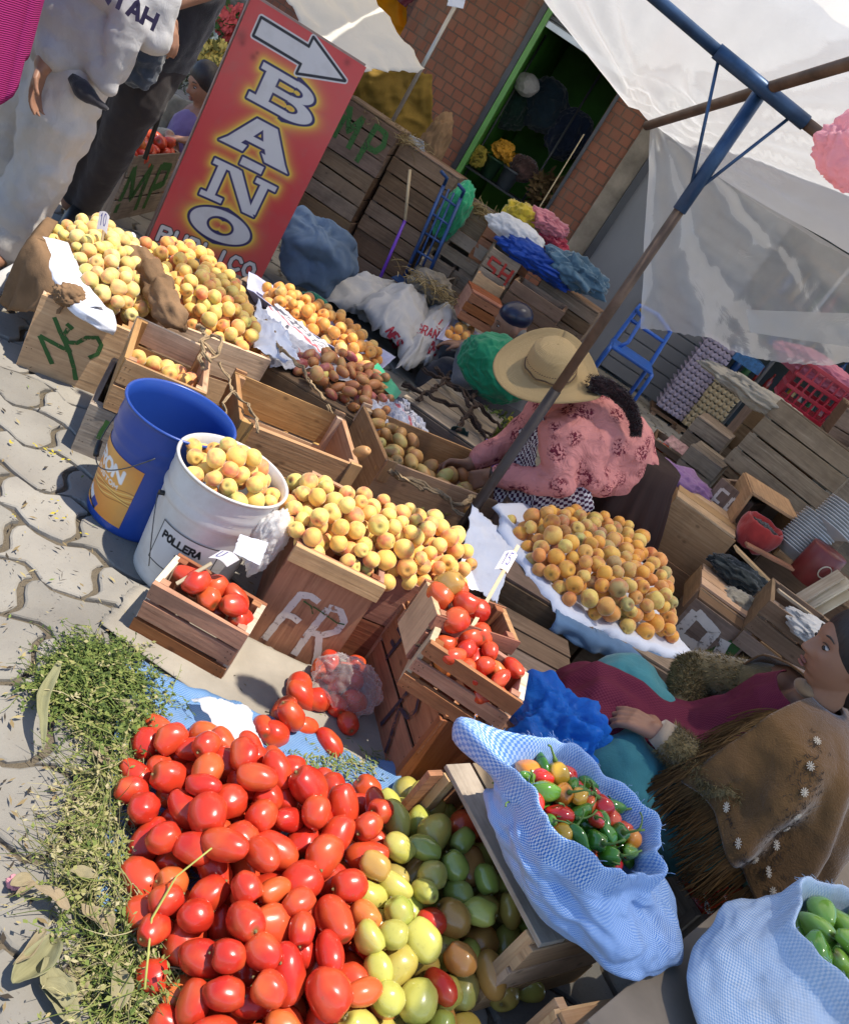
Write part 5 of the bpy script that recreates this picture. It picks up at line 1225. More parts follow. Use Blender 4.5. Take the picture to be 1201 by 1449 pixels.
# ================================================================ HERBS, LEAVES AND LITTER
HERB = Mat('herb_green', .8, .2); tn = HERB.attr('tone').outputs['Fac']
HERB.color(HERB.ramp(tn, [(0, (.035, .055, .015)), (.3, (.09, .13, .028)), (.6, (.17, .20, .05)), (.8, (.26, .24, .09)), (1, (.36, .31, .17))])); HERB.b.inputs['Subsurface Weight'].default_value = 0
poly = pxpoly([(75, 940), (125, 918), (205, 950), (225, 1040), (190, 1100), (165, 1180), (210, 1260), (235, 1350), (300, 1460), (130, 1460), (130, 1340), (85, 1260), (125, 1170), (145, 1080), (105, 1020), (50, 980)], 0)
m = MB(); xs = [p[0] for p in poly]; ys = [p[1] for p in poly]; rg = random.Random(5); cnt = 0
while cnt < 2600:
    x, y = rg.uniform(min(xs) - .05, max(xs) + .02), rg.uniform(min(ys), max(ys))
    ed = edgedist(x, y, poly)
    if not inpoly(x, y, poly) and rg.random() > math.exp(-ed / .012): continue
    dens = fbm((x, y, 0), 7, 3, 2)
    if dens < -.18 and rg.random() < .7: continue
    cnt += 1; a = rg.uniform(0, 6.28); L = rg.uniform(.03, .09) if y > 1.3 else rg.uniform(.05, .15); z0 = rg.uniform(.010, .02 + .04 * min(1, ed / .06)); tone = min(1, max(0, (.42 if y > 1.3 else .68) + .35 * dens + rg.gauss(0, .2)))
    P = []; q = Vector((x, y, z0)); dv = Vector((math.cos(a), math.sin(a), rg.uniform(-.1, .35)))
    for s in range(6):
        P.append(q.copy()); q = q + dv * L / 5; dv += Vector((rg.gauss(0, .25), rg.gauss(0, .25), rg.gauss(0, .12) - .05)); dv.normalize(); q.z = max(.008, q.z)
    m.tube(P, [.0012, .0011, .001, .0009, .0007, .0004], 3, tone, cap=False)
    leafy = rg.random() if y > 1.3 else rg.uniform(.55, 1.3)
    for s in range(rg.randint(5, 10) if leafy < .75 else 2):
        p = P[rg.randint(0, 5)]; aa_ = rg.uniform(0, 6.28); l = rg.uniform(.006, .015); wv = l * rg.uniform(.16, .34); dv = Vector((math.cos(aa_), math.sin(aa_), rg.uniform(-.3, .6))).normalized(); sd = dv.cross(Vector((rg.gauss(0, .3), rg.gauss(0, .3), 1))).normalized()
        b = len(m.v); m.v += [p, p + dv * l * .5 + sd * wv, p + dv * l, p + dv * l * .5 - sd * wv]; m.f.append((b, b + 1, b + 2, b + 3)); m.uv.append([(0, 0)] * 4); m.t.append(min(1, max(0, tone + rg.gauss(0, .15))))
tag(m.build('herb_litter', HERB.m), 'trampled green herb sprigs along the left edge of the tomato heap', 'herbs', kind='stuff')
LEAF = Mat('dry_leaf', .85, .2); ln = LEAF.noise(1, LEAF.mapping(LEAF.co('UV'), (3, 60, 1)), 4, .6); tn = LEAF.attr('tone').outputs['Fac']
LEAF.color(LEAF.mix(tn, LEAF.mix(ln, (.14, .15, .07), (.27, .27, .14)), LEAF.mix(ln, (.20, .145, .085), (.34, .27, .17)))); LEAF.bump(ln, .5, .002); LEAF = LEAF.m
def leaf(p, ang, L, wd, curl, tone, label, group='withered leaves on the paving', seed=0):
    m = MB()
    def fn(u, v):
        s = (v - .5) * 2; ww = wd * math.sin(math.pi * min(1, .04 + u * .96)) ** .7 * (1 - .4 * u)
        x = u * L; y = s * ww + .05 * L * math.sin(u * 5 + seed); z = .014 + curl * (abs(s) ** 1.5) * ww * 1.2 + .18 * L * curl * math.sin(u * 4 + seed) ** 2 + .006 * fbm((x * 30, y * 60, seed), 1, 3)
        return Vector((x * math.cos(ang) - y * math.sin(ang) + p[0], x * math.sin(ang) + y * math.cos(ang) + p[1], max(.010, z) + p[2]))
    m.grid(fn, 22, 8, tone, 1, .3); o = m.build('dry_leaf', LEAF, None, True); solid(o, .0006); return tag(o, label, 'leaf', group)
rg = random.Random(8)
p = W(72, 945, z=.03); q = W(48, 1078, z=.01); leaf((p.x, p.y, .03), math.atan2(q.y - p.y, q.x - p.x), .235, .016, .4, .2, 'long pale green leaf draped over the top of the herb litter', None, 2)
LV = [(60, 1390, .12, .035, .3), (20, 1400, .13, .04, .4), (150, 1330, .09, .03, .9), (110, 1370, .08, .03, .8), (180, 1400, .10, .03, .5), (200, 1430, .12, .035, .3), (250, 1420, .10, .03, .2), (270, 1400, .09, .022, .6), (130, 1250, .06, .02, .8), (90, 1300, .09, .02, .9), (60, 1330, .09, .015, .9), (150, 1180, .07, .02, .8), (175, 1060, .08, .022, .7), (190, 1020, .08, .02, .6), (160, 1090, .07, .02, .9), (40, 1245, .05, .02, .9), (215, 1345, .08, .025, .5), (285, 1440, .10, .03, .4), (20, 1270, .06, .012, .9), (230, 1380, .08, .03, .3), (160, 1440, .10, .03, .6), (90, 1430, .11, .035, .4)]
for i, (u, v, L, wd, tn_) in enumerate(LV):
    p = W(u, v, z=.02); leaf((p.x, p.y, rg.uniform(.0, .035)), rg.uniform(0, 6.28), L * .8, wd * .75, rg.uniform(.2, .9), tn_ + rg.uniform(-.2, .2), 'curled withered olive leaf at the lower left edge of the heap', seed=i * 1.7)
p = W(22, 1247, z=.02); o = lump((p.x, p.y, .018), (.014, .012, .010), .3, 3, .3, 5, 2, sub=4).build('flower_petal', plain('pink_petal', (.62, .25, .28), .7), None, True); tag(o, 'small crumpled pink flower on the paving at the left', 'flower')
# long stalk over the tomatoes
m = MB(); P = [W(u, v, z=z) for u, v, z in ((205, 1400, .07), (215, 1300, .10), (250, 1240, .15), (300, 1200, .19))]; m.tube([P[0], P[0].lerp(P[1], .5), P[1], P[1].lerp(P[2], .5), P[2], P[2].lerp(P[3], .5), P[3]], [.0022] * 4 + [.0018] * 3, 6); tag(m.build('plant_stalk', plain('stalk', (.36, .36, .08), .6), None, True), 'thin yellow green stalk lying across the red tomatoes', 'stalk')
m = MB(); rg = random.Random(9)
LM = Mat('litter_bits', .9, .1); LM.color(LM.ramp(LM.attr('tone').outputs['Fac'], [(0, (.05, .04, .03)), (.4, (.22, .16, .08)), (.7, (.35, .28, .13)), (.9, (.15, .2, .05)), (.97, (.42, .34, .04))], 'CONSTANT'))
for _ in range(1500):
    u, v = rg.uniform(-20, 620), rg.uniform(380, 1460); p = W(u, v, z=0)
    if p.y > 6: continue
    a = rg.uniform(0, 6.28); l = rg.uniform(.003, .014); d = Vector((math.cos(a), math.sin(a), rg.uniform(-.1, .3))) * l; s = Vector((-math.sin(a), math.cos(a), 0)) * l * rg.uniform(.08, .4); q = Vector((p.x, p.y, .016)); b = len(m.v)
    m.v += [q - d - s * .5, q + s, q + d, q - s]; m.f.append((b, b + 1, b + 2, b + 3)); m.uv.append([(0, 0)] * 4); m.t.append(rg.random() * .96)
for (u, v) in ((45, 635), (60, 640), (75, 650), (90, 660), (10, 630), (80, 715), (68, 733), (82, 740), (112, 758), (10, 735), (78, 645), (190, 760)):
    p = W(u, v, z=0)
    for _ in range(2):
        a = rg.uniform(0, 6.28); l = rg.uniform(.004, .009); d = Vector((math.cos(a), math.sin(a), .2)) * l; s = Vector((-math.sin(a), math.cos(a), .1)) * l * .5; q = Vector((p.x + rg.gauss(0, .008), p.y + rg.gauss(0, .008), .02)); b = len(m.v)
        m.v += [q - d, q + s, q + d, q - s]; m.f.append((b, b + 1, b + 2, b + 3)); m.uv.append([(0, 0)] * 4); m.t.append(.99)
tag(m.build('ground_litter', LM.m), 'scattered straw, leaf bits and yellow petals on the paving', 'litter', kind='stuff')
# dry husk bits at the edge of the tomato heap
m = MB()
for _ in range(500):
    u, v = rg.gauss(470, 50), rg.gauss(1085, 14); p = W(u, v, z=.03); a = rg.uniform(0, 6.28); l = rg.uniform(.004, .014); d = Vector((math.cos(a), math.sin(a), rg.uniform(-.1, .5))) * l; s = Vector((-math.sin(a), math.cos(a), 0)) * l * .2; q = Vector((p.x, p.y, .034)); b = len(m.v)
    m.v += [q - d, q + s, q + d, q - s]; m.f.append((b, b + 1, b + 2, b + 3)); m.uv.append([(0, 0)] * 4); m.t.append(rg.uniform(.2, .9))
tag(m.build('husk_litter', HERB.m), 'dry leaf crumbs on the blue sheet above the tomatoes', 'litter', kind='stuff')

# ================================================================ BACK OF THE STALL
random.seed(41)
def cf(label, tl, tr, y, h, D=.3, rot=0, mat=WOODD, group='wooden fruit crates of the stall', **k):
    a, b = W(*tl, y=y), W(*tr, y=y); return crate(label, (a.x, y, max(0, a.z - h)), rot, (b.x - a.x) / math.cos(rot), D, h if a.z > h else a.z, group, mat, **k)
SG = 'tall stack of upturned crates'
for col, (x0, wd, top_, y0) in enumerate(((-2.42, .44, .98, 5.75), (-1.97, .45, 1.0, 5.85), (-1.50, .45, .95, 5.95))):
    hh = top_ / 3
    for i in range(3):
        c_ = crate('%s crate in the %s column of the tall dark stack behind the sign' % (('bottom', 'middle', 'top')[i], ('left', 'middle', 'right')[col]), (x0 + rnd(-.01, .01), y0 + rnd(-.02, .02), i * hh), rnd(-.03, .03), wd, .34, hh - .006, SG, WOODD, slats_side=3 if i else 2, slats_end=2, lid=3 if i == 2 else 0, floor=False, th=.012)
        if i == 2 and col == 1: strokes(c_, 'painted_letters', [[(.08, .07), (.09, .29)], [(.09, .29), (.15, .15), (.20, .28)], [(.20, .28), (.20, .06)], [(.29, .02), (.30, .29)], [(.30, .28), (.38, .27), (.40, .20), (.37, .14), (.30, .14)]], .035, frontface(wd, hh), PAINTG, .002)
m = MB(); a = W(529, 413, y=5.72); b = W(573, 312, y=5.80); c = W(580, 240, y=5.85); a.z = max(a.z, 0)
m.tube([a, b], .011, 10); br = tag(m.build('broom_stick', plain('purple_paint', (.13, .03, .38), .35), None, True), 'purple broom stick with bare wooden tip leaning on the tall crate stack', 'broom stick')
m = MB(); m.tube([b, c], .0105, 10); m.build('wooden_tip', WOODP, br, True)
# hand truck
HTB = plain('hand_truck_blue', (.015, .05, .16), .4, var=.3, metal=.2); e = empty('hand_truck', (0, 0, 0), 0, 'dark blue hand truck leaning against the right side of the crate stack', 'hand truck')
def wy(u, v, y): return W(u, v, y=y)
m = MB()
L0, L1 = wy(572, 392, 5.75), wy(628, 262, 5.85); R0, R1 = wy(598, 408, 5.75), wy(652, 280, 5.85)
for a, b in ((L0, L1), (R0, R1)): m.tube([a, a.lerp(b, .5), b], .013, 8)
for t in (.1, .3, .5, .7, .9): m.tube([L0.lerp(L1, t), R0.lerp(R1, t)], .009, 8)
m.tube([L0.lerp(R0, .3), L1.lerp(R1, .3)], .008, 6); m.tube([L0.lerp(R0, .6), L1.lerp(R1, .6)], .008, 6)
m.tube([L1, L1 + Vector((.0, -.03, .05)), L1 + Vector((-.04, -.10, .07))], .012, 8); m.tube([R1, R1 + Vector((.0, -.03, .05)), R1 + Vector((-.04, -.10, .07))], .012, 8)
m.build('frame', HTB, e, True)
m = MB(); m.box(tuple((L0 + R0) / 2 + Vector((0, -.10, -.01))), (.22, .20, .008)); m.build('toe_plate', HTB, e)
for c in (wy(588, 388, 5.66), wy(612, 408, 5.66)):
    m = MB(); m.tube([c + Vector((-.02, .0, 0)), c + Vector((.02, .0, 0))], .068, 24); wl = m.build('wheel', BLK, e, True, bev=.008)
    m = MB(); m.tube([c + Vector((-.024, .0, 0)), c + Vector((.024, .0, 0))], .03, 14); m.build('hub', plain('hub_grey', (.2, .2, .2), .5), wl, True)
o = lump(tuple(wy(642, 300, 5.95)), (.09, .08, .20), .15, 3, .2, 5, 3).build('green_net', fabric('green_net', (.03, .28, .13), 300, .4, .6), None, True); tag(o, 'bright green net sack hanging behind the hand truck', 'net')
DENB = fabric('grey_blue_cloth', (.125, .17, .235), 600, .3, .6, .9, 0, 4)
o = lump(tuple(wy(442, 352, 4.85)), (.21, .15, .21), .42, 2.6, .09, 2.0, 12, flat=-.2, sub=6).build('cloth_bundle', DENB, None, True); tag(o, 'big grey blue cloth bundle on the ground right of the red sign', 'bundle')
# heap of crates and cloth before the doorway
cf('broken pale crate stuffed with straw beside the hand truck', (652, 275), (700, 310), 6.05, .30, .35, 0.1, WOODG)
cf('worn crate with open gaps below the straw crate', (640, 320), (690, 355), 6.0, .32, .35, 0, WOODG, slats_side=3, gap=.03)
cf('crate standing on the ground beside the hand truck wheel', (605, 358), (640, 383), 5.9, .30, .3, .05, WOODG, gap=.02)
cf('grey crate at the bottom of the heap before the doorway', (628, 395), (672, 425), 5.7, .22, .3, -.05, WOODG)
cs = cf('small crate with red painted letters SH before the doorway', (697, 350), (735, 378), 5.6, .20, .3, .15, WOODG, slats_end=1)
strokes(cs, 'painted_letters', [[(.10, .14), (.03, .15), (.03, .10), (.09, .09), (.09, .04), (.02, .04)], [(.13, .04), (.13, .16)], [(.19, .04), (.19, .15)], [(.13, .10), (.19, .10)]], .018, frontface(.2, .2), PAINTR)
cf('plain board crate left of the SH crate', (676, 385), (712, 412), 5.5, .26, .3, .1, WOOD)
cf('brown crate behind the head of the old woman', (728, 395), (800, 440), 5.4, .24, .3, 0, WOODD)
cf('slatted brown crate in front of the grey shutter', (768, 392), (845, 445), 5.8, .24, .3, -.1, WOODD, lid=4)
cf('lower slatted brown crate in front of the grey shutter', (745, 432), (822, 478), 5.75, .25, .3, -.1, WOODD, slats_side=3)
cf('small dark red box on the pavement before the heap of crates', (668, 415), (712, 440), 5.1, .17, .25, .35, WOODR, lid=3)
cf('upper crate in the heap carrying the white plastic bag', (690, 318), (760, 362), 6.0, .25, .3, .1, WOODR, lid=3)
cf('lower crate in the heap under the red crate', (668, 352), (735, 395), 6.0, .30, .3, .1, WOODD)
cf('crate behind the jeans in front of the shutter', (790, 360), (840, 392), 6.3, .30, .3, .0, WOODR, lid=3)
BC = fabric('blue_cloth', (.012, .05, .28), 500, .3, .6, .8, .1, 5)
o = lump(tuple(wy(762, 372, 5.75)), (.26, .14, .075), .3, 3, .35, 4, 21).build('blue_cloth', BC, None, True); tag(o, 'bright blue cloth thrown over the crates before the doorway', 'cloth')
o = lump(tuple(wy(812, 385, 5.75)), (.20, .12, .10), .35, 3, .35, 4, 25).build('jeans', fabric('jeans', (.06, .12, .18), 500, .35, .6), None, True); tag(o, 'faded jeans heaped at the right end of the blue cloth', 'jeans')
WF = plastic_film('white_film', (.8, .8, .82), .12, .3, .2, 1.0, 25)
o = lump(tuple(wy(728, 330, 5.85)), (.19, .10, .085), .2, 3, .2, 4, 5).build('plastic_bag', WF, None, True); tag(o, 'white plastic bag lying on top of the crate heap', 'bag')
o = lump(tuple(wy(735, 305, 6.0)), (.11, .10, .09), .3, 3, .3, 4, 6).build('yellow_bag', fabric('yellow_bag', (.45, .33, .03), 300, .3, .6), None, True); tag(o, 'yellow bag behind the white plastic bag', 'bag')
o = lump(tuple(wy(775, 318, 6.0)), (.13, .10, .06), .35, 3, .35, 4, 7).build('pink_cloth', fabric('dusty_pink', (.38, .12, .15), 300, .3, .6), None, True); tag(o, 'pink cloth right of the yellow bag', 'cloth')
o = lump(tuple(wy(780, 345, 6.0)), (.11, .10, .07), .3, 3, .35, 4, 9).build('red_net', fabric('red_net', (.25, .02, .04), 200, .4, .7), None, True); tag(o, 'dark red net below the pink cloth', 'net')
o = lump(tuple(wy(610, 408, 5.5)), (.15, .12, .10), .15, 3, .2, 4, 9, flat=-.08).build('rubble_block', CONC, None, True); tag(o, 'grey concrete block at the foot of the crate stack', 'block')
# straw on top of the stack and in the crates
STR = Mat('straw', .9, .1); STR.color(STR.ramp(STR.attr('tone').outputs['Fac'], [(0, (.12, .08, .035)), (1, (.42, .32, .16))])); m = MB(); rg = random.Random(3)
for (u, v, y, n_, s) in ((560, 190, 5.95, 160, .10), (520, 170, 5.95, 120, .10), (680, 300, 6.05, 160, .08), (620, 415, 5.3, 120, .10), (600, 400, 5.4, 60, .1)):
    c = wy(u, v, y)
    for _ in range(n_):
        p = c + Vector((rg.gauss(0, s), rg.gauss(0, s * .6), rg.gauss(.01, .018))); d = Vector((rg.gauss(0, 1), rg.gauss(0, .6), rg.gauss(0, .4))).normalized() * rg.uniform(.02, .06)
        m.tube([p - d, p + Vector((0, 0, .008)), p + d], .0022, 3, rg.random(), cap=False)
tag(m.build('straw', STR.m), 'loose straw on the crate stacks', 'straw', kind='stuff')
MUS = fabric('mustard_tarp', (.17, .105, .02), 200, .35, .6, .8, 0, 3)
def yp(name, pts, mat, label, cat, amp=.05, sc=3, seed=0, nu=30, nv=30, th=.002, **k):
    P = [W(u, v, y=y) for u, v, y in pts]; o = sheet(P, nu, nv, amp, sc, .03, seed, **k).build(name, mat, None, True); solid(o, th); return tag(o, label, cat)
yp('mustard_tarp', [(480, 190, 6.9), (612, 205, 7.1), (612, 105, 7.1), (505, 95, 6.9)], MUS, 'dull mustard tarp hanging behind the crate stack', 'tarp', .07, 4, 2)
o = lump(tuple(wy(612, 205, 6.7)), (.10, .08, .22), .2, 3, .2, 4, 3).build('burlap_sack', BURLAP, None, True); tag(o, 'brown sack hanging at the right end of the mustard tarp', 'sack')
yp('white_sack', [(573, 225, 6.1), (602, 232, 6.1), (600, 200, 6.1), (580, 190, 6.1)], fabric('white_sack_cloth', (.45, .44, .43), 300, .2, .5), 'white sack corner with pink print standing on the crate stack', 'sack', .03, 8)
GF = plastic_film('grey_film', (.72, .68, .62), .06, .35, .5, .8, 9, .04)
yp('grey_canopy', [(395, -40, 5.6), (445, 105, 5.6), (600, 100, 5.9), (470, -90, 6.6)], GF, 'greyish translucent canopy sheet stretched behind the top of the red sign', 'canopy', .05, 3, 6)
m = MB(); m.tube([W(552, 178, y=6.1), W(655, -12, y=6.1)], .014, 10); tag(m.build('canopy_pole', plain('galvanised_tube', (.35, .33, .30), .4, metal=.6), None, True), 'thin grey pole rising from the crate stack past the canopy corner', 'pole')
yp('blue_tarp', [(430, -60, 7.5), (455, 35, 7.5), (520, 28, 7.5), (480, -70, 7.5)], fabric('blue_tarp', (.02, .09, .24), 200, .3, .5), 'blue tarp edge above the grey canopy', 'tarp', .08, 4, 8)
YF = plastic_film('yellow_film', (.95, .55, .03), .05, .85, .5, .6, 9, .04)
yp('yellow_tarp', [(500, -30, 9.0), (530, 75, 9.0), (575, 55, 9.0), (580, -40, 9.0)], YF, 'bright backlit yellow tarp left of the brick pillar', 'tarp', .12, 3, 9)
yp('maroon_tarp', [(515, -40, 8.8), (575, 12, 8.8), (600, -10, 8.8), (590, -50, 8.8)], fabric('maroon_tarp', (.10, .012, .02), 200, .3, .5), 'dark maroon tarp in the corner above the yellow one', 'tarp', .08, 3, 5)
o = yp('plastic_scrap', [(632, 8, 6.0), (655, 12, 6.0), (662, -20, 6.0), (640, -25, 6.0)], PAPER, 'white plastic tied at the top of the thin grey pole', 'plastic', .01, 8)

# white sacks on the ground in the middle
WS = Mat('white_sacking', .8, .2); ws = WS.noise(4, WS.co('Object'), 6, .6); WS.color(WS.mix(ws, (.36, .35, .35), (.55, .54, .54))); WS.bump(WS.math('ADD', WS.noise(300, WS.co('Object'), 2), WS.noise(14, WS.co('Object'), 5, .6, 1)), .5, .008); WS = WS.m
def flat_sack(name, pts, zs, hump, label, seed, mat=WS, amp=.03):
    P = [W(u, v, z=z) for (u, v), z in zip(pts, zs)]
    o = sheet(P, 50, 40, amp, 6, .06, seed, sag=lambda u, v: hump * (math.sin(math.pi * u) * math.sin(math.pi * v)) ** .5 + .05 * max(0, ridge((u * 2, v * 2, 0), 1.8, seed) - .4)).build(name, mat, None, True); solid(o, .003); return tag(o, label, 'sack')
flat_sack('white_sack', [(445, 425), (560, 470), (590, 425), (428, 398)], [.05, .05, .03, .03], .16, 'large white sack lying flat behind the apricot tray', 3)
fs1 = flat_sack('white_sack', [(500, 435), (580, 520), (615, 450), (540, 425)], [.12, .10, .08, .08], .20, 'crumpled white sack with red printing in the middle of the sacks', 5)
fs2 = flat_sack('white_sack', [(560, 525), (640, 520), (640, 440), (600, 430)], [.12, .08, .20, .14], .16, 'white sack with red letters GRAN standing beside the roped crate', 8)
o = lump(tuple(W(445, 432, z=.10)), (.10, .07, .05), .25, 3, .3, 5, 3).build('green_net', fabric('dark_green_net', (.015, .16, .09), 200, .4, .6), None, True); tag(o, 'small dark green net bundle among the white sacks', 'net')
REDI = plain('red_ink', (.36, .02, .04), .7, var=.3, scale=60)
def text_lines(s, w_, h_, gap=.4):
    o_ = []; x = 0
    for ch in s:
        for ln in FONT.get(ch, []): o_.append([(x + a * w_, b * h_) for a, b in ln])
        x += w_ * (1 + gap)
    return o_
from mathutils.bvhtree import BVHTree
def print_on(o, u0, v0, s, w_, h_, sw, rot=R(34)):
    """red letters printed on the face of a sack that is already lying there"""
    me = o.data; bv = BVHTree.FromPolygons([v.co for v in me.vertices], [tuple(p.vertices) for p in me.polygons])
    def place(x, y, d):
        u, v = u0 + x * math.cos(rot) + y * math.sin(rot), v0 + x * math.sin(rot) - y * math.cos(rot); r_ = (W(u, v, y=8) - c_o).normalized(); h = bv.ray_cast(c_o, r_)
        return (h[0] if h[0] else W(u, v, z=.1)) - r_ * (.004 + d)
    strokes(o, 'printed_letters', [[(a / 1, b / 1) for a, b in ln] for ln in text_lines(s, w_, h_)], sw, place, REDI)
print_on(fs2, 588, 470, 'GRAN', 6, 13, 2.2, R(20)); print_on(fs2, 618, 462, 'LAUS', 6, 13, 2.2, R(40)); print_on(fs2, 606, 500, 'MWM', 9, 18, 4, R(25)); print_on(fs1, 545, 470, 'NES', 7, 14, 3, R(60))
# roped crate
rc = crate('wooden crate with a slatted lid netted over with dark rope', (-.36, 3.55, .0), R(-3), .40, .62, .26, mat=WOODG, lid=5, floor=False)
for i, (a, b) in enumerate((((-.40, 3.62, .30), (.06, 3.72, .29)), ((-.40, 3.95, .30), (.08, 3.92, .29)), ((-.30, 3.52, .30), (-.28, 4.2, .30)), ((-.08, 3.50, .30), (-.14, 4.2, .30)), ((-.36, 4.12, .30), (.06, 3.60, .30)))):
    mid = tuple((a[k] + b[k]) / 2 + (.03 if k == 2 else .02) for k in range(3)); rope([a, mid, b], .010, ROPED, ['dark rope across the near edge of the roped crate', 'dark rope across the far part of the roped crate lid', 'dark rope along the left side of the roped crate', 'dark rope along the middle of the roped crate lid', 'dark rope running diagonally over the roped crate lid'][i], .018, seed=20 + i, strands=2)
# flowering plant + purple bag
def bushy(name, c, size, n_, leafc, flowerc, label, cat, seed=0, leafl=.02, stemh=1, fl=.06, group=None):
    M = Mat(name + '_leaf', .8, .2); M.color(M.ramp(M.attr('tone').outputs['Fac'], [(0, tuple(x * .45 for x in leafc)), (1, leafc)])); rg = random.Random(seed); m = MB(); f = MB()
    for _ in range(n_):
        th = rg.uniform(0, 6.28); rr = rg.random() ** .6; q = Vector((math.cos(th) * rr * size[0], math.sin(th) * rr * size[1], rg.uniform(-1, 1) * math.sqrt(max(0, 1 - rr * rr)) * size[2])) + Vector(c)
        if noise.noise(q * 14) < -.15: continue
        tgt = f if rg.random() < fl else m
        if tgt is f:
            for k in range(5): a = k * 1.257; d = Vector((math.cos(a), math.sin(a) * .5, math.sin(a))) * leafl * .5; b = len(f.v); s = Vector((-d.z, d.y, d.x)) * .5; f.v += [q, q + d * .6 + s, q + d, q + d * .6 - s]; f.f.append((b, b + 1, b + 2, b + 3)); f.uv.append([(0, 0)] * 4); f.t.append(rg.random())
        else:
            d = Vector((rg.gauss(0, 1), rg.gauss(0, 1), rg.gauss(.3, .8))).normalized() * leafl * rg.uniform(.5, 1.3); s = d.orthogonal().normalized() * d.length * .22; b = len(m.v); m.v += [q, q + d * .5 + s, q + d, q + d * .5 - s]; m.f.append((b, b + 1, b + 2, b + 3)); m.uv.append([(0, 0)] * 4); m.t.append(rg.random())
    e = empty(name, c, 0, label, cat, group); 
    for mb, nm, mt in ((m, 'foliage', M.m), (f, 'flowers', plain(name + '_flower', flowerc, .7, var=.3))):
        if mb.v:
            mb.v = [v - Vector(c) for v in mb.v]; mb.build(nm, mt, e)
    m = MB()
    for _ in range(14): m.tube([(rg.gauss(0, size[0] * .1), rg.gauss(0, size[1] * .1), -size[2] * 1.1), (rg.gauss(0, size[0] * .3), rg.gauss(0, size[1] * .3), 0), (rg.gauss(0, size[0] * .5), rg.gauss(0, size[1] * .5), size[2] * .7)], .0025, 4)
    m.build('stems', M.m, e); return e
bushy('flowering_plant', (.10, 4.10, .16), (.20, .16, .17), 2200, (.16, .20, .04), (.62, .42, .03), 'green plant with small yellow flowers beside the gingham apron', 'plant', 3, .028)
PF = plastic_film('purple_film', (.42, .28, .75), .05, .35, .2, 1, 40, .05)
o = lump(tuple(W(705, 648, z=.27)), (.08, .07, .07), .25, 3, .3, 6, 4).build('plastic_bag', PF, None, True); tag(o, 'crumpled purple plastic bag at the end of the prickly pear crate', 'bag')
o = sheet([W(u, v, z=z) for u, v, z in ((630, 620, .2), (665, 638, .2), (662, 610, .3), (640, 605, .3))], 12, 12, .02, 12, .06, 3).build('dark_card', plain('dark_green_card', (.02, .07, .07), .6), None, True); solid(o, .002); tag(o, 'dark green folded card behind the prickly pear crate', 'card')

# ================================================================ DOORWAY CONTENTS
sh = empty('door_shelf', (0, 0, 0), 0, 'dark metal shelf with flower pots inside the doorway', 'shelf'); DM = plain('dark_metal', (.05, .055, .06), .5, metal=.4)
a, b = wy(662, 235, 9.2), wy(730, 285, 9.2); m = MB(); m.bar(a, Vector((b.x + .1, b.y, a.z)), .3, .02); m.build('board', DM, sh)
m = MB(); m.tube([Vector((a.x + .02, 9.2, 0)), Vector((a.x + .02, 9.2, 2.2))], .012, 6); m.tube([Vector((b.x + .05, 9.2, 0)), Vector((b.x + .05, 9.2, 2.2))], .012, 6); m.build('post', DM, sh, True)
zt = a.z + .012
def pot(x, y, z, r, h, col, label, nm='flower_pot', cat='pot'):
    o = revolve_mesh([(.001, 0), (r * .75, 0), (r * .95, h * .9), (r * 1.06, h * .9), (r * 1.06, h), (r * .9, h), (r * .85, h * .8), (.001, h * .78)], 28, name=nm).build(nm, plain(nm + '_c', col, .5), None, True); o.location = (x, y, z); return tag(o, label, cat)
pot(a.x + .22, 9.15, zt, .09, .20, (.03, .08, .04), 'dark green tin pot on the shelf in the doorway'); pot(a.x + .42, 9.15, zt, .10, .20, (.10, .12, .14), 'grey tin pot on the shelf in the doorway')
bushy('orange_flowers', (a.x + .25, 9.15, zt + .30), (.12, .09, .08), 500, (.55, .28, .02), (.70, .34, .03), 'bunch of orange flowers in the green pot', 'flowers', 4, .06, fl=.5)
bushy('yellow_flowers', (a.x + .05, 9.15, zt + .12), (.09, .08, .10), 300, (.30, .25, .05), (.50, .38, .06), 'faded yellow flowers at the left end of the doorway shelf', 'flowers', 5, .06, fl=.4)
o = lump((a.x + .50, 9.15, zt + .26), (.13, .10, .11), .2, 3, .3, 5, 8).build('dry_wreath', fabric('dry_wreath', (.09, .05, .045), 100, .6, .9), None, True); tag(o, 'dark dried wreath on the grey pot', 'wreath')
bushy('straw_bundle', tuple(wy(770, 270, 9.0)), (.14, .1, .2), 400, (.20, .13, .06), (.2, .13, .05), 'bundle of dry brown grass at the right of the doorway', 'grass bundle', 6, .10, fl=0)
o = lump(tuple(wy(745, 120, 9.2)), (.12, .1, .10), .1, 3, .1, 5, 8).build('white_sack', WS, None, True); tag(o, 'pale sack on the upper shelf inside the doorway', 'sack')
for i, (u, v, sx, cc) in enumerate(((770, 150, .26, (.015, .03, .045)), (730, 150, .18, (.015, .04, .03)), (805, 190, .22, (.012, .02, .045)))):
    o = lump(tuple(wy(u, v, 9.6)), (sx, .2, .24), .15, 3, .2, 4, i).build('dark_sack', fabric('dark_sack_%d' % i, cc, 200, .3, .5), None, True); tag(o, ['dark blue sack hanging high in the doorway', 'dark green sack high at the left in the doorway', 'dark bundle at the right inside the doorway'][i], 'sack')
m = MB(); m.tube([wy(826, 190, 8.42), wy(765, 290, 8.42), wy(758, 302, 8.40)], .006, 6); tag(m.build('hanging_cord', plain('pale_cord', (.45, .36, .22), .8), None, True), 'pale cord hanging down the right brick pillar', 'cord')

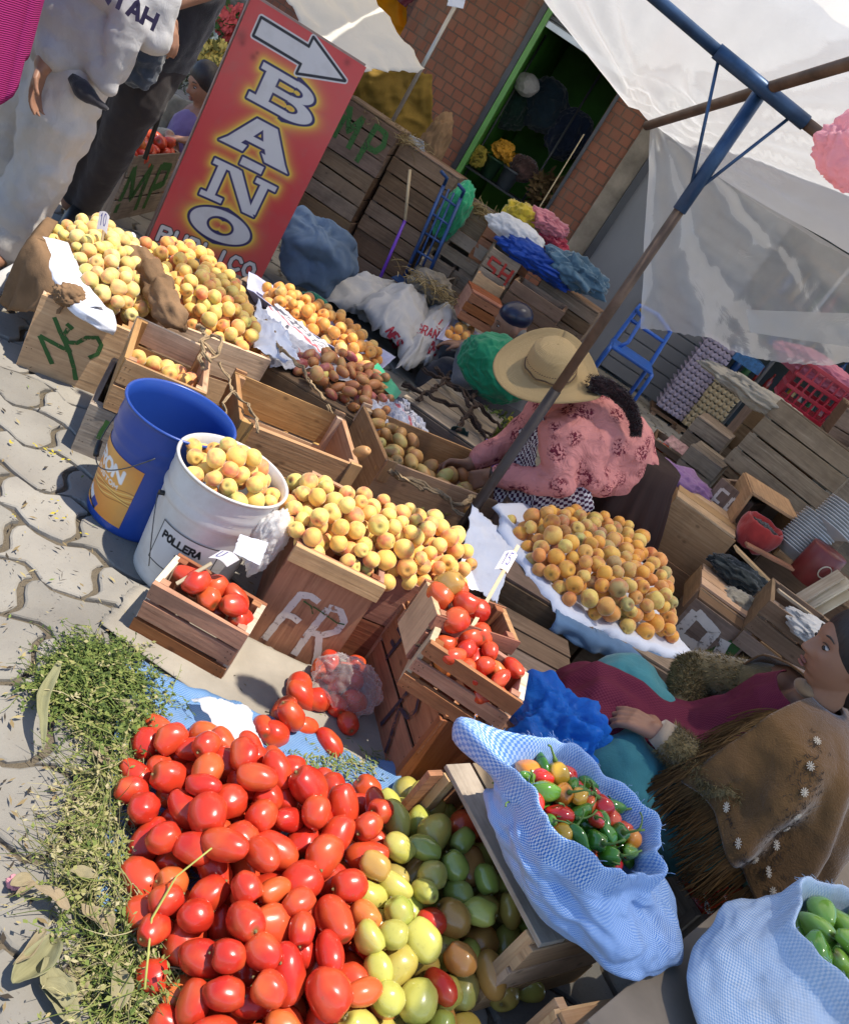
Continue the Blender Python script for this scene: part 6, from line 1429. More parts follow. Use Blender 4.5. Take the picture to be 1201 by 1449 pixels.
# ================================================================ RIGHT SIDE
# blue chair
CH = plain('blue_chair_paint', (.02, .10, .42), .35, var=.2); e = empty('metal_chair', tuple(wy(905, 540, 6.9)), 0, 'blue tubular metal chair standing before the grey shutter', 'chair'); o_ = Vector(e.location)
def tubep(name, pts, r, mat, par, n=10):
    P = [Vector(p) - o_ for p in pts]; Q = [P[0]]
    for i in range(1, len(P) - 1): Q += [P[i] + (P[i - 1] - P[i]) * min(.3, .03 / (P[i - 1] - P[i]).length), P[i], P[i] + (P[i + 1] - P[i]) * min(.3, .03 / (P[i + 1] - P[i]).length)]
    Q.append(P[-1]); m = MB(); m.tube(Q, r, n); return m.build(name, mat, par, True)
bl, br_ = wy(905, 432, 6.9), wy(948, 470, 6.9); zs = .52
tubep('back_frame', [Vector((bl.x - .02, 6.8, .0)), Vector((bl.x - .01, 6.85, zs)), bl, bl.lerp(br_, .5) + Vector((0, .03, .03)), br_, Vector((br_.x + .02, 6.85, zs)), Vector((br_.x + .03, 6.8, 0))], .017, CH, e)
tubep('back_rail', [Vector((bl.x, 6.88, .72)), Vector((br_.x, 6.88, .72))], .015, CH, e)
tubep('leg', [Vector((bl.x - .02, 6.85, zs)), Vector((bl.x - .03, 6.45, zs)), Vector((bl.x - .04, 6.4, 0))], .015, CH, e); tubep('leg', [Vector((br_.x + .02, 6.85, zs)), Vector((br_.x + .03, 6.45, zs)), Vector((br_.x + .04, 6.4, 0))], .015, CH, e)
m = MB(); m.box(((bl.x + br_.x) / 2 - o_.x, 6.65 - o_.y, zs + .01 - o_.z), (br_.x - bl.x + .04, .40, .025)); m.build('seat', CH, e, bev=.008)
tubep('arm', [Vector((bl.x, 6.88, .80)), Vector((bl.x + .06, 6.70, .80)), Vector((bl.x + .07, 6.62, .60)), Vector((bl.x + .02, 6.6, zs))], .015, CH, e)
# egg trays
for i, (x0, cc, nn, y0) in enumerate(((1.22, (.30, .26, .33), 15, 8.02), (1.50, (.34, .27, .17), 12, 7.98))):
    e = empty('egg_tray_stack', (x0, y0, .12), 0, ['stack of lilac grey egg trays beside the open shop', 'stack of brown egg trays with holes beside the bottles'][i], 'egg trays', 'stacks of egg trays'); mt = plain('tray_pulp_%d' % i, cc, .95, .1, var=.2, bump=.4)
    for k in range(nn):
        m = MB(); zz = k * .052; w_ = .29; dx = rnd(-.006, .006)
        m.grid(lambda u, v: (dx + (u - .5) * w_ + w_ / 2, (v - .5) * w_ + w_ / 2, zz + .016 * math.sin(u * 6 * math.pi * 2) * math.sin(v * 6 * math.pi * 2)), 30, 30)
        m.grid(lambda u, v: (dx + u * w_, -.004 + .008 * math.sin(u * 38), zz - .02 + .045 * v + .008 * math.sin(u * 38) * v), 48, 3)
        o = m.build('egg_tray', mt, e, True); solid(o, .003)
    m = MB(); m.box((.145, .15, -.07), (.32, .3, .03)); m.box((.03, .15, -.1), (.05, .3, .04)); m.box((.26, .15, -.1), (.05, .3, .04)); m.build('pallet', WOODD, e)
o = MB(); o.box((1.64, 8.12, .86), (.28, .26, .10)); tag(o.build('blue_carton', plain('blue_carton', (.02, .09, .22), .6, var=.4, scale=40), bev=.003), 'blue printed carton on top of the brown egg trays', 'carton')
bot_prof = [(.001, 0), (.034, 0), (.037, .01), (.037, .16), (.030, .19), (.012, .22), (.012, .255), (.015, .257), (.015, .275), (.001, .276)]
cols = [(.20, .02, .02), (.02, .06, .18), (.28, .16, .02), (.03, .10, .04), (.22, .20, .18)]; bm_ = [revolve_mesh(bot_prof, 18).mesh('bottle') for _ in cols]
for b_, c_ in zip(bm_, cols): b_.materials.append(plain('bottle_plastic', c_, .15)); b_.polygons.foreach_set('use_smooth', [True] * len(b_.polygons))
for zi, z in enumerate((.566, 1.016, 1.466)):
    for i in range(14):
        k = rnd(0, 1) ; o = bpy.data.objects.new('bottle', bm_[int(rnd(0, 4.99))]); COL.objects.link(o); o.location = (1.72 + i * .125 + rnd(-.01, .01), 9.38 + rnd(-.03, .03), z); s = rnd(.85, 1.2); o.scale = (s, s, s); tag(o, 'bottle on the dark shelves of the open shop', 'bottle', 'bottles on the shop shelves')
# crates on the right
g2 = 'wooden fruit crates of the stall'
cf('smooth board crate standing upright right of the apricots', (955, 705), (1038, 761), 3.60, .305, .32, -.10, WOOD, slats_side=1, slats_end=1, lid=3)
m = cf('low brown crate under the smooth board crate', (905, 765), (985, 835), 3.58, .24, .34, -.08, WOOD, slats_side=2)
cfr = cf('small open crate with white painted letters FR turned on its side', (1022, 676), (1064, 700), 3.95, .20, .30, -.55, WOODD, slats_side=1, slats_end=1)
strokes(cfr, 'painted_letters', [[(.03, .03), (.03, .16)], [(.03, .16), (.075, .16)], [(.03, .10), (.065, .10)], [(.10, .03), (.10, .16)], [(.10, .16), (.145, .15), (.14, .11), (.10, .095)], [(.115, .095), (.15, .03)]], .014, frontface(.2, .2), PAINTW)
# open box to its right
ob = empty('open_box', (0, 0, 0), 0, 'open fronted wooden box holding a small red sack', 'crate', g2)
a, b, c_, d_ = wy(1064, 698, 3.75), wy(1130, 740, 3.75), wy(1092, 788, 3.75), wy(1030, 745, 3.75); m = MB()
for p, q in ((a, b), (b, c_), (c_, d_), (d_, a)): m.bar(p + Vector((0, .15, 0)), q + Vector((0, .15, 0)), .30, .014, up=((p - q).cross(Vector((0, 1, 0)))))
m.build('side_panel', WOOD, ob, bev=.002); m = MB(); m.poly([p + Vector((0, .29, 0)) for p in (a, b, c_, d_)]); solid(m.build('back_panel', WOODD, ob), .008)
def openbag(c, r, h, mat, label, fill, seed):
    o = solidish(lambda t, a: Vector((math.cos(a) * r * (.75 + .35 * math.sin(min(t, .8) * 2.6)) * (1 + .12 * fbm((math.cos(a), math.sin(a), t), 2, 3, seed)) * (1 - .25 * max(0, t - .8) * 5), math.sin(a) * r * (.75 + .35 * math.sin(min(t, .8) * 2.6)) * (1 + .1 * fbm((math.sin(a), math.cos(a), t), 2, 3, seed)) * (1 - .25 * max(0, t - .8) * 5), h * (t if t < .85 else .85 - (t - .85) * 1.5) + .01 * fbm((math.cos(a) * 2, math.sin(a) * 2, 3), 1, 2, seed))) + Vector(c), 48, 24, capb=True).build('small_sack', mat, None, True); solid(o, .002); tag(o, label, 'sack')
    o2 = lump((c[0], c[1], c[2] + h * .62), (r * .8, r * .8, .025), .3, 4, .3, 8, seed).build('sack_contents', fill, o, True)
p = wy(1062, 762, 3.68); openbag((p.x, 3.66, p.z - .03), .085, .15, fabric('red_sackcloth', (.36, .035, .03), 300, .3, .5), 'small bright red sack of dark seeds in the open box', fabric('seeds', (.03, .025, .02), 90, .6, .9), 3)
# grey slatted crate turned, with plastic
r1 = crate('big grey slatted crate standing turned under crumpled dusty plastic', tuple(wy(1022, 652, 4.4)), 0, .50, .34, .40, g2, WOODG, slats_side=4, slats_end=2, tilt=(R(-12), 0, R(-30)), lid=4)
crate('grey slatted crate stacked at the right edge behind the bowls', tuple(wy(1125, 700, 4.3)), 0, .50, .34, .36, g2, WOODG, slats_side=3, slats_end=2, tilt=(0, R(6), R(-20)), lid=4)
crate('dark slatted crate at the right edge above the bowls', tuple(wy(1140, 655, 4.6)), 0, .55, .34, .34, g2, WOODD, slats_side=3, slats_end=2, tilt=(0, R(-4), R(-8)), lid=4)
crate('upright dark crate between the slatted crate and the open box', tuple(wy(1060, 700, 4.5)), -.4, .40, .3, .30, g2, WOODR, slats_side=3, lid=3)
crate('wide low crate carrying the stack of grey crates at the right', (1.45, 4.45, 0), -.1, 1.1, .5, .42, g2, WOODD, lid=4, floor=False)
cf('dark crate below the big grey slatted crate', (1070, 690), (1120, 720), 4.1, .28, .3, -.4, WOODD, slats_side=2)
cf('pale small crate behind the woman in the straw hat', (985, 590), (1030, 618), 5.0, .26, .3, -.3, WOODG, lid=3)
cf('lower pale small crate behind the lilac cloth', (975, 632), (1020, 660), 4.6, .25, .3, -.3, WOODG, lid=3)
cf('flat crate with two tomatoes at the far right of the pink blouse', (925, 620), (985, 650), 5.0, .14, .3, -.1, WOODD)
for u, v in ((928, 630), (938, 634)): q = W(u, v, y=5.05); put(TM['ripe_tomato'], 'tomato', tuple(q), 1.2, (1, 0, 0), 'red tomato in the flat crate behind the pink blouse', 'tomato', 'tomatoes behind the pink blouse')
yp('magazine', [(938, 626, 4.9), (975, 652, 4.9), (985, 642, 4.95), (950, 615, 4.95)], plain('red_white_print', (.40, .20, .20), .4, var=.6, scale=30), 'glossy red and white magazine on the flat crate', 'magazine', .008, 9, 3)
LC = fabric('lilac_cloth', (.27, .14, .29), 500, .25, .6, .9, .2, 5)
o = lump(tuple(wy(958, 690, 3.95)), (.20, .13, .085), .25, 3, .30, 4, 31).build('lilac_cloth', LC, None, True); tag(o, 'lilac cloth bunched over the crates behind the smooth board crate', 'cloth')
DF = plastic_film('dusty_film', (.46, .42, .36), .18, .3, .4, 1, 14, .15)
o = lump(tuple(wy(1075, 566, 4.6)), (.27, .14, .055), .3, 3, .35, 4, 33).build('plastic_sheet', DF, None, True); tag(o, 'crumpled dusty plastic on top of the grey slatted crate', 'plastic sheet')
# red plastic crate
RP = plain('red_plastic', (.36, .012, .03), .35, var=.2); e = empty('plastic_crate', tuple(wy(1100, 560, 5.2)), R(-8), 'red plastic lattice crate under the hanging tarp at the right', 'crate'); 
for (dx, dy, L_, ax) in ((0, 0, .75, 0), (0, .36, .75, 0), (0, 0, .36, 1), (.75, 0, .36, 1)):
    m = MB(); n_ = int(L_ / .045)
    for i in range(n_ + 1): t = i * L_ / n_; p = (dx + t, dy, .12) if ax == 0 else (dx, dy + t, .12); m.box(p, (.012, .012, .24))
    for z in (0, .08, .16, .24): c0 = (dx + L_ / 2, dy, z) if ax == 0 else (dx, dy + L_ / 2, z); m.box(c0, (L_ + .01, .016, .022) if ax == 0 else (.016, L_ + .01, .022))
    m.build('side_panel', RP, e, bev=.002)
m = MB(); m.box((.375, .18, 0), (.74, .35, .01)); m.build('bottom_panel', RP, e)
o = lump(tuple(wy(1165, 532, 5.35)), (.30, .14, .08), .2, 3, .3, 5, 3).build('pink_bag', plastic_film('pink_film', (.62, .22, .30), .1, .3, .3, 1, 20, .05), None, True); tag(o, 'dull pink plastic bag on the red plastic crate', 'bag')
crate('tall dark crate supporting the red plastic crate', (1.25, 5.15, 0), -.1, .9, .4, .92, g2, WOODD, slats_side=6, floor=False)
# plates, tub, can, planks
WPL = plain('white_plastic', (.42, .42, .42), .4)
for (u, v, n_, lb) in ((1128, 772, 14, 'tilted stack of white plastic bowls right of the open box'), (1180, 740, 9, 'second stack of white plastic tubs at the right edge')):
    c = wy(u, v, 3.7); e = empty('bowl_stack', tuple(c), 0, lb, 'bowls', 'stacks of white bowls'); e.rotation_euler = (R(-12), R(8), 0)
    for k in range(n_):
        o = revolve_mesh([(.001, 0), (.05, 0), (.088, .035), (.094, .037), (.094, .041), (.084, .038), (.048, .006), (.001, .006)], 36).build('bowl', WPL, e, True); o.location = (0, 0, k * .013 - .06)
c = wy(1155, 800, 3.55); e = empty('red_tin', tuple(c - Vector((0, 0, .08))), R(20), 'dark red tin with a pale ring printed on its front', 'tin')
o = revolve_mesh([(.001, 0), (.075, 0), (.078, .004), (.078, .16), (.075, .165), (.001, .166)], 36).build('body', plain('tin_red', (.16, .02, .018), .4, var=.3), e, True)
m = MB(); m.tube([(-.025 + .028 * math.cos(i * .2618) + .01, -.0805 + .004, .09 + .028 * math.sin(i * .2618)) for i in range(25)], .003, 6); m.build('printed_ring', plain('tin_cream', (.45, .38, .28), .5), e, True)
cg = cf('old crate with flaking green and white paint beside the teal skirt', (985, 848), (1062, 900), 3.05, .30, .30, -.15, WOODD, slats_side=2, lid=3)
strokes(cg, 'green_paint', [[(.00, .20), (.24, .20)], [(.01, .05), (.24, .07)]], .10, frontface(.25, .3), PAINTG)
strokes(cg, 'white_paint', [[(.03, .04), (.03, .26)], [(.03, .26), (.13, .24), (.13, .15), (.04, .14)], [(.07, .14), (.15, .04)], [(.18, .24), (.22, .05)]], .04, frontface(.25, .3), PAINTW, .0035)
cf('thick board crate resting above the green and white painted crate', (990, 830), (1082, 893), 3.15, .11, .26, -.1, WOOD, slats_side=1, lid=3)
cf('dark crate right of the beige cloth bundle in the junk pile', (1090, 850), (1180, 905), 3.0, .22, .3, -.2, WOODD)
for i, ((u0, v0), (u1, v1), y, w_, mt) in enumerate((((1040, 775), (1115, 850), 3.4, .05, WOOD), ((1055, 770), (1150, 820), 3.5, .04, WOODR), ((1080, 850), (1130, 895), 3.2, .02, WOODG), ((1100, 835), (1160, 880), 3.2, .02, WOODP), ((1130, 848), (1190, 812), 3.4, .05, WOODP), ((1140, 858), (1201, 822), 3.4, .05, WOODP), ((1150, 868), (1201, 838), 3.4, .05, WOODP))):
    m = MB(); m.bar(wy(u0, v0, y), wy(u1, v1, y + .05), w_, .012); tag(m.build('loose_board', mt, None, bev=.0015), ['yellowish loose board across the junk pile', 'reddish loose board under the bowls', 'thin grey lath in the junk pile', 'thin pale lath in the junk pile', 'top slat of the pale bundle at the right edge', 'middle slat of the pale bundle at the right edge', 'lowest slat of the pale bundle at the right edge'][i], 'board')
for (u, v, y, sz, cc, lb, nm) in ((1045, 860, 3.25, (.10, .08, .05), (.26, .23, .18), 'beige cloth bundle in the junk pile', 'beige_cloth'), (1048, 815, 3.4, (.13, .08, .045), (.025, .03, .03), 'black jacket rolled in the junk pile', 'black_jacket'), (1165, 905, 3.0, (.16, .10, .04), (.40, .38, .36), 'greyish plastic scrap in front of the slat bundle', 'plastic_scrap')):
    o = lump(tuple(wy(u, v, y)), sz, .25, 3, .3, 4, int(u)).build(nm, fabric(nm, cc, 300, .3, .6), None, True); tag(o, lb, 'cloth')
crate('dark crate at the base of the junk pile', (1.25, 2.75, 0), -.15, .75, .45, .34, g2, WOODD, lid=4, floor=False); crate('second dark crate behind the junk pile', (1.15, 3.35, 0), -.1, .85, .45, .42, g2, WOODD, lid=4, floor=False)
crate('dark crate under the bowls', (1.35, 3.75, 0), -.1, .8, .45, .55, g2, WOODD, lid=4, floor=False); crate('dark crate under the lilac cloth', (.85, 3.95, 0), -.1, .5, .4, .42, g2, WOODD, lid=4, floor=False)

# ================================================================ LEFT BACK: flower stall
mpa = W(190, 221, z=.36); mpb = W(268, 215, z=.36); mrz = math.atan2((mpb - mpa).y, (mpb - mpa).x); mL = min(.62, (mpb - mpa).length)
cmp_ = crate('old crate with flaking green letters M P holding red fruit behind the sign', (mpa.x, mpa.y, 0), mrz, mL, .36, .36, g2, WOODG, slats_side=3)
strokes(cmp_, 'painted_letters', [[(.04, .05), (.06, .30)], [(.06, .30), (.17, .12), (.28, .30)], [(.28, .30), (.29, .04)], [(.40, .04), (.41, .30)], [(.41, .29), (.54, .28), (.55, .18), (.42, .16)]], .045, frontface(.6, .34), PAINTG)
fr = (mpa.x, mpa.y, mrz); 
for b_ in visible(heap(rectpoly(fr, .03, mL - .03, .03, .33), lambda x, y: .26, lambda x, y: .40, .04, 80, 3, .12, .88)): put(random.choice([TM['ripe_tomato'], PM['orange']]) if False else TM['ripe_tomato'], 'tomato', b_[:3], b_[3] / .0305, (rnd(1, 2), 0, rnd(0, 6)), 'red fruit in the crate beside the seated woman in lilac', 'tomato', 'red fruit in the M P crate')
pt = W(235, 105, y=5.6); pot(pt.x, 5.6, pt.z - .12, .10, .22, (.34, .09, .04), 'tall terracotta pot of the flower stall', 'terracotta_pot')
bushy('white_flowers', tuple(W(280, 60, y=6.0)), (.28, .2, .30), 2400, (.20, .24, .11), (.50, .52, .42), 'large bunch of white filler flowers behind the seated woman', 'flowers', 7, .05, fl=.45)
bushy('white_flowers', tuple(W(255, 20, y=6.2)), (.20, .2, .26), 1500, (.17, .22, .08), (.45, .48, .36), 'second tall bunch of white filler flowers at the top edge', 'flowers', 8, .05, fl=.35)
bushy('red_flowers', tuple(W(333, 40, y=6.0)), (.14, .12, .13), 500, (.08, .16, .04), (.55, .06, .05), 'bunch of red and coral flowers beside the top of the sign', 'flowers', 9, .07, fl=.6)
bushy('yellow_flowers', tuple(W(305, 85, y=5.7)), (.12, .1, .12), 400, (.22, .20, .05), (.60, .42, .08), 'small yellow flowers above the head of the seated woman', 'flowers', 10, .06, fl=.3)
bushy('leafy_bunch', tuple(W(145, 195, y=5.6)), (.16, .15, .25), 900, (.16, .15, .06), (.3, .25, .08), 'dry leafy bunch behind the black trouser leg', 'plant', 11, .06, fl=.05)
o = lump(tuple(W(268, 28, y=6.6)), (.9, .2, .35), .1, 3, .1, 4, 3).build('dark_stall_cloth', fabric('dark_stall_cloth', (.045, .045, .04), 200, .4, .5), None, True); tag(o, 'dark cloth backing the flower stall', 'cloth')
crate('grey bench crate carrying the flowers', (-3.2, 5.75, 0), -.1, 1.1, .5, .30, g2, WOODG, lid=4, floor=False)
GB = fabric('green_bag_left', (.015, .20, .10), 300, .3, .6, .5)
o = lump(tuple(W(118, 250, y=4.3)), (.16, .14, .26), .1, 3, .2, 4, 3, flat=-.2).build('green_sack', GB, None, True); tag(o, 'shiny green sack on the ground behind the white trousers', 'sack')

# ================================================================ TENT: frame and plastic roof
J = W(1078, 127, z=1.86); FT = plain('rusty_tube', (.12, .075, .05), .6, .4, metal=.3, var=.5, scale=10, bump=.3); FB = plain('blue_tube', (.03, .07, .15), .4, .4, metal=.3, var=.4, scale=12)
tent = empty('market_tent', (J.x, J.y, 0), 0, 'market tent of rusty tubes with a translucent white plastic roof and hanging rear sheet', 'tent')
def tb(name, pts, r, mat, par=tent):
    m = MB(); m.tube([Vector(p) - Vector((J.x, J.y, 0)) for p in pts], r, 14); return m.build(name, mat, par, True)
base = Vector((J.x + .02, J.y - .02, 0)); mid = J.lerp(base, .17)
tb('pole', [mid, J.lerp(base, .55)], .0165, FT); tb('pole_lower', [J.lerp(base, .545), base], .0185, plain('dark_tube', (.05, .035, .028), .5, metal=.3, var=.4, bump=.2)); tb('pole_socket', [J + Vector((0, 0, -.01)), J.lerp(base, .20)], .021, FB)
t1 = W(915, 178, y=3.5); n1 = W(1201, 90, z=1.95); dd = (n1 - J); tb('roof_tube', [t1, J, n1 + dd * 1.2], .0165, FT)
b0 = W(930, 0, z=1.875); b1 = W(1160, 190, z=1.845); dd = b0 - J; dd2 = b1 - J
tb('roof_tube', [J + dd * 2.5, J + dd * .35], .0165, FB); tb('tube_sleeve', [J + dd * .45, J + dd2 * .75], .021, FB); tb('roof_tube', [J + dd2 * .7, J + dd2 * 3.5], .0165, FT)
for q in (J + dd * .42, J + dd2 * .55): tb('brace', [q, J.lerp(base, .175)], .005, FB)
TARP = plastic_film('tent_film', (.66, .67, .70), .24, .62, .5, .5, 5, .10)
def curve(P, u):
    n = len(P) - 1; i = min(n - 1, int(u * n)); f = u * n - i; g = lambda k: Vector(P[max(0, min(n, k))]); p0, p1, p2, p3 = g(i - 1), g(i), g(i + 1), g(i + 2)
    return .5 * ((2 * p1) + (p2 - p0) * f + (2 * p0 - 5 * p1 + 4 * p2 - p3) * f * f + (3 * p1 - p0 - 3 * p2 + p3) * f ** 3)
tie = t1 + Vector((0, 0, .02))
N_ = [(-1.1, 3.0, 2.1), (-.1, 2.82, 2.22), (.46, 2.48, 2.28), (.84, 1.7, 2.22), (.92, .4, 2.1)]; F_ = [tuple(W(740, -40, y=3.3)), tuple(tie), (.95, 3.85, 1.72), (2.5, 3.4, 1.78), (2.9, .4, 1.85)]
T0 = Vector((J.x, J.y, 0))
def roof(u, v):
    a, b = curve(N_, u), curve(F_, u); p = a.lerp(b, v)
    dj = (Vector((p.x, p.y, 0)) - Vector((J.x, J.y, 0))).length; lift = .02
    rad = (p - tie).length; an = math.atan2(p.y - tie.y, p.x - tie.x)
    p.z += .012 * fbm(p, 2.5, 3, 3) + .018 * math.sin(an * 26 + 2 * fbm(p, 2, 2)) * math.exp(-rad / .7) * min(1, rad / .1) - .05 * math.sin(math.pi * v) * math.sin(math.pi * min(1, u * 1.2)) * .6
    return p - T0
MB().grid(roof, 90, 60).build('roof_sheet', TARP, tent, True)
hem = [W(905, 465, y=3.62), W(955, 472, y=3.60), W(1000, 476, y=3.6), W(1040, 500, y=3.62), W(1100, 514, y=3.66), W(1160, 514, y=3.72), W(1230, 515, y=3.75), W(1500, 600, y=3.6), W(1800, 700, y=3.4)]
def skirt(u, v):
    a = curve([tuple(curve(F_, .25 + .5 * k / 6)) for k in range(7)], u); b = curve([tuple(h) for h in hem], u); p = a.lerp(b, v)
    w_ = v ** .6; nrm = Vector((.15, -1, 0))
    # folds radiating from the tie
    an = math.atan2((p.x - tie.x), (tie.z - p.z + .02)); rad = (p - tie).length
    p = p + nrm * (.035 * math.sin(an * 16 + 1.5 * fbm(p, 3, 2, 3)) * min(1, rad * 2) + .03 * fbm(p, 5, 3, 4)) * (1 if v > .02 else v * 50)
    p.y += .12 * math.sin(math.pi * v) * min(1, u * 4)
    if v > .96: p.z += .008 * fbm((u * 60, 1, 1), 1, 3)
    return p - T0
SKF = plastic_film('skirt_film', (.60, .60, .61), .48, .5, .4, .6, 5, .12)
MB().grid(skirt, 160, 70).build('rear_skirt', SKF, tent, True)
def flap(u, v):
    P = [W(1055, 438, y=3.4), W(1260, 445, y=3.4)]; Q = [W(1060, 470, y=3.42), W(1260, 500, y=3.5)]; p = P[0].lerp(P[1], u).lerp(Q[0].lerp(Q[1], u), v); return p + Vector((0, .02 * fbm(p, 5, 3, 8), 0)) - T0
MB().grid(flap, 40, 12).build('folded_hem', plastic_film('hem_film', (.50, .50, .50), .25, .35, .3, .6, 10, .04), tent, True)
p = W(1192, 200, z=1.70)
o = lump(tuple(p + Vector((.03, 0, .0))), (.065, .04, .06), .22, 3, .25, 3, 3).build('pink_bag', plastic_film('bright_pink_film', (.95, .55, .58), .03, .6, .3, .8, 30, .03), None, True); tag(o, 'pale pink plastic bag hanging from the tent frame at the right edge', 'bag')
# awnings out of view, added to shade the back; pale film softens the shade
AW = plastic_film('awning_film', (.86, .80, .70), .22, .8, .5, .5, 4, .02)
def awn(name, c, lab, seed):
    o = sheet(c, 40, 40, .06, 1.5, .02, seed).build(name, AW, None, True); solid(o, .003); tag(o, lab, 'awning')
awn('awning', [(-1.75, 4.0, 2.9), (4.2, 2.7, 2.85), (4.2, 8.45, 3.2), (-1.75, 8.45, 3.3)], 'unseen pale awning added for shade between the tent and the brick building', 2)
awn('awning', [(-4.6, 4.9, 2.8), (-1.8, 4.6, 2.9), (-1.8, 8.6, 3.2), (-4.6, 8.6, 3.0)], 'unseen pale awning added for shade over the flower stall', 5)
for x, y, z in ((4.1, 2.8, 2.85), (-4.5, 4.95, 2.8)):
    m = MB(); m.tube([(x, y, 0), (x, y, z)], .018, 10); tag(m.build('awning_pole', FT, None, True), 'steel pole holding an awning corner at x %d' % 0 if False else {-1.72: 'steel pole holding the awning corner right of the sign', 4.1: 'steel pole holding the far right awning corner', -4.5: 'steel pole holding the awning of the flower stall'}[x], 'pole')
m = MB(); m.tube([W(284, 0, y=3.9), W(232, 145, y=3.9), W(205, 225, y=3.9)], .011, 10); tag(m.build('black_pole', BLK, None, True), 'thin black pole standing behind the customer in black trousers', 'pole')
# ================================================================ PEOPLE
random.seed(51)
def skin(name, col):
    M = Mat(name, .5, .4); M.b.inputs['Subsurface Weight'].default_value = .08; M.b.inputs['Subsurface Radius'].default_value = (.01, .004, .002); M.b.inputs['Subsurface Scale'].default_value = 1
    n = M.noise(14, M.co('Object'), 5, .6); M.color(M.mix(n, tuple(x * .8 for x in col), tuple(x * 1.15 for x in col))); M.bump(M.noise(180, M.co('Object'), 3), .15, .001); return M.m
SKIN = skin('skin', (.29, .145, .088)); SKIND = skin('skin_darker', (.26, .13, .08))
HAIR = Mat('black_hair', .45, .4); hn = HAIR.noise(1, HAIR.mapping(HAIR.co('Object'), (140, 140, 12)), 3, .6); HAIR.color(HAIR.mix(hn, (.008, .006, .006), (.035, .026, .024))); HAIR.bump(hn, .6, .003); HAIR = HAIR.m
EYEW = plain('eye_white', (.55, .50, .46), .3); EYED = plain('eye_dark', (.015, .01, .008), .2); LIP = plain('lip', (.24, .085, .065), .6)
def frame3(fwd, up):
    f = Vector(fwd).normalized(); u = Vector(up); u = (u - f * u.dot(f)).normalized(); r = f.cross(u); return Matrix((r, f, u)).transposed()
def add_head(m, c, fwd, up, s=1.0):
    F = frame3(fwd, up); c = Vector(c)
    if 6 not in _ICO: _ICO[6] = ico(6)
    V, Fc = _ICO[5] if 5 in _ICO else _ICO[6]; b = len(m.v); g = lambda x, k: math.exp(-(x / k) ** 2)
    for p in V:
        x, y, z = p.x * .074, p.y * .094, p.z * .118
        if z < 0: x *= 1 - .30 * (-z / .118) ** 1.5; y *= 1 - .10 * (-z / .118) if y < 0 else 1 - .03 * (-z / .118)
        if y < 0 and z < -.02: y *= 1 - .35 * min(1, (-z - .02) / .08)
        if y > 0:
            fy = y
            y -= .010 * g(abs(x) - .031, .016) * g(z - .006, .016)
            y += .005 * g(abs(x) - .030, .022) * g(z - .030, .010)
            t = (z + .030) / .045
            if -.25 < t < 1.1: y += .026 * max(0.0, 1 - max(0, t)) ** .8 * g(x, .0075 + .007 * max(0, 1 - t * 2.2)) * (1 if t > 0 else max(0, 1 + t * 4))
            y += .005 * g(abs(x) - .040, .018) * g(z + .020, .020)
            y += .0045 * g(x, .024) * (g(z + .056, .0055) + g(z + .070, .006)) - .004 * g(x, .026) * g(z + .063, .0035)
            y -= .006 * g(x, .03) * g(z + .084, .007)
            y += .008 * g(x, .020) * g(z + .100, .012)
        m.v.append(c + F @ (Vector((x, y, z)) * s))
    for f in Fc: m.f.append(tuple(b + i for i in f)); m.uv.append([(0, 0)] * 3); m.t.append(.5)
    for sd in (-1, 1):
        ellipsoid(m, c + F @ (Vector((sd * .074, -.008, -.008)) * s), (.008 * s, .018 * s, .030 * s), F.to_euler(), 2)
    return F
def face_bits(par, c, F, s=1.0):
    c = Vector(c)
    for sd in (-1, 1):
        e = MB(); ellipsoid(e, c + F @ (Vector((sd * .031, .0755, .006)) * s), (.0100 * s, .0075 * s, .0048 * s), F.to_euler(), 3); eo = e.build('eye', EYEW, par, True)
        e = MB(); ellipsoid(e, c + F @ (Vector((sd * .031, .0805, .004)) * s), (.0085 * s, .0050 * s, .0054 * s), F.to_euler(), 2); e.build('iris', EYED, eo, True)
        e = MB(); e.tube([c + F @ (Vector((sd * (.016 + .032 * t), .0875 - .012 * t * t, .029 + .006 * math.sin(t * 3))) * s) for t in (0, .25, .5, .75, 1)], [.0022 * s, .003 * s, .0028 * s, .002 * s, .001 * s], 6); e.build('eyebrow', HAIR, par, True)
        e = MB(); e.tube([c + F @ (Vector((sd * (.018 + .028 * t), .0845 - .010 * t * t, .011 + .004 * math.sin(t * 3.1))) * s) for t in (0, .33, .66, 1)], .0014 * s, 6); e.build('eyelid', HAIR, par, True)
    e = MB(); ellipsoid(e, c + F @ (Vector((0, .0872, -.057)) * s), (.019 * s, .0055 * s, .0040 * s), F.to_euler(), 3); ellipsoid(e, c + F @ (Vector((0, .0862, -.068)) * s), (.017 * s, .0060 * s, .0048 * s), F.to_euler(), 3); e.build('lips', LIP, par, True)
def hair_cap(par, c, F, s=1.0, low=-.02, bun=None, mat=HAIR, name='hair'):
    m = MB(); c = Vector(c)
    ellipsoid(m, c + F @ (Vector((0, -.014, .018)) * s), (.082 * s, .094 * s, .108 * s), F.to_euler(), 4)
    ellipsoid(m, c + F @ (Vector((0, -.045, -.02)) * s), (.074 * s, .058 * s, .080 * s), F.to_euler(), 4)
    if bun: capsule(m, c + F @ (Vector((0, -.09, -.06)) * s), c + F @ Vector(bun) , .03 * s, .02 * s)
    # cut the face free
    o = fuse(m, name, mat, par, .007, 3); return o
def cloth_fuse(m, name, mat, par, vox=.012, sm=8, disp=(.03, .09)): return fuse(m, name, mat, par, vox, sm, disp)
def limb(m, pts, rs):
    for (a, b), (ra, rb) in zip(zip(pts, pts[1:]), zip(rs, rs[1:])): capsule(m, a, b, ra, rb)
V3 = Vector

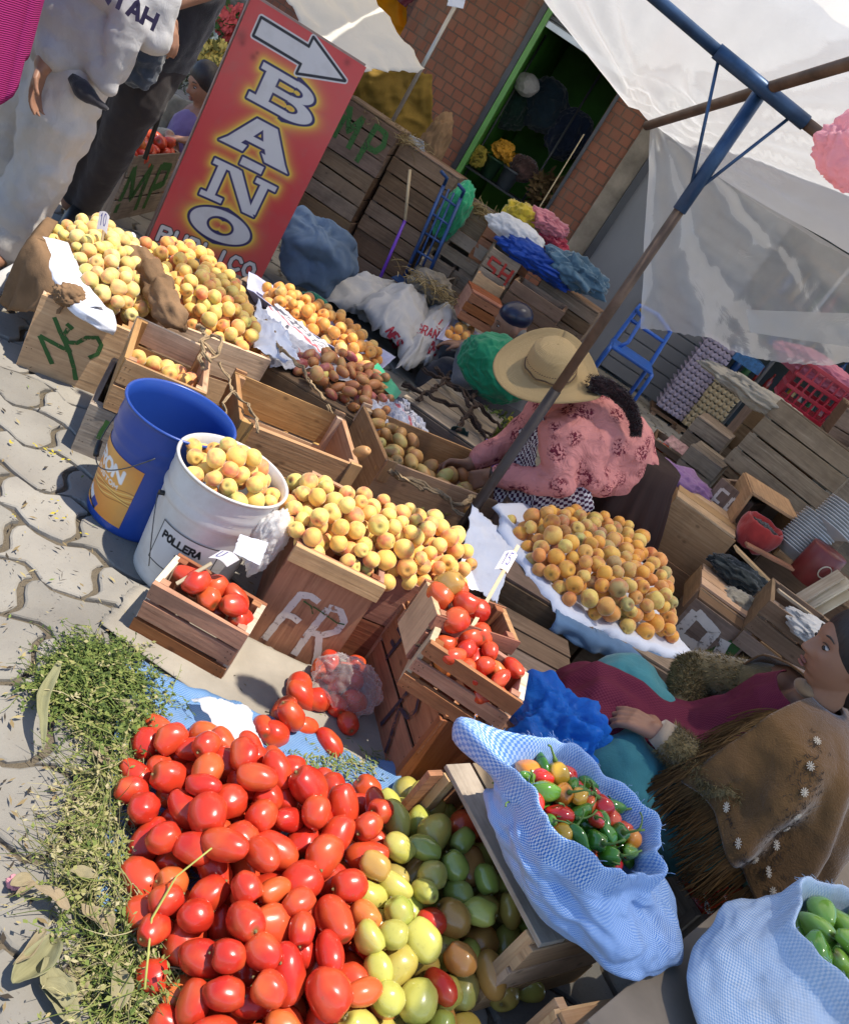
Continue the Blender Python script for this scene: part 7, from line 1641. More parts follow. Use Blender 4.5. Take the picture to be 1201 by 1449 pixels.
# ---- seated woman in the brown shawl (faces left)
P = empty('person', (1.10, 2.03, 0), 0, 'seated woman in a brown fringed shawl, maroon apron and teal skirt, looking left', 'person')
P.location = (0, 0, 0)
Hc = W(1197, 927, y=2.02); Hc = V3((Hc.x + .005, 2.02, Hc.z)); hf, hu = V3((-1, -.10, -.12)), V3((-.10, 0, 1))
nk = V3((1.085, 2.03, .72)); body = MB(); HF = add_head(body, Hc, hf, hu, 1.0)
limb(body, [Hc + V3((.035, .005, -.05)), nk, V3((1.11, 2.04, .62)), V3((1.12, 2.05, .42)), V3((1.12, 2.05, .20))], [.055, .052, .10, .115, .14])
kn1, kn2 = W(872, 1090, y=1.86), W(885, 968, y=2.17)
limb(body, [V3((1.12, 1.98, .18)), V3((kn1.x + .04, kn1.y, kn1.z - .03)), V3((kn1.x - .02, 1.90, .06))], [.10, .065, .04]); limb(body, [V3((1.12, 2.12, .18)), V3((kn2.x + .04, kn2.y, kn2.z - .03)), V3((kn2.x - .02, 2.12, .06))], [.10, .065, .04])
sh1, el1, wr1 = V3((1.10, 1.91, .63)), V3((1.035, 1.82, .465)), W(938, 1040, y=1.86)
limb(body, [V3((1.11, 1.98, .66)), sh1, el1, wr1], [.06, .055, .042, .027])
sh2, el2, wr2 = V3((1.09, 2.19, .65)), W(985, 950, y=2.30), V3((.90, 2.17, .42))
limb(body, [V3((1.11, 2.1, .66)), sh2, el2, wr2], [.06, .055, .042, .027])
hand(body, wr1, W(880, 1010, y=1.90) - wr1, (0, .3, -1), .165, .55, -1); hand(body, wr2, (-1, -.2, -.1), (0, 0, -1), .165, .5, 1)
fuse(body, 'body', SKIN, P, .0045, 2); face_bits(P, Hc, HF)
m = MB(); ellipsoid(m, Hc + HF @ V3((0, -.010, .036)), (.086, .094, .106), HF.to_euler(), 4); ellipsoid(m, Hc + HF @ V3((0, -.062, -.04)), (.070, .055, .085), HF.to_euler(), 4); fuse(m, 'hair', HAIR, P, .006, 3)
TEAL = fabric('teal_cloth', (.04, .17, .19), 500, .25, .5, .8, .2, 5); sk = MB()
limb(sk, [V3((1.12, 2.04, .20)), V3((.95, 1.95, .27)), kn1 + V3((.02, .0, -.02)), V3((kn1.x - .0, 1.86, .12))], [.20, .155, .125, .13]); limb(sk, [V3((1.12, 2.1, .20)), V3((.95, 2.12, .30)), kn2 + V3((.02, 0, -.03)), V3((kn2.x + .02, 2.15, .12))], [.18, .14, .12, .13])
cloth_fuse(sk, 'skirt', TEAL, P, .012, 8, (.045, .12))
MARO = Mat('maroon_apron', .85, .15); mk = MARO.n('TexChecker', {'Vector': MARO.co('UV'), 'Color1': (.085, .008, .022, 1), 'Color2': (.16, .03, .05, 1), 'Scale': 170.0}); MARO.color(MARO.mix(MARO.noise(6, MARO.co('Object'), 4), mk.outputs['Color'], (.10, .01, .03))); MARO.bump(MARO.noise(25, MARO.co('Object'), 5, .6, 1), .6, .006); MARO = MARO.m
path = [(.985, .705), (.955, .66), (.945, .56), (.90, .49), (.82, .465), (.72, .455), (.63, .44), (.58, .36), (.56, .29)]
def apr(u, v):
    n = len(path) - 1; t = v * n; i = min(n - 1, int(t)); f = t - i; x = path[i][0] * (1 - f) + path[i + 1][0] * f; z = path[i][1] * (1 - f) + path[i + 1][1] * f
    wd = .11 + .045 * min(1, v * 2.2); s = (u - .5) * 2; y = 2.03 + s * wd; z -= .07 * abs(s) ** 2.5 * min(1, v * 2); x += .05 * abs(s) ** 2 * (1 - min(1, v * 2))
    q = V3((x, y, z)); return q + V3((-.3, 0, .9)) * (.012 * fbm(q, 9, 3, 5) + .010 * math.sin(s * 9 + 4 * fbm((v * 2, 0, 0), 1, 2)) * min(1, v * 1.5))
o = MB().grid(apr, 50, 70, .5, .42, .75).build('apron', MARO, P, True); solid(o, .003)
FUZZ = fabric('olive_fleece', (.15, .105, .045), 200, .4, 1.0, .95, .5, 30)
def fuzz(m, a, b, ra, rb, n, L, sd):
    rg = random.Random(sd); d = (b - a); ax = d.normalized(); o1 = ax.orthogonal().normalized(); o2 = ax.cross(o1)
    for _ in range(n):
        t = rg.uniform(-.05, 1.05); an = rg.uniform(0, 6.28); nr = o1 * math.cos(an) + o2 * math.sin(an); p = a + d * t + nr * (ra + (rb - ra) * t - .003); q = (nr + ax * rg.gauss(0, .6) + o1 * rg.gauss(0, .4) + V3((0, 0, -.3))).normalized() * L * rg.uniform(.5, 1.3); s = q.cross(nr + ax).normalized() * .0016
        k = len(m.v); m.v += [p - s, p + s, p + q]; m.f.append((k, k + 1, k + 2)); m.uv.append([(0, 0)] * 3); m.t.append(rg.random())
FZ = Mat('fleece_strands', .9, .1); FZ.color(FZ.ramp(FZ.attr('tone').outputs['Fac'], [(0, (.075, .05, .02)), (1, (.27, .20, .09))]))
for (a, b, c_), sd in (((sh1, el1, wr1.lerp(el1, .08)), 1), ((sh2, el2, wr2.lerp(el2, .1)), 2)):
    m = MB(); limb(m, [a, b, c_], [.052, .064, .042]); sl = fuse(m, 'sleeve', FUZZ, P, .008, 3)
    m = MB(); fuzz(m, a.lerp(b, .45), b, .058, .064, 1500, .016, sd); fuzz(m, b, c_, .066, .043, 4500, .016, sd + 5); m.build('fleece', FZ.m, sl)
m = MB(); m.tube([wr1 - (wr1 - el1).normalized() * .005, wr1 + (wr1 - el1).normalized() * .018], [.038, .034], 16); m.build('cuff', fabric('cuff', (.30, .22, .15), 300), P, True)
SHAWL = fabric('brown_shawl', (.125, .06, .018), 260, .3, 1.0, .9, .4, 5)
NC = V3((1.095, 2.03, .735))
def shawl(u, v):
    a = R(226) + R(256) * u; ca_, sa_ = math.cos(a), math.sin(a); y_s = 1 + .0 * v
    sh = .185 + .035 * abs(sa_); hz = .44 - .20 * min(1, max(0, u - .07) / .32) - .05 * min(1, max(0, (u - .4) * 3))
    if v < .3: s = v / .3; r = .062 + (sh - .062) * s; z = NC.z - .055 * s ** 1.8
    else: s = (v - .3) / .7; r = sh + (.12 + .03 * ca_) * (s ** .7); z = (NC.z - .055) * (1 - s) + hz * s
    w_ = min(1, v * 1.6); r += w_ * (.034 * math.sin(a * 13 + 3 * fbm((ca_, sa_, v), 1, 2)) * v + .022 * fbm((ca_ * 1.5, sa_ * 1.5, v * 2), 1.6, 3, 4))
    return V3((NC.x + ca_ * r * .95, NC.y + sa_ * r, z))
o = MB().grid(shawl, 120, 60).build('shawl', SHAWL, P, True); solid(o, .006); shl = o
FR = Mat('fringe_thread', .8, .15); FR.color(FR.ramp(FR.attr('tone').outputs['Fac'], [(0, (.045, .022, .008)), (1, (.16, .085, .03))]))
m = MB(); rg = random.Random(4)
def strand(p, d0, L, sag, cl):
    Q = [p.copy()]; q = p.copy(); d = d0.normalized()
    for s in range(9): q = q + d * L / 9; d = (d + V3((rg.gauss(0, .07) + cl[0] * .05, rg.gauss(0, .07) + cl[1] * .05, -sag * .25))).normalized(); Q.append(q.copy())
    m.tube(Q, [.0014] * 9 + [.0008], 3, rg.random(), cap=False)
for i in range(330):
    u = rg.uniform(0, .22); p = shawl(u, 1.0); a = R(226) + R(256) * u; strand(p, V3((math.cos(a) * .25 - .25, math.sin(a) * .25, -1)), rg.uniform(.09, .14), .5, (-.4, 0))
for i in range(260):
    v = rg.uniform(.25, 1.0); p = shawl(0.0, v); strand(p, V3((-.8, rg.gauss(-.1, .2), -.5 - .3 * v)), rg.uniform(.07, .15), .8, (0, 0))
m.build('fringe', FR.m, shl); CRM = plain('cream_thread', (.50, .42, .32), .8)
for (u, v) in [(.13 + .012 * k, .24 + .105 * k) for k in range(7)] + [(.08 + .045 * k, .90) for k in range(6)]:
    m = MB(); c = shawl(u, v); du = (shawl(u + .01, v) - c).normalized(); dv_ = (shawl(u, v + .02) - c).normalized(); nn = du.cross(dv_).normalized()
    if (c + nn * .02 - NC).length < (c - NC).length: nn = -nn
    c = c + nn * .009
    for k in range(10):
        a = k * .628; d = du * math.cos(a) + dv_ * math.sin(a); m.bar(c + d * .0035, c + d * .0105, .0022, .001, up=nn)
    m.tube([c, c + nn * .002], .003, 8); m.build('embroidered_flower', CRM, shl)
m = MB()
for k in range(300):
    kk = rg.uniform(0, 6); u, v = .13 + .012 * kk + rg.gauss(0, .018), .24 + .105 * kk + rg.gauss(0, .02)
    if k % 3 == 0: u, v = rg.uniform(.08, .36), .90 + rg.gauss(0, .02)
    c = shawl(u, v); du = (shawl(u + .01, v) - c).normalized(); dv_ = (shawl(u, v + .02) - c).normalized(); nn = du.cross(dv_).normalized()
    if (c + nn * .02 - NC).length < (c - NC).length: nn = -nn
    a = rg.uniform(0, 6.28); d = du * math.cos(a) + dv_ * math.sin(a); c = c + nn * .0065; m.bar(c - d * .004, c + d * .004, .0016, .0008, up=nn)
tag(m.build('openwork_band', plain('openwork', (.035, .018, .008), .9), shl), kind='stuff')
m = MB(); ellipsoid(m, NC + V3((-.055, -.015, .0)), (.03, .035, .018), None, 3); m.build('collar', fabric('collar', (.24, .15, .08), 300), P, True)

# ---- bending woman in the straw hat (faces left)
P = empty('person', (0, 0, 0), 0, 'bending woman in a wide straw hat and pink flowered blouse reaching into the crate', 'person')
hd = V3((.10, 3.20, .775)); hf = V3((-.75, -.25, -.62)); hu = V3((-.55, -.35, .75)); body = MB(); HF = add_head(body, hd, hf, hu, 1.0)
hip = V3((.62, 3.40, .54)); ch = V3((.31, 3.24, .69)); nk = V3((.19, 3.21, .74))
limb(body, [hd + V3((.03, .01, -.03)), nk, ch, V3((.46, 3.32, .65)), hip], [.055, .055, .10, .10, .11])
s1, e1, w1 = V3((.26, 3.08, .645)), W(792, 682, y=3.03), W(697, 672, y=3.05); s2, e2, w2 = V3((.20, 3.36, .66)), V3((.14, 3.38, .45)), V3((.04, 3.24, .29))
limb(body, [ch, s1, e1, w1], [.08, .06, .042, .028]); limb(body, [ch, s2, e2, w2], [.08, .06, .042, .028])
for dy in (-.09, .09): limb(body, [hip + V3((0, dy, 0)), V3((.48, 3.38 + dy, .28)), V3((.66, 3.42 + dy, .04))], [.10, .07, .045])
hand(body, w1, W(655, 683, y=3.09) - w1, (-.1, .8, -.5), .17, .75, 1); hand(body, w2, (-.8, -.4, -.3), (0, -.6, -.6), .17, .7, -1)
fuse(body, 'body', SKIND, P, .0055, 2); face_bits(P, hd, HF); hair_cap(P, hd, HF)
FLOR = Mat('flowered_pink', .85, .15); co = FLOR.co('Object'); vo = FLOR.n('TexVoronoi', {'Vector': co, 'Scale': 12.0}); sp = FLOR.noise(70, co, 3, .6, 1)
blot = FLOR.math('MULTIPLY', FLOR.ramp(vo.outputs['Distance'], [(.34, (1, 1, 1)), (.50, (0, 0, 0))]), FLOR.ramp(sp, [(.50, (0, 0, 0)), (.54, (1, 1, 1))]))
FLOR.color(FLOR.mix(blot, FLOR.mix(FLOR.noise(4, co), (.52, .19, .175), (.64, .26, .23)), (.15, .02, .035))); FLOR.bump(FLOR.noise(11, co, 5, .6, 1.5), 1.0, .02); FLOR = FLOR.m
b = MB(); limb(b, [nk + V3((.04, .01, -.03)), ch, V3((.46, 3.30, .665)), V3((.54, 3.34, .60))], [.09, .145, .165, .165]); limb(b, [ch + V3((0, -.05, 0)), s1, e1, w1.lerp(e1, .1)], [.10, .092, .068, .042]); limb(b, [ch + V3((0, .05, 0)), s2, e2, w2.lerp(e2, .15)], [.10, .09, .065, .042])
c_ = W(842, 700, y=3.08); limb(b, [V3((.46, 3.20, .60)), c_ + V3((.01, .03, .03))], [.13, .03]); limb(b, [V3((.36, 3.15, .62)), c_.lerp(V3((.36, 3.15, .62)), .45)], [.13, .08])
cloth_fuse(b, 'blouse', FLOR, P, .008, 5, (.04, .10))
m = MB(); m.tube([w1.lerp(e1, .06), w1.lerp(e1, -.03)], [.031, .030], 16); m.build('bracelet', BLK, P, True)
SKD = Mat('dark_brown_velvet', .7, .2); s_ = SKD.noise(1, SKD.mapping(SKD.co('UV'), (60, 1.5, 1)), 4, .6); SKD.color(SKD.mix(s_, (.010, .005, .004), (.045, .02, .016))); SKD = SKD.m
def skf(t, a):
    c = V3((.60, 3.37, .655)).lerp(V3((.66, 3.44, .0)), t); r = .165 + .17 * t ** .7; r *= 1 + .05 * math.sin(a * 17 + 2 * fbm((math.cos(a), math.sin(a), t), 1, 2)) * min(1, t * 3 + .1); return c + V3((math.cos(a) * r, math.sin(a) * r * .9, (0 if t > .02 else .05)))
solidish(skf, 90, 24, (1, 1), capb=True).build('skirt', SKD, P, True)
GING = Mat('gingham', .85, .15); gk = GING.n('TexChecker', {'Vector': GING.co('UV'), 'Color1': (.05, .015, .04, 1), 'Color2': (.52, .48, .48, 1), 'Scale': 85.0}); GING.color(gk.outputs['Color']); GING.bump(GING.noise(14, GING.co('Object'), 5, .6, 1), .7, .01); GING = GING.m
def gsheet(pts, ys, sd, nm='apron'):
    Pq = [W(u, v, y=y) for (u, v), y in zip(pts, ys)]; o = sheet(Pq, 30, 30, .03, 7, .02, sd, uvs=1.0).build(nm, GING, P, True); solid(o, .003); return o
gsheet([(738, 610), (770, 585), (748, 690), (702, 690)], [3.16, 3.06, 3.06, 3.14], 2, 'apron_bib'); gsheet([(765, 672), (828, 655), (842, 722), (750, 752)], [3.02, 3.10, 3.0, 2.98], 5); gsheet([(700, 690), (765, 672), (750, 752), (700, 738)], [3.10, 3.02, 2.98, 3.06], 6, 'apron_side')
BRD = fabric('black_tassel_wool', (.02, .006, .007), 120, .5, 1.2, .95, .2, 40)
br = [W(832, 542, y=3.08), W(856, 546, y=3.10), W(880, 560, y=3.12), W(893, 580, y=3.14), W(900, 600, y=3.13), W(899, 617, y=3.12)]
m = MB(); m.tube(br, [.034, .030, .026, .022, .018, .024], 14); o = m.build('braid', BRD, P, True); subsurf(o, 2); tx = bpy.data.textures.new('braid_t', 'CLOUDS'); tx.noise_scale = .012; d = o.modifiers.new('D', 'DISPLACE'); d.texture = tx; d.strength = .03
m = MB()
for i in range(len(br) - 1): fuzz(m, br[i], br[i + 1], .033 - .003 * i, .030 - .003 * i, 900, .012, i)
m.build('loose_hair', BRD, P)
STRAW = Mat('straw_hat', .75, .2); hv = STRAW.n('TexWave', {'Vector': STRAW.co('UV'), 'Scale': 26.0, 'Distortion': 1.5, 'Detail': 2.0}, wave_type='BANDS', bands_direction='Y'); hv2 = STRAW.noise(160, STRAW.co('Object'), 2); STRAW.color(STRAW.mix(hv.outputs['Fac'], (.46, .30, .13), (.66, .47, .24))); STRAW.bump(STRAW.math('ADD', hv.outputs['Fac'], hv2), .9, .003); STRAW = STRAW.m
hp = [(.001, .112), (.03, .112), (.058, .104), (.078, .085), (.088, .055), (.092, .02), (.094, .0), (.105, -.006), (.13, -.010), (.16, -.010), (.185, -.004), (.203, .004), (.206, .002)]
def hatf(t, a):
    k = t * (len(hp) - 1); i = min(len(hp) - 2, int(k)); f = k - i; r = hp[i][0] * (1 - f) + hp[i + 1][0] * f; z = hp[i][1] * (1 - f) + hp[i + 1][1] * f
    if r > .095: w_ = (r - .095) / .11; z += w_ * (.030 * math.sin(a * 2 + 1.0) + .012 * math.sin(a * 3 + 2) - .01)
    if z > .09: z -= .018 * math.exp(-((r * math.cos(a)) / .02) ** 2) * 0
    return V3((r * math.cos(a), r * math.sin(a), z))
HAT = solidish(hatf, 72, 48, (1, 1)); Hp = W(778, 522, y=3.10); nrm = V3((-.30, -.46, .85)).normalized(); hm = frame3(V3((-1, 0, -.3)), nrm)
hat = HAT.build('straw_hat', STRAW, P, True); hat.matrix_world = Matrix.Translation(Hp) @ hm.to_4x4(); solid(hat, .003)
m = MB(); m.tube([(.0955 * math.cos(i * .1745), .0955 * math.sin(i * .1745), .012 + .004 * math.sin(i * 1.5)) for i in range(37)], .0028, 6); hb = m.build('hat_band', plain('hat_band', (.09, .045, .02), .7), hat, True)
m = MB()
for i in range(60): a = i * .1047; m.tube([(.0925 * math.cos(a), .0925 * math.sin(a), .033), (.0925 * math.cos(a + .05), .0925 * math.sin(a + .05), .036)], .0014, 5)
m.build('hat_stitching', plain('hat_stitch', (.12, .06, .025), .7), hat, True)

# ---- old woman with the dark blue beret behind the green bag
P = empty('person', (0, 0, 0), 0, 'old woman in a dark blue knitted cap sitting behind the green bag, head bowed', 'person')
hd = W(722, 462, y=4.75); body = MB(); hf = V3((-.85, -.35, -.40)); hu = V3((-.4, -.1, .9)); HF = add_head(body, hd, hf, hu, 1.0); sh = hd + V3((.16, .06, -.20))
limb(body, [hd + V3((.04, .02, -.05)), hd + V3((.10, .04, -.12)), sh, sh + V3((.08, .05, -.30))], [.055, .055, .13, .16])
s1, e1, w1 = sh + V3((-.03, -.17, 0)), sh + V3((-.22, -.22, -.16)), W(655, 488, y=4.65); limb(body, [sh, s1, e1, w1], [.09, .06, .045, .03]); hand(body, w1, (-1, -.1, -.4), (0, 0, -1), .16, .5, 1)
for dy in (-.1, .1): limb(body, [sh + V3((.08, .05 + dy, -.30)), sh + V3((-.30, dy, -.22)), V3((sh.x - .35, sh.y + dy, .05))], [.12, .08, .05])
fuse(body, 'body', SKIND, P, .007, 2); face_bits(P, hd, HF)
GREYC = fabric('grey_cardigan', (.16, .16, .17), 300, .25, .5); b = MB(); limb(b, [sh + V3((-.05, -.01, .04)), sh, sh + V3((.08, .05, -.30))], [.08, .16, .20]); limb(b, [sh, s1, e1, w1.lerp(e1, .1)], [.12, .08, .065, .045]); limb(b, [sh, sh + V3((-.03, .17, 0)), sh + V3((-.2, .2, -.2))], [.12, .08, .06]); cloth_fuse(b, 'cardigan', GREYC, P, .014, 6)
b = MB(); 
for dy in (-.1, .1): limb(b, [sh + V3((.08, .05 + dy, -.30)), sh + V3((-.30, dy, -.24)), V3((sh.x - .33, sh.y + dy, .06))], [.18, .13, .13])
cloth_fuse(b, 'skirt', fabric('grey_skirt', (.05, .05, .06), 300), P, .016, 6)
m = MB(); ellipsoid(m, hd + HF @ V3((0, -.020, .062)), (.088, .098, .078), HF.to_euler(), 4); CAP = Mat('navy_satin', .28, .5); CAP.color(CAP.mix(CAP.noise(9, CAP.co('Object'), 3, .5, 1), (.005, .006, .02), (.012, .016, .05))); CAP.bump(CAP.noise(14, CAP.co('Object'), 4), .5, .006); fuse(m, 'knitted_cap', CAP.m, P, .008, 3)
m = MB(); ellipsoid(m, hd + HF @ V3((0, -.045, -.03)), (.074, .05, .06), HF.to_euler(), 3); fuse(m, 'hair', plain('grey_hair', (.14, .13, .12), .7, bump=.3), P, .008, 3)
GBAG = fabric('green_cloth_bag', (.012, .22, .10), 300, .25, .5, .5, .2, 5)
o = lump(tuple(W(703, 522, y=4.25)), (.20, .16, .155), .08, 2.2, .12, 3, 14, sub=6).build('green_bag', GBAG, None, True); tag(o, 'big bright green cloth bag in front of the old woman', 'bag')

# ---- woman in lilac apron behind the sign
P = empty('person', (0, 0, 0), 0, 'seated woman in a lilac apron and patterned sleeves between the sign and the flowers', 'person')
hd = W(289, 122, y=5.0); body = MB(); hf = V3((-.45, -.85, -.40)); hu = V3((-.15, -.15, 1)); HF = add_head(body, hd, hf, hu, 1.0); sh = hd + V3((.03, .07, -.21))
limb(body, [hd + V3((.01, .01, -.05)), hd + V3((.02, .04, -.12)), sh, sh + V3((0, .05, -.30))], [.055, .05, .12, .15])
for sd, hw in ((-1, W(240, 192, y=4.75)), (1, W(268, 200, y=4.75))):
    s1 = sh + V3((sd * .17, 0, 0)); e1 = sh + V3((sd * .20, -.06, -.22)); limb(body, [sh, s1, e1, hw], [.09, .055, .042, .028]); hand(body, hw, (.6 * -sd, -.6, -.2), (0, 0, -1), .15, .6, -sd)
for dx in (-.1, .1): limb(body, [sh + V3((dx, .05, -.30)), sh + V3((dx, -.38, -.26)), V3((sh.x + dx, sh.y - .42, .03))], [.12, .07, .05])
fuse(body, 'body', SKIN, P, .006, 2); face_bits(P, hd, HF)
m = MB(); ellipsoid(m, hd + HF @ V3((0, -.010, .036)), (.086, .094, .106), HF.to_euler(), 4); ellipsoid(m, hd + HF @ V3((0, -.062, -.04)), (.074, .055, .085), HF.to_euler(), 4); fuse(m, 'hair', HAIR, P, .006, 3)
LA = fabric('lilac_apron', (.17, .115, .25), 300, .2, .5); b = MB(); limb(b, [sh + V3((0, -.01, .02)), sh + V3((0, .0, -.05)), sh + V3((0, .02, -.32))], [.09, .15, .20]); 
cloth_fuse(b, 'apron', LA, P, .013, 6); b = MB()
for dx in (-.1, .1): limb(b, [sh + V3((dx, .05, -.34)), sh + V3((dx, -.30, -.32)), V3((sh.x + dx, sh.y - .32, .08))], [.13, .085, .09])
cloth_fuse(b, 'skirt', fabric('dark_wool', (.03, .025, .03), 300), P, .014, 5)
b = MB()
for sd, hw in ((-1, W(240, 192, y=4.75)), (1, W(268, 200, y=4.75))): limb(b, [sh + V3((0, .03, -.01)), sh + V3((sd * .17, 0, 0)), sh + V3((sd * .20, -.06, -.22)), hw.lerp(sh + V3((sd * .20, -.06, -.22)), .12)], [.12, .075, .062, .045])
cloth_fuse(b, 'patterned_sleeves', fabric('patterned_sleeve', (.20, .17, .12), 60, .5, .5), P, .012, 5)

# ---- customer in white trousers and grey sweatshirt
P = empty('person', (0, 0, 0), 0, 'customer in loose white trousers and a pale grey sweatshirt standing at the left', 'person')
hx, hy = -1.93, 2.98; body = MB(); F0 = add_head(body, (hx, hy, 1.56), (.2, -1, 0), (0, 0, 1))
limb(body, [V3((hx, hy, 1.50)), V3((hx, hy, 1.38)), V3((hx, hy, 1.20)), V3((hx, hy, .90)), V3((hx, hy, .86))], [.05, .055, .14, .13, .14])
for dx, dy, fy in ((.06, -.02, -.05), (-.12, .05, .10)): limb(body, [V3((hx + dx, hy + dy, .84)), V3((hx + dx + .0, hy + dy - .03, .45)), V3((hx + dx - .0, hy + dy + fy, .07)), V3((hx + dx + .02, hy + dy + fy - .14, .03))], [.09, .06, .04, .032])
hL = W(62, 92, y=2.80); eL = hL + V3((-.04, .10, .26)); limb(body, [V3((hx, hy, 1.30)), V3((hx - .19, hy - .02, 1.30)), eL, hL], [.09, .055, .045, .03]); hand(body, hL, (.05, -.05, -1), (1, .2, 0), .17, .5, 1)
limb(body, [V3((hx, hy, 1.30)), V3((hx + .19, hy, 1.30)), V3((hx + .26, hy - .02, 1.05)), V3((hx + .10, hy - .20, 1.12))], [.09, .055, .045, .03]); hand(body, V3((hx + .10, hy - .20, 1.12)), (-1, -.2, .2), (0, -1, 0), .17, .4, 1)
fuse(body, 'body', SKIN, P, .007, 2); hair_cap(P, (hx, hy, 1.56), F0); face_bits(P, (hx, hy, 1.56), F0)
WT = fabric('white_denim', (.52, .48, .44), 500, .15, 1.0, .9, .1, 3); b = MB()
for dx, dy, fy in ((.06, -.02, -.05), (-.12, .05, .10)): limb(b, [V3((hx + dx * .7, hy + dy, .86)), V3((hx + dx * 1.1, hy + dy - .02, .62)), V3((hx + dx + .0, hy + dy - .02, .40)), V3((hx + dx + .01, hy + dy + fy * .8, .12))], [.135, .125, .105, .088])
cloth_fuse(b, 'trousers', WT, P, .010, 5, (.075, .15))
SW_ = fabric('grey_sweatshirt', (.40, .38, .37), 500, .15, 1.0, .95, .3, 4); b = MB()
limb(b, [V3((hx, hy, 1.36)), V3((hx, hy, 1.18)), V3((hx + .02, hy - .02, .93)), V3((hx + .03, hy - .02, .88))], [.11, .19, .19, .175]); hc = W(150, 118, y=2.86); limb(b, [V3((hx + .02, hy - .04, 1.0)), hc], [.19, .035]); limb(b, [hc, W(185, 20, y=2.86), V3((hx + .16, hy - .05, 1.25))], [.035, .06, .10]); limb(b, [V3((hx - .05, hy, 1.28)), V3((hx - .19, hy - .02, 1.30)), eL, hL.lerp(eL, .18)], [.13, .085, .075, .055])
limb(b, [V3((hx + .05, hy, 1.28)), V3((hx + .19, hy, 1.30)), V3((hx + .26, hy - .02, 1.05)), V3((hx + .12, hy - .17, 1.11))], [.13, .085, .075, .055])
cloth_fuse(b, 'sweatshirt', SW_, P, .009, 6, (.05, .12))
lt = MB(); tcx = W(178, 4, y=2.74)
strokes(P, 'printed_letters', text_lines('NTAH', .035, .055, .35), .013, lambda x, y, d: tuple(V3((tcx.x - .08, 2.72 - d, tcx.z - .03)) + V3((x * .98, x * .30, y))), plain('navy_ink', (.04, .03, .07), .8))
DKJ = fabric('dark_jacket', (.03, .028, .032), 400, .3, .6); b = MB(); limb(b, [W(88, 96, y=2.86), W(118, 128, y=2.84), W(150, 152, y=2.86)], [.012, .034, .012]); fuse(b, 'tied_jacket', DKJ, P, .008, 4, (.02, .05))
def shoe(par, x, y, ang, col, sole):
    b = MB(); d = V3((math.cos(ang), math.sin(ang), 0)); limb(b, [V3((x, y, .055)), V3((x, y, .045)) + d * .10, V3((x, y, .032)) + d * .19], [.046, .042, .032]); fuse(b, 'shoe', col, par, .006, 3)
    b = MB(); limb(b, [V3((x, y, .022)) - d * .03, V3((x, y, .018)) + d * .10, V3((x, y, .016)) + d * .21], [.045, .046, .036]); b.v = [V3((v.x, v.y, .012 + (v.z - .02) * .25)) for v in b.v]; b.build('sole', sole, par, True)
shW = fabric('white_shoe', (.5, .48, .46), 300, .2); shS = plain('dark_sole', (.06, .05, .05), .7)
p = W(22, 398, z=.04); shoe(P, p.x - .02, p.y + .06, R(-80), shW, shS); shoe(P, hx - .12, hy + .10, R(-95), shW, shS)

# ---- customer in black trousers
P = empty('person', (0, 0, 0), 0, 'customer in black trousers carrying a dark jacket, behind the one in white', 'person')
bx, by = -2.02, 3.65; body = MB(); F0 = add_head(body, (bx, by, 1.58), (.3, .95, 0), (0, 0, 1))
limb(body, [V3((bx, by, 1.50)), V3((bx, by, 1.38)), V3((bx, by, 1.20)), V3((bx, by, .90))], [.05, .055, .14, .14])
ft = W(150, 300, z=.06); k1 = W(172, 190, y=3.65)
limb(body, [V3((bx + .02, by - .03, .82)), k1, V3((ft.x, 3.80, .06))], [.09, .06, .04]); limb(body, [V3((bx - .14, by + .06, .82)), V3((bx - .18, by + .05, .45)), V3((bx - .20, by + .15, .06))], [.09, .06, .04])
hR = W(232, 8, y=3.40); limb(body, [V3((bx, by, 1.32)), V3((bx + .17, by, 1.32)), V3((bx + .16, by - .10, 1.22)), hR], [.09, .055, .045, .03]); hand(body, hR, W(252, 90, y=3.40) - hR, (-1, .3, -.2), .20, .7, 1); limb(body, [V3((bx, by, 1.32)), V3((bx - .19, by, 1.30)), V3((bx - .25, by, 1.0)), V3((bx - .24, by - .06, .78))], [.09, .055, .045, .03]); hand(body, V3((bx - .24, by - .06, .78)), (0, 0, -1), (1, 0, 0), .17, .4, 1)
fuse(body, 'body', SKIN, P, .007, 2); hair_cap(P, (bx, by, 1.58), F0); face_bits(P, (bx, by, 1.58), F0)
BT = fabric('black_trouser_cloth', (.035, .028, .027), 500, .25, .4, .9, .1, 3); b = MB(); limb(b, [V3((bx + .0, by, .86)), V3((bx + .03, by - .03, .72)), k1 + V3((0, 0, 0)), V3((ft.x + .01, 3.78, .12))], [.15, .115, .085, .068]); limb(b, [V3((bx - .10, by + .03, .86)), V3((bx - .16, by + .05, .45)), V3((bx - .19, by + .14, .12))], [.14, .085, .068]); cloth_fuse(b, 'trousers', BT, P, .010, 6, (.03, .12))
b = MB(); limb(b, [V3((bx, by, 1.38)), V3((bx, by, 1.2)), V3((bx, by, .92))], [.11, .18, .16]); limb(b, [V3((bx, by, 1.30)), V3((bx + .17, by, 1.32)), V3((bx + .14, by - .08, 1.22))], [.12, .08, .06]); limb(b, [V3((bx, by, 1.30)), V3((bx - .19, by, 1.30)), V3((bx - .25, by, 1.0)), V3((bx - .24, by - .06, .82))], [.12, .08, .07, .05]); cloth_fuse(b, 'dark_top', DKJ, P, .012, 6)
b = MB(); limb(b, [W(218, 0, y=3.46), W(212, 60, y=3.46), W(200, 110, y=3.48)], [.05, .075, .05]); limb(b, [W(192, 10, y=3.46), W(190, 70, y=3.46), W(184, 100, y=3.48)], [.06, .085, .06]); cloth_fuse(b, 'carried_jacket', fabric('blue_black_denim', (.04, .05, .07), 400, .5, .6), P, .009, 4, (.05, .06))
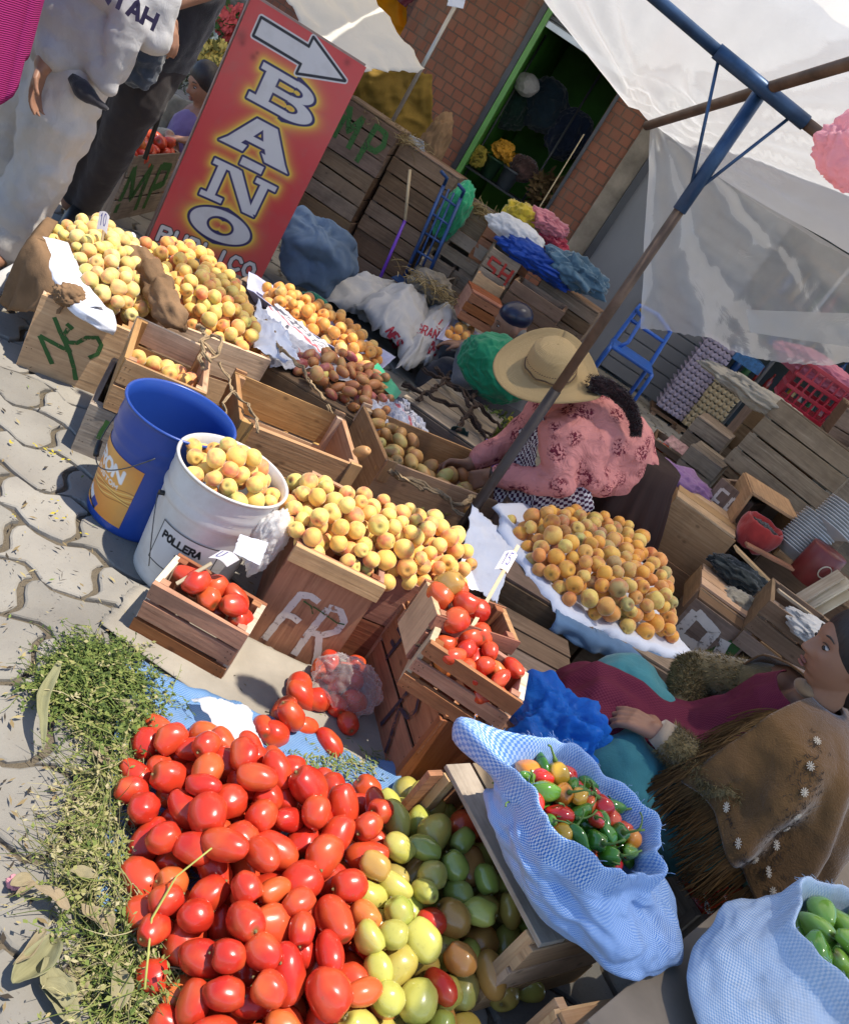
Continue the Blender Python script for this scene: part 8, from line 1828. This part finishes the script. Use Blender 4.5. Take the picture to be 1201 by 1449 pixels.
shoe(P, ft.x, 3.76, R(-70), BLK, shS)

# ---- person at the left edge with the magenta shawl
P = empty('person', (0, 0, 0), 0, 'person mostly outside the left edge wearing a magenta knitted shawl', 'person')
mx, my = -1.95, 2.32; body = MB(); F0 = add_head(body, (mx, my, 1.50), (.5, 1, 0), (0, 0, 1))
limb(body, [V3((mx, my, 1.42)), V3((mx, my, 1.3)), V3((mx, my, 1.15)), V3((mx, my, .85))], [.05, .055, .13, .14])
for dx in (-.09, .09): limb(body, [V3((mx - .03 + dx, my, .82)), V3((mx - .05 + dx, my, .42)), V3((mx - .06 + dx, my, .06))], [.09, .06, .04])
for sd in (-1, 1): limb(body, [V3((mx, my, 1.25)), V3((mx + sd * .17, my, 1.23)), V3((mx + sd * .12, my + .08, 1.0)), V3((mx + sd * .04, my + .2, 1.0))], [.09, .055, .045, .03]); hand(body, V3((mx + sd * .04, my + .2, 1.0)), (-sd, .3, 0), (0, -1, 0), .16, .5, 1)
fuse(body, 'body', SKIN, P, .009, 2); hair_cap(P, (mx, my, 1.50), F0)
MAG = Mat('magenta_knit', .9, .1); wv = MAG.n('TexWave', {'Vector': MAG.co('Object'), 'Scale': 55.0, 'Distortion': 1.0}, wave_type='BANDS', bands_direction='Z'); MAG.color(MAG.mix(wv.outputs['Fac'], (.22, .012, .09), (.42, .04, .18))); MAG.bump(wv.outputs['Fac'], .8, .004); tip_ = W(12, 196, y=2.2)
def shl2(t, a):
    r = .07 + .17 * min(1, t * 2.2) + .02 * t; zb_ = .86; da = (a - math.atan2(tip_.y - my, tip_.x - mx) + math.pi) % (2 * math.pi) - math.pi; zb_ -= (.86 - tip_.z) * math.exp(-(da / .5) ** 2); z = 1.34 - .10 * min(1, t * 2.2); z = z + (zb_ - 1.24) * max(0, (t - .45) / .55); r += .06 * math.exp(-(da / .6) ** 2) * t + .01 * math.sin(a * 13) * t; return V3((mx + math.cos(a) * r, my + math.sin(a) * r, z))
o = solidish(shl2, 72, 40).build('knitted_shawl', MAG.m, P, True); solid(o, .006)
b = MB(); 
for dx in (-.09, .09): limb(b, [V3((mx - .03 + dx, my, .88)), V3((mx - .05 + dx, my, .45)), V3((mx - .06 + dx, my, .10))], [.14, .10, .08])
cloth_fuse(b, 'dark_skirt', DKJ, P, .014, 5); shoe(P, mx - .14, my, R(60), BLK, shS); shoe(P, mx + .03, my, R(60), BLK, shS)
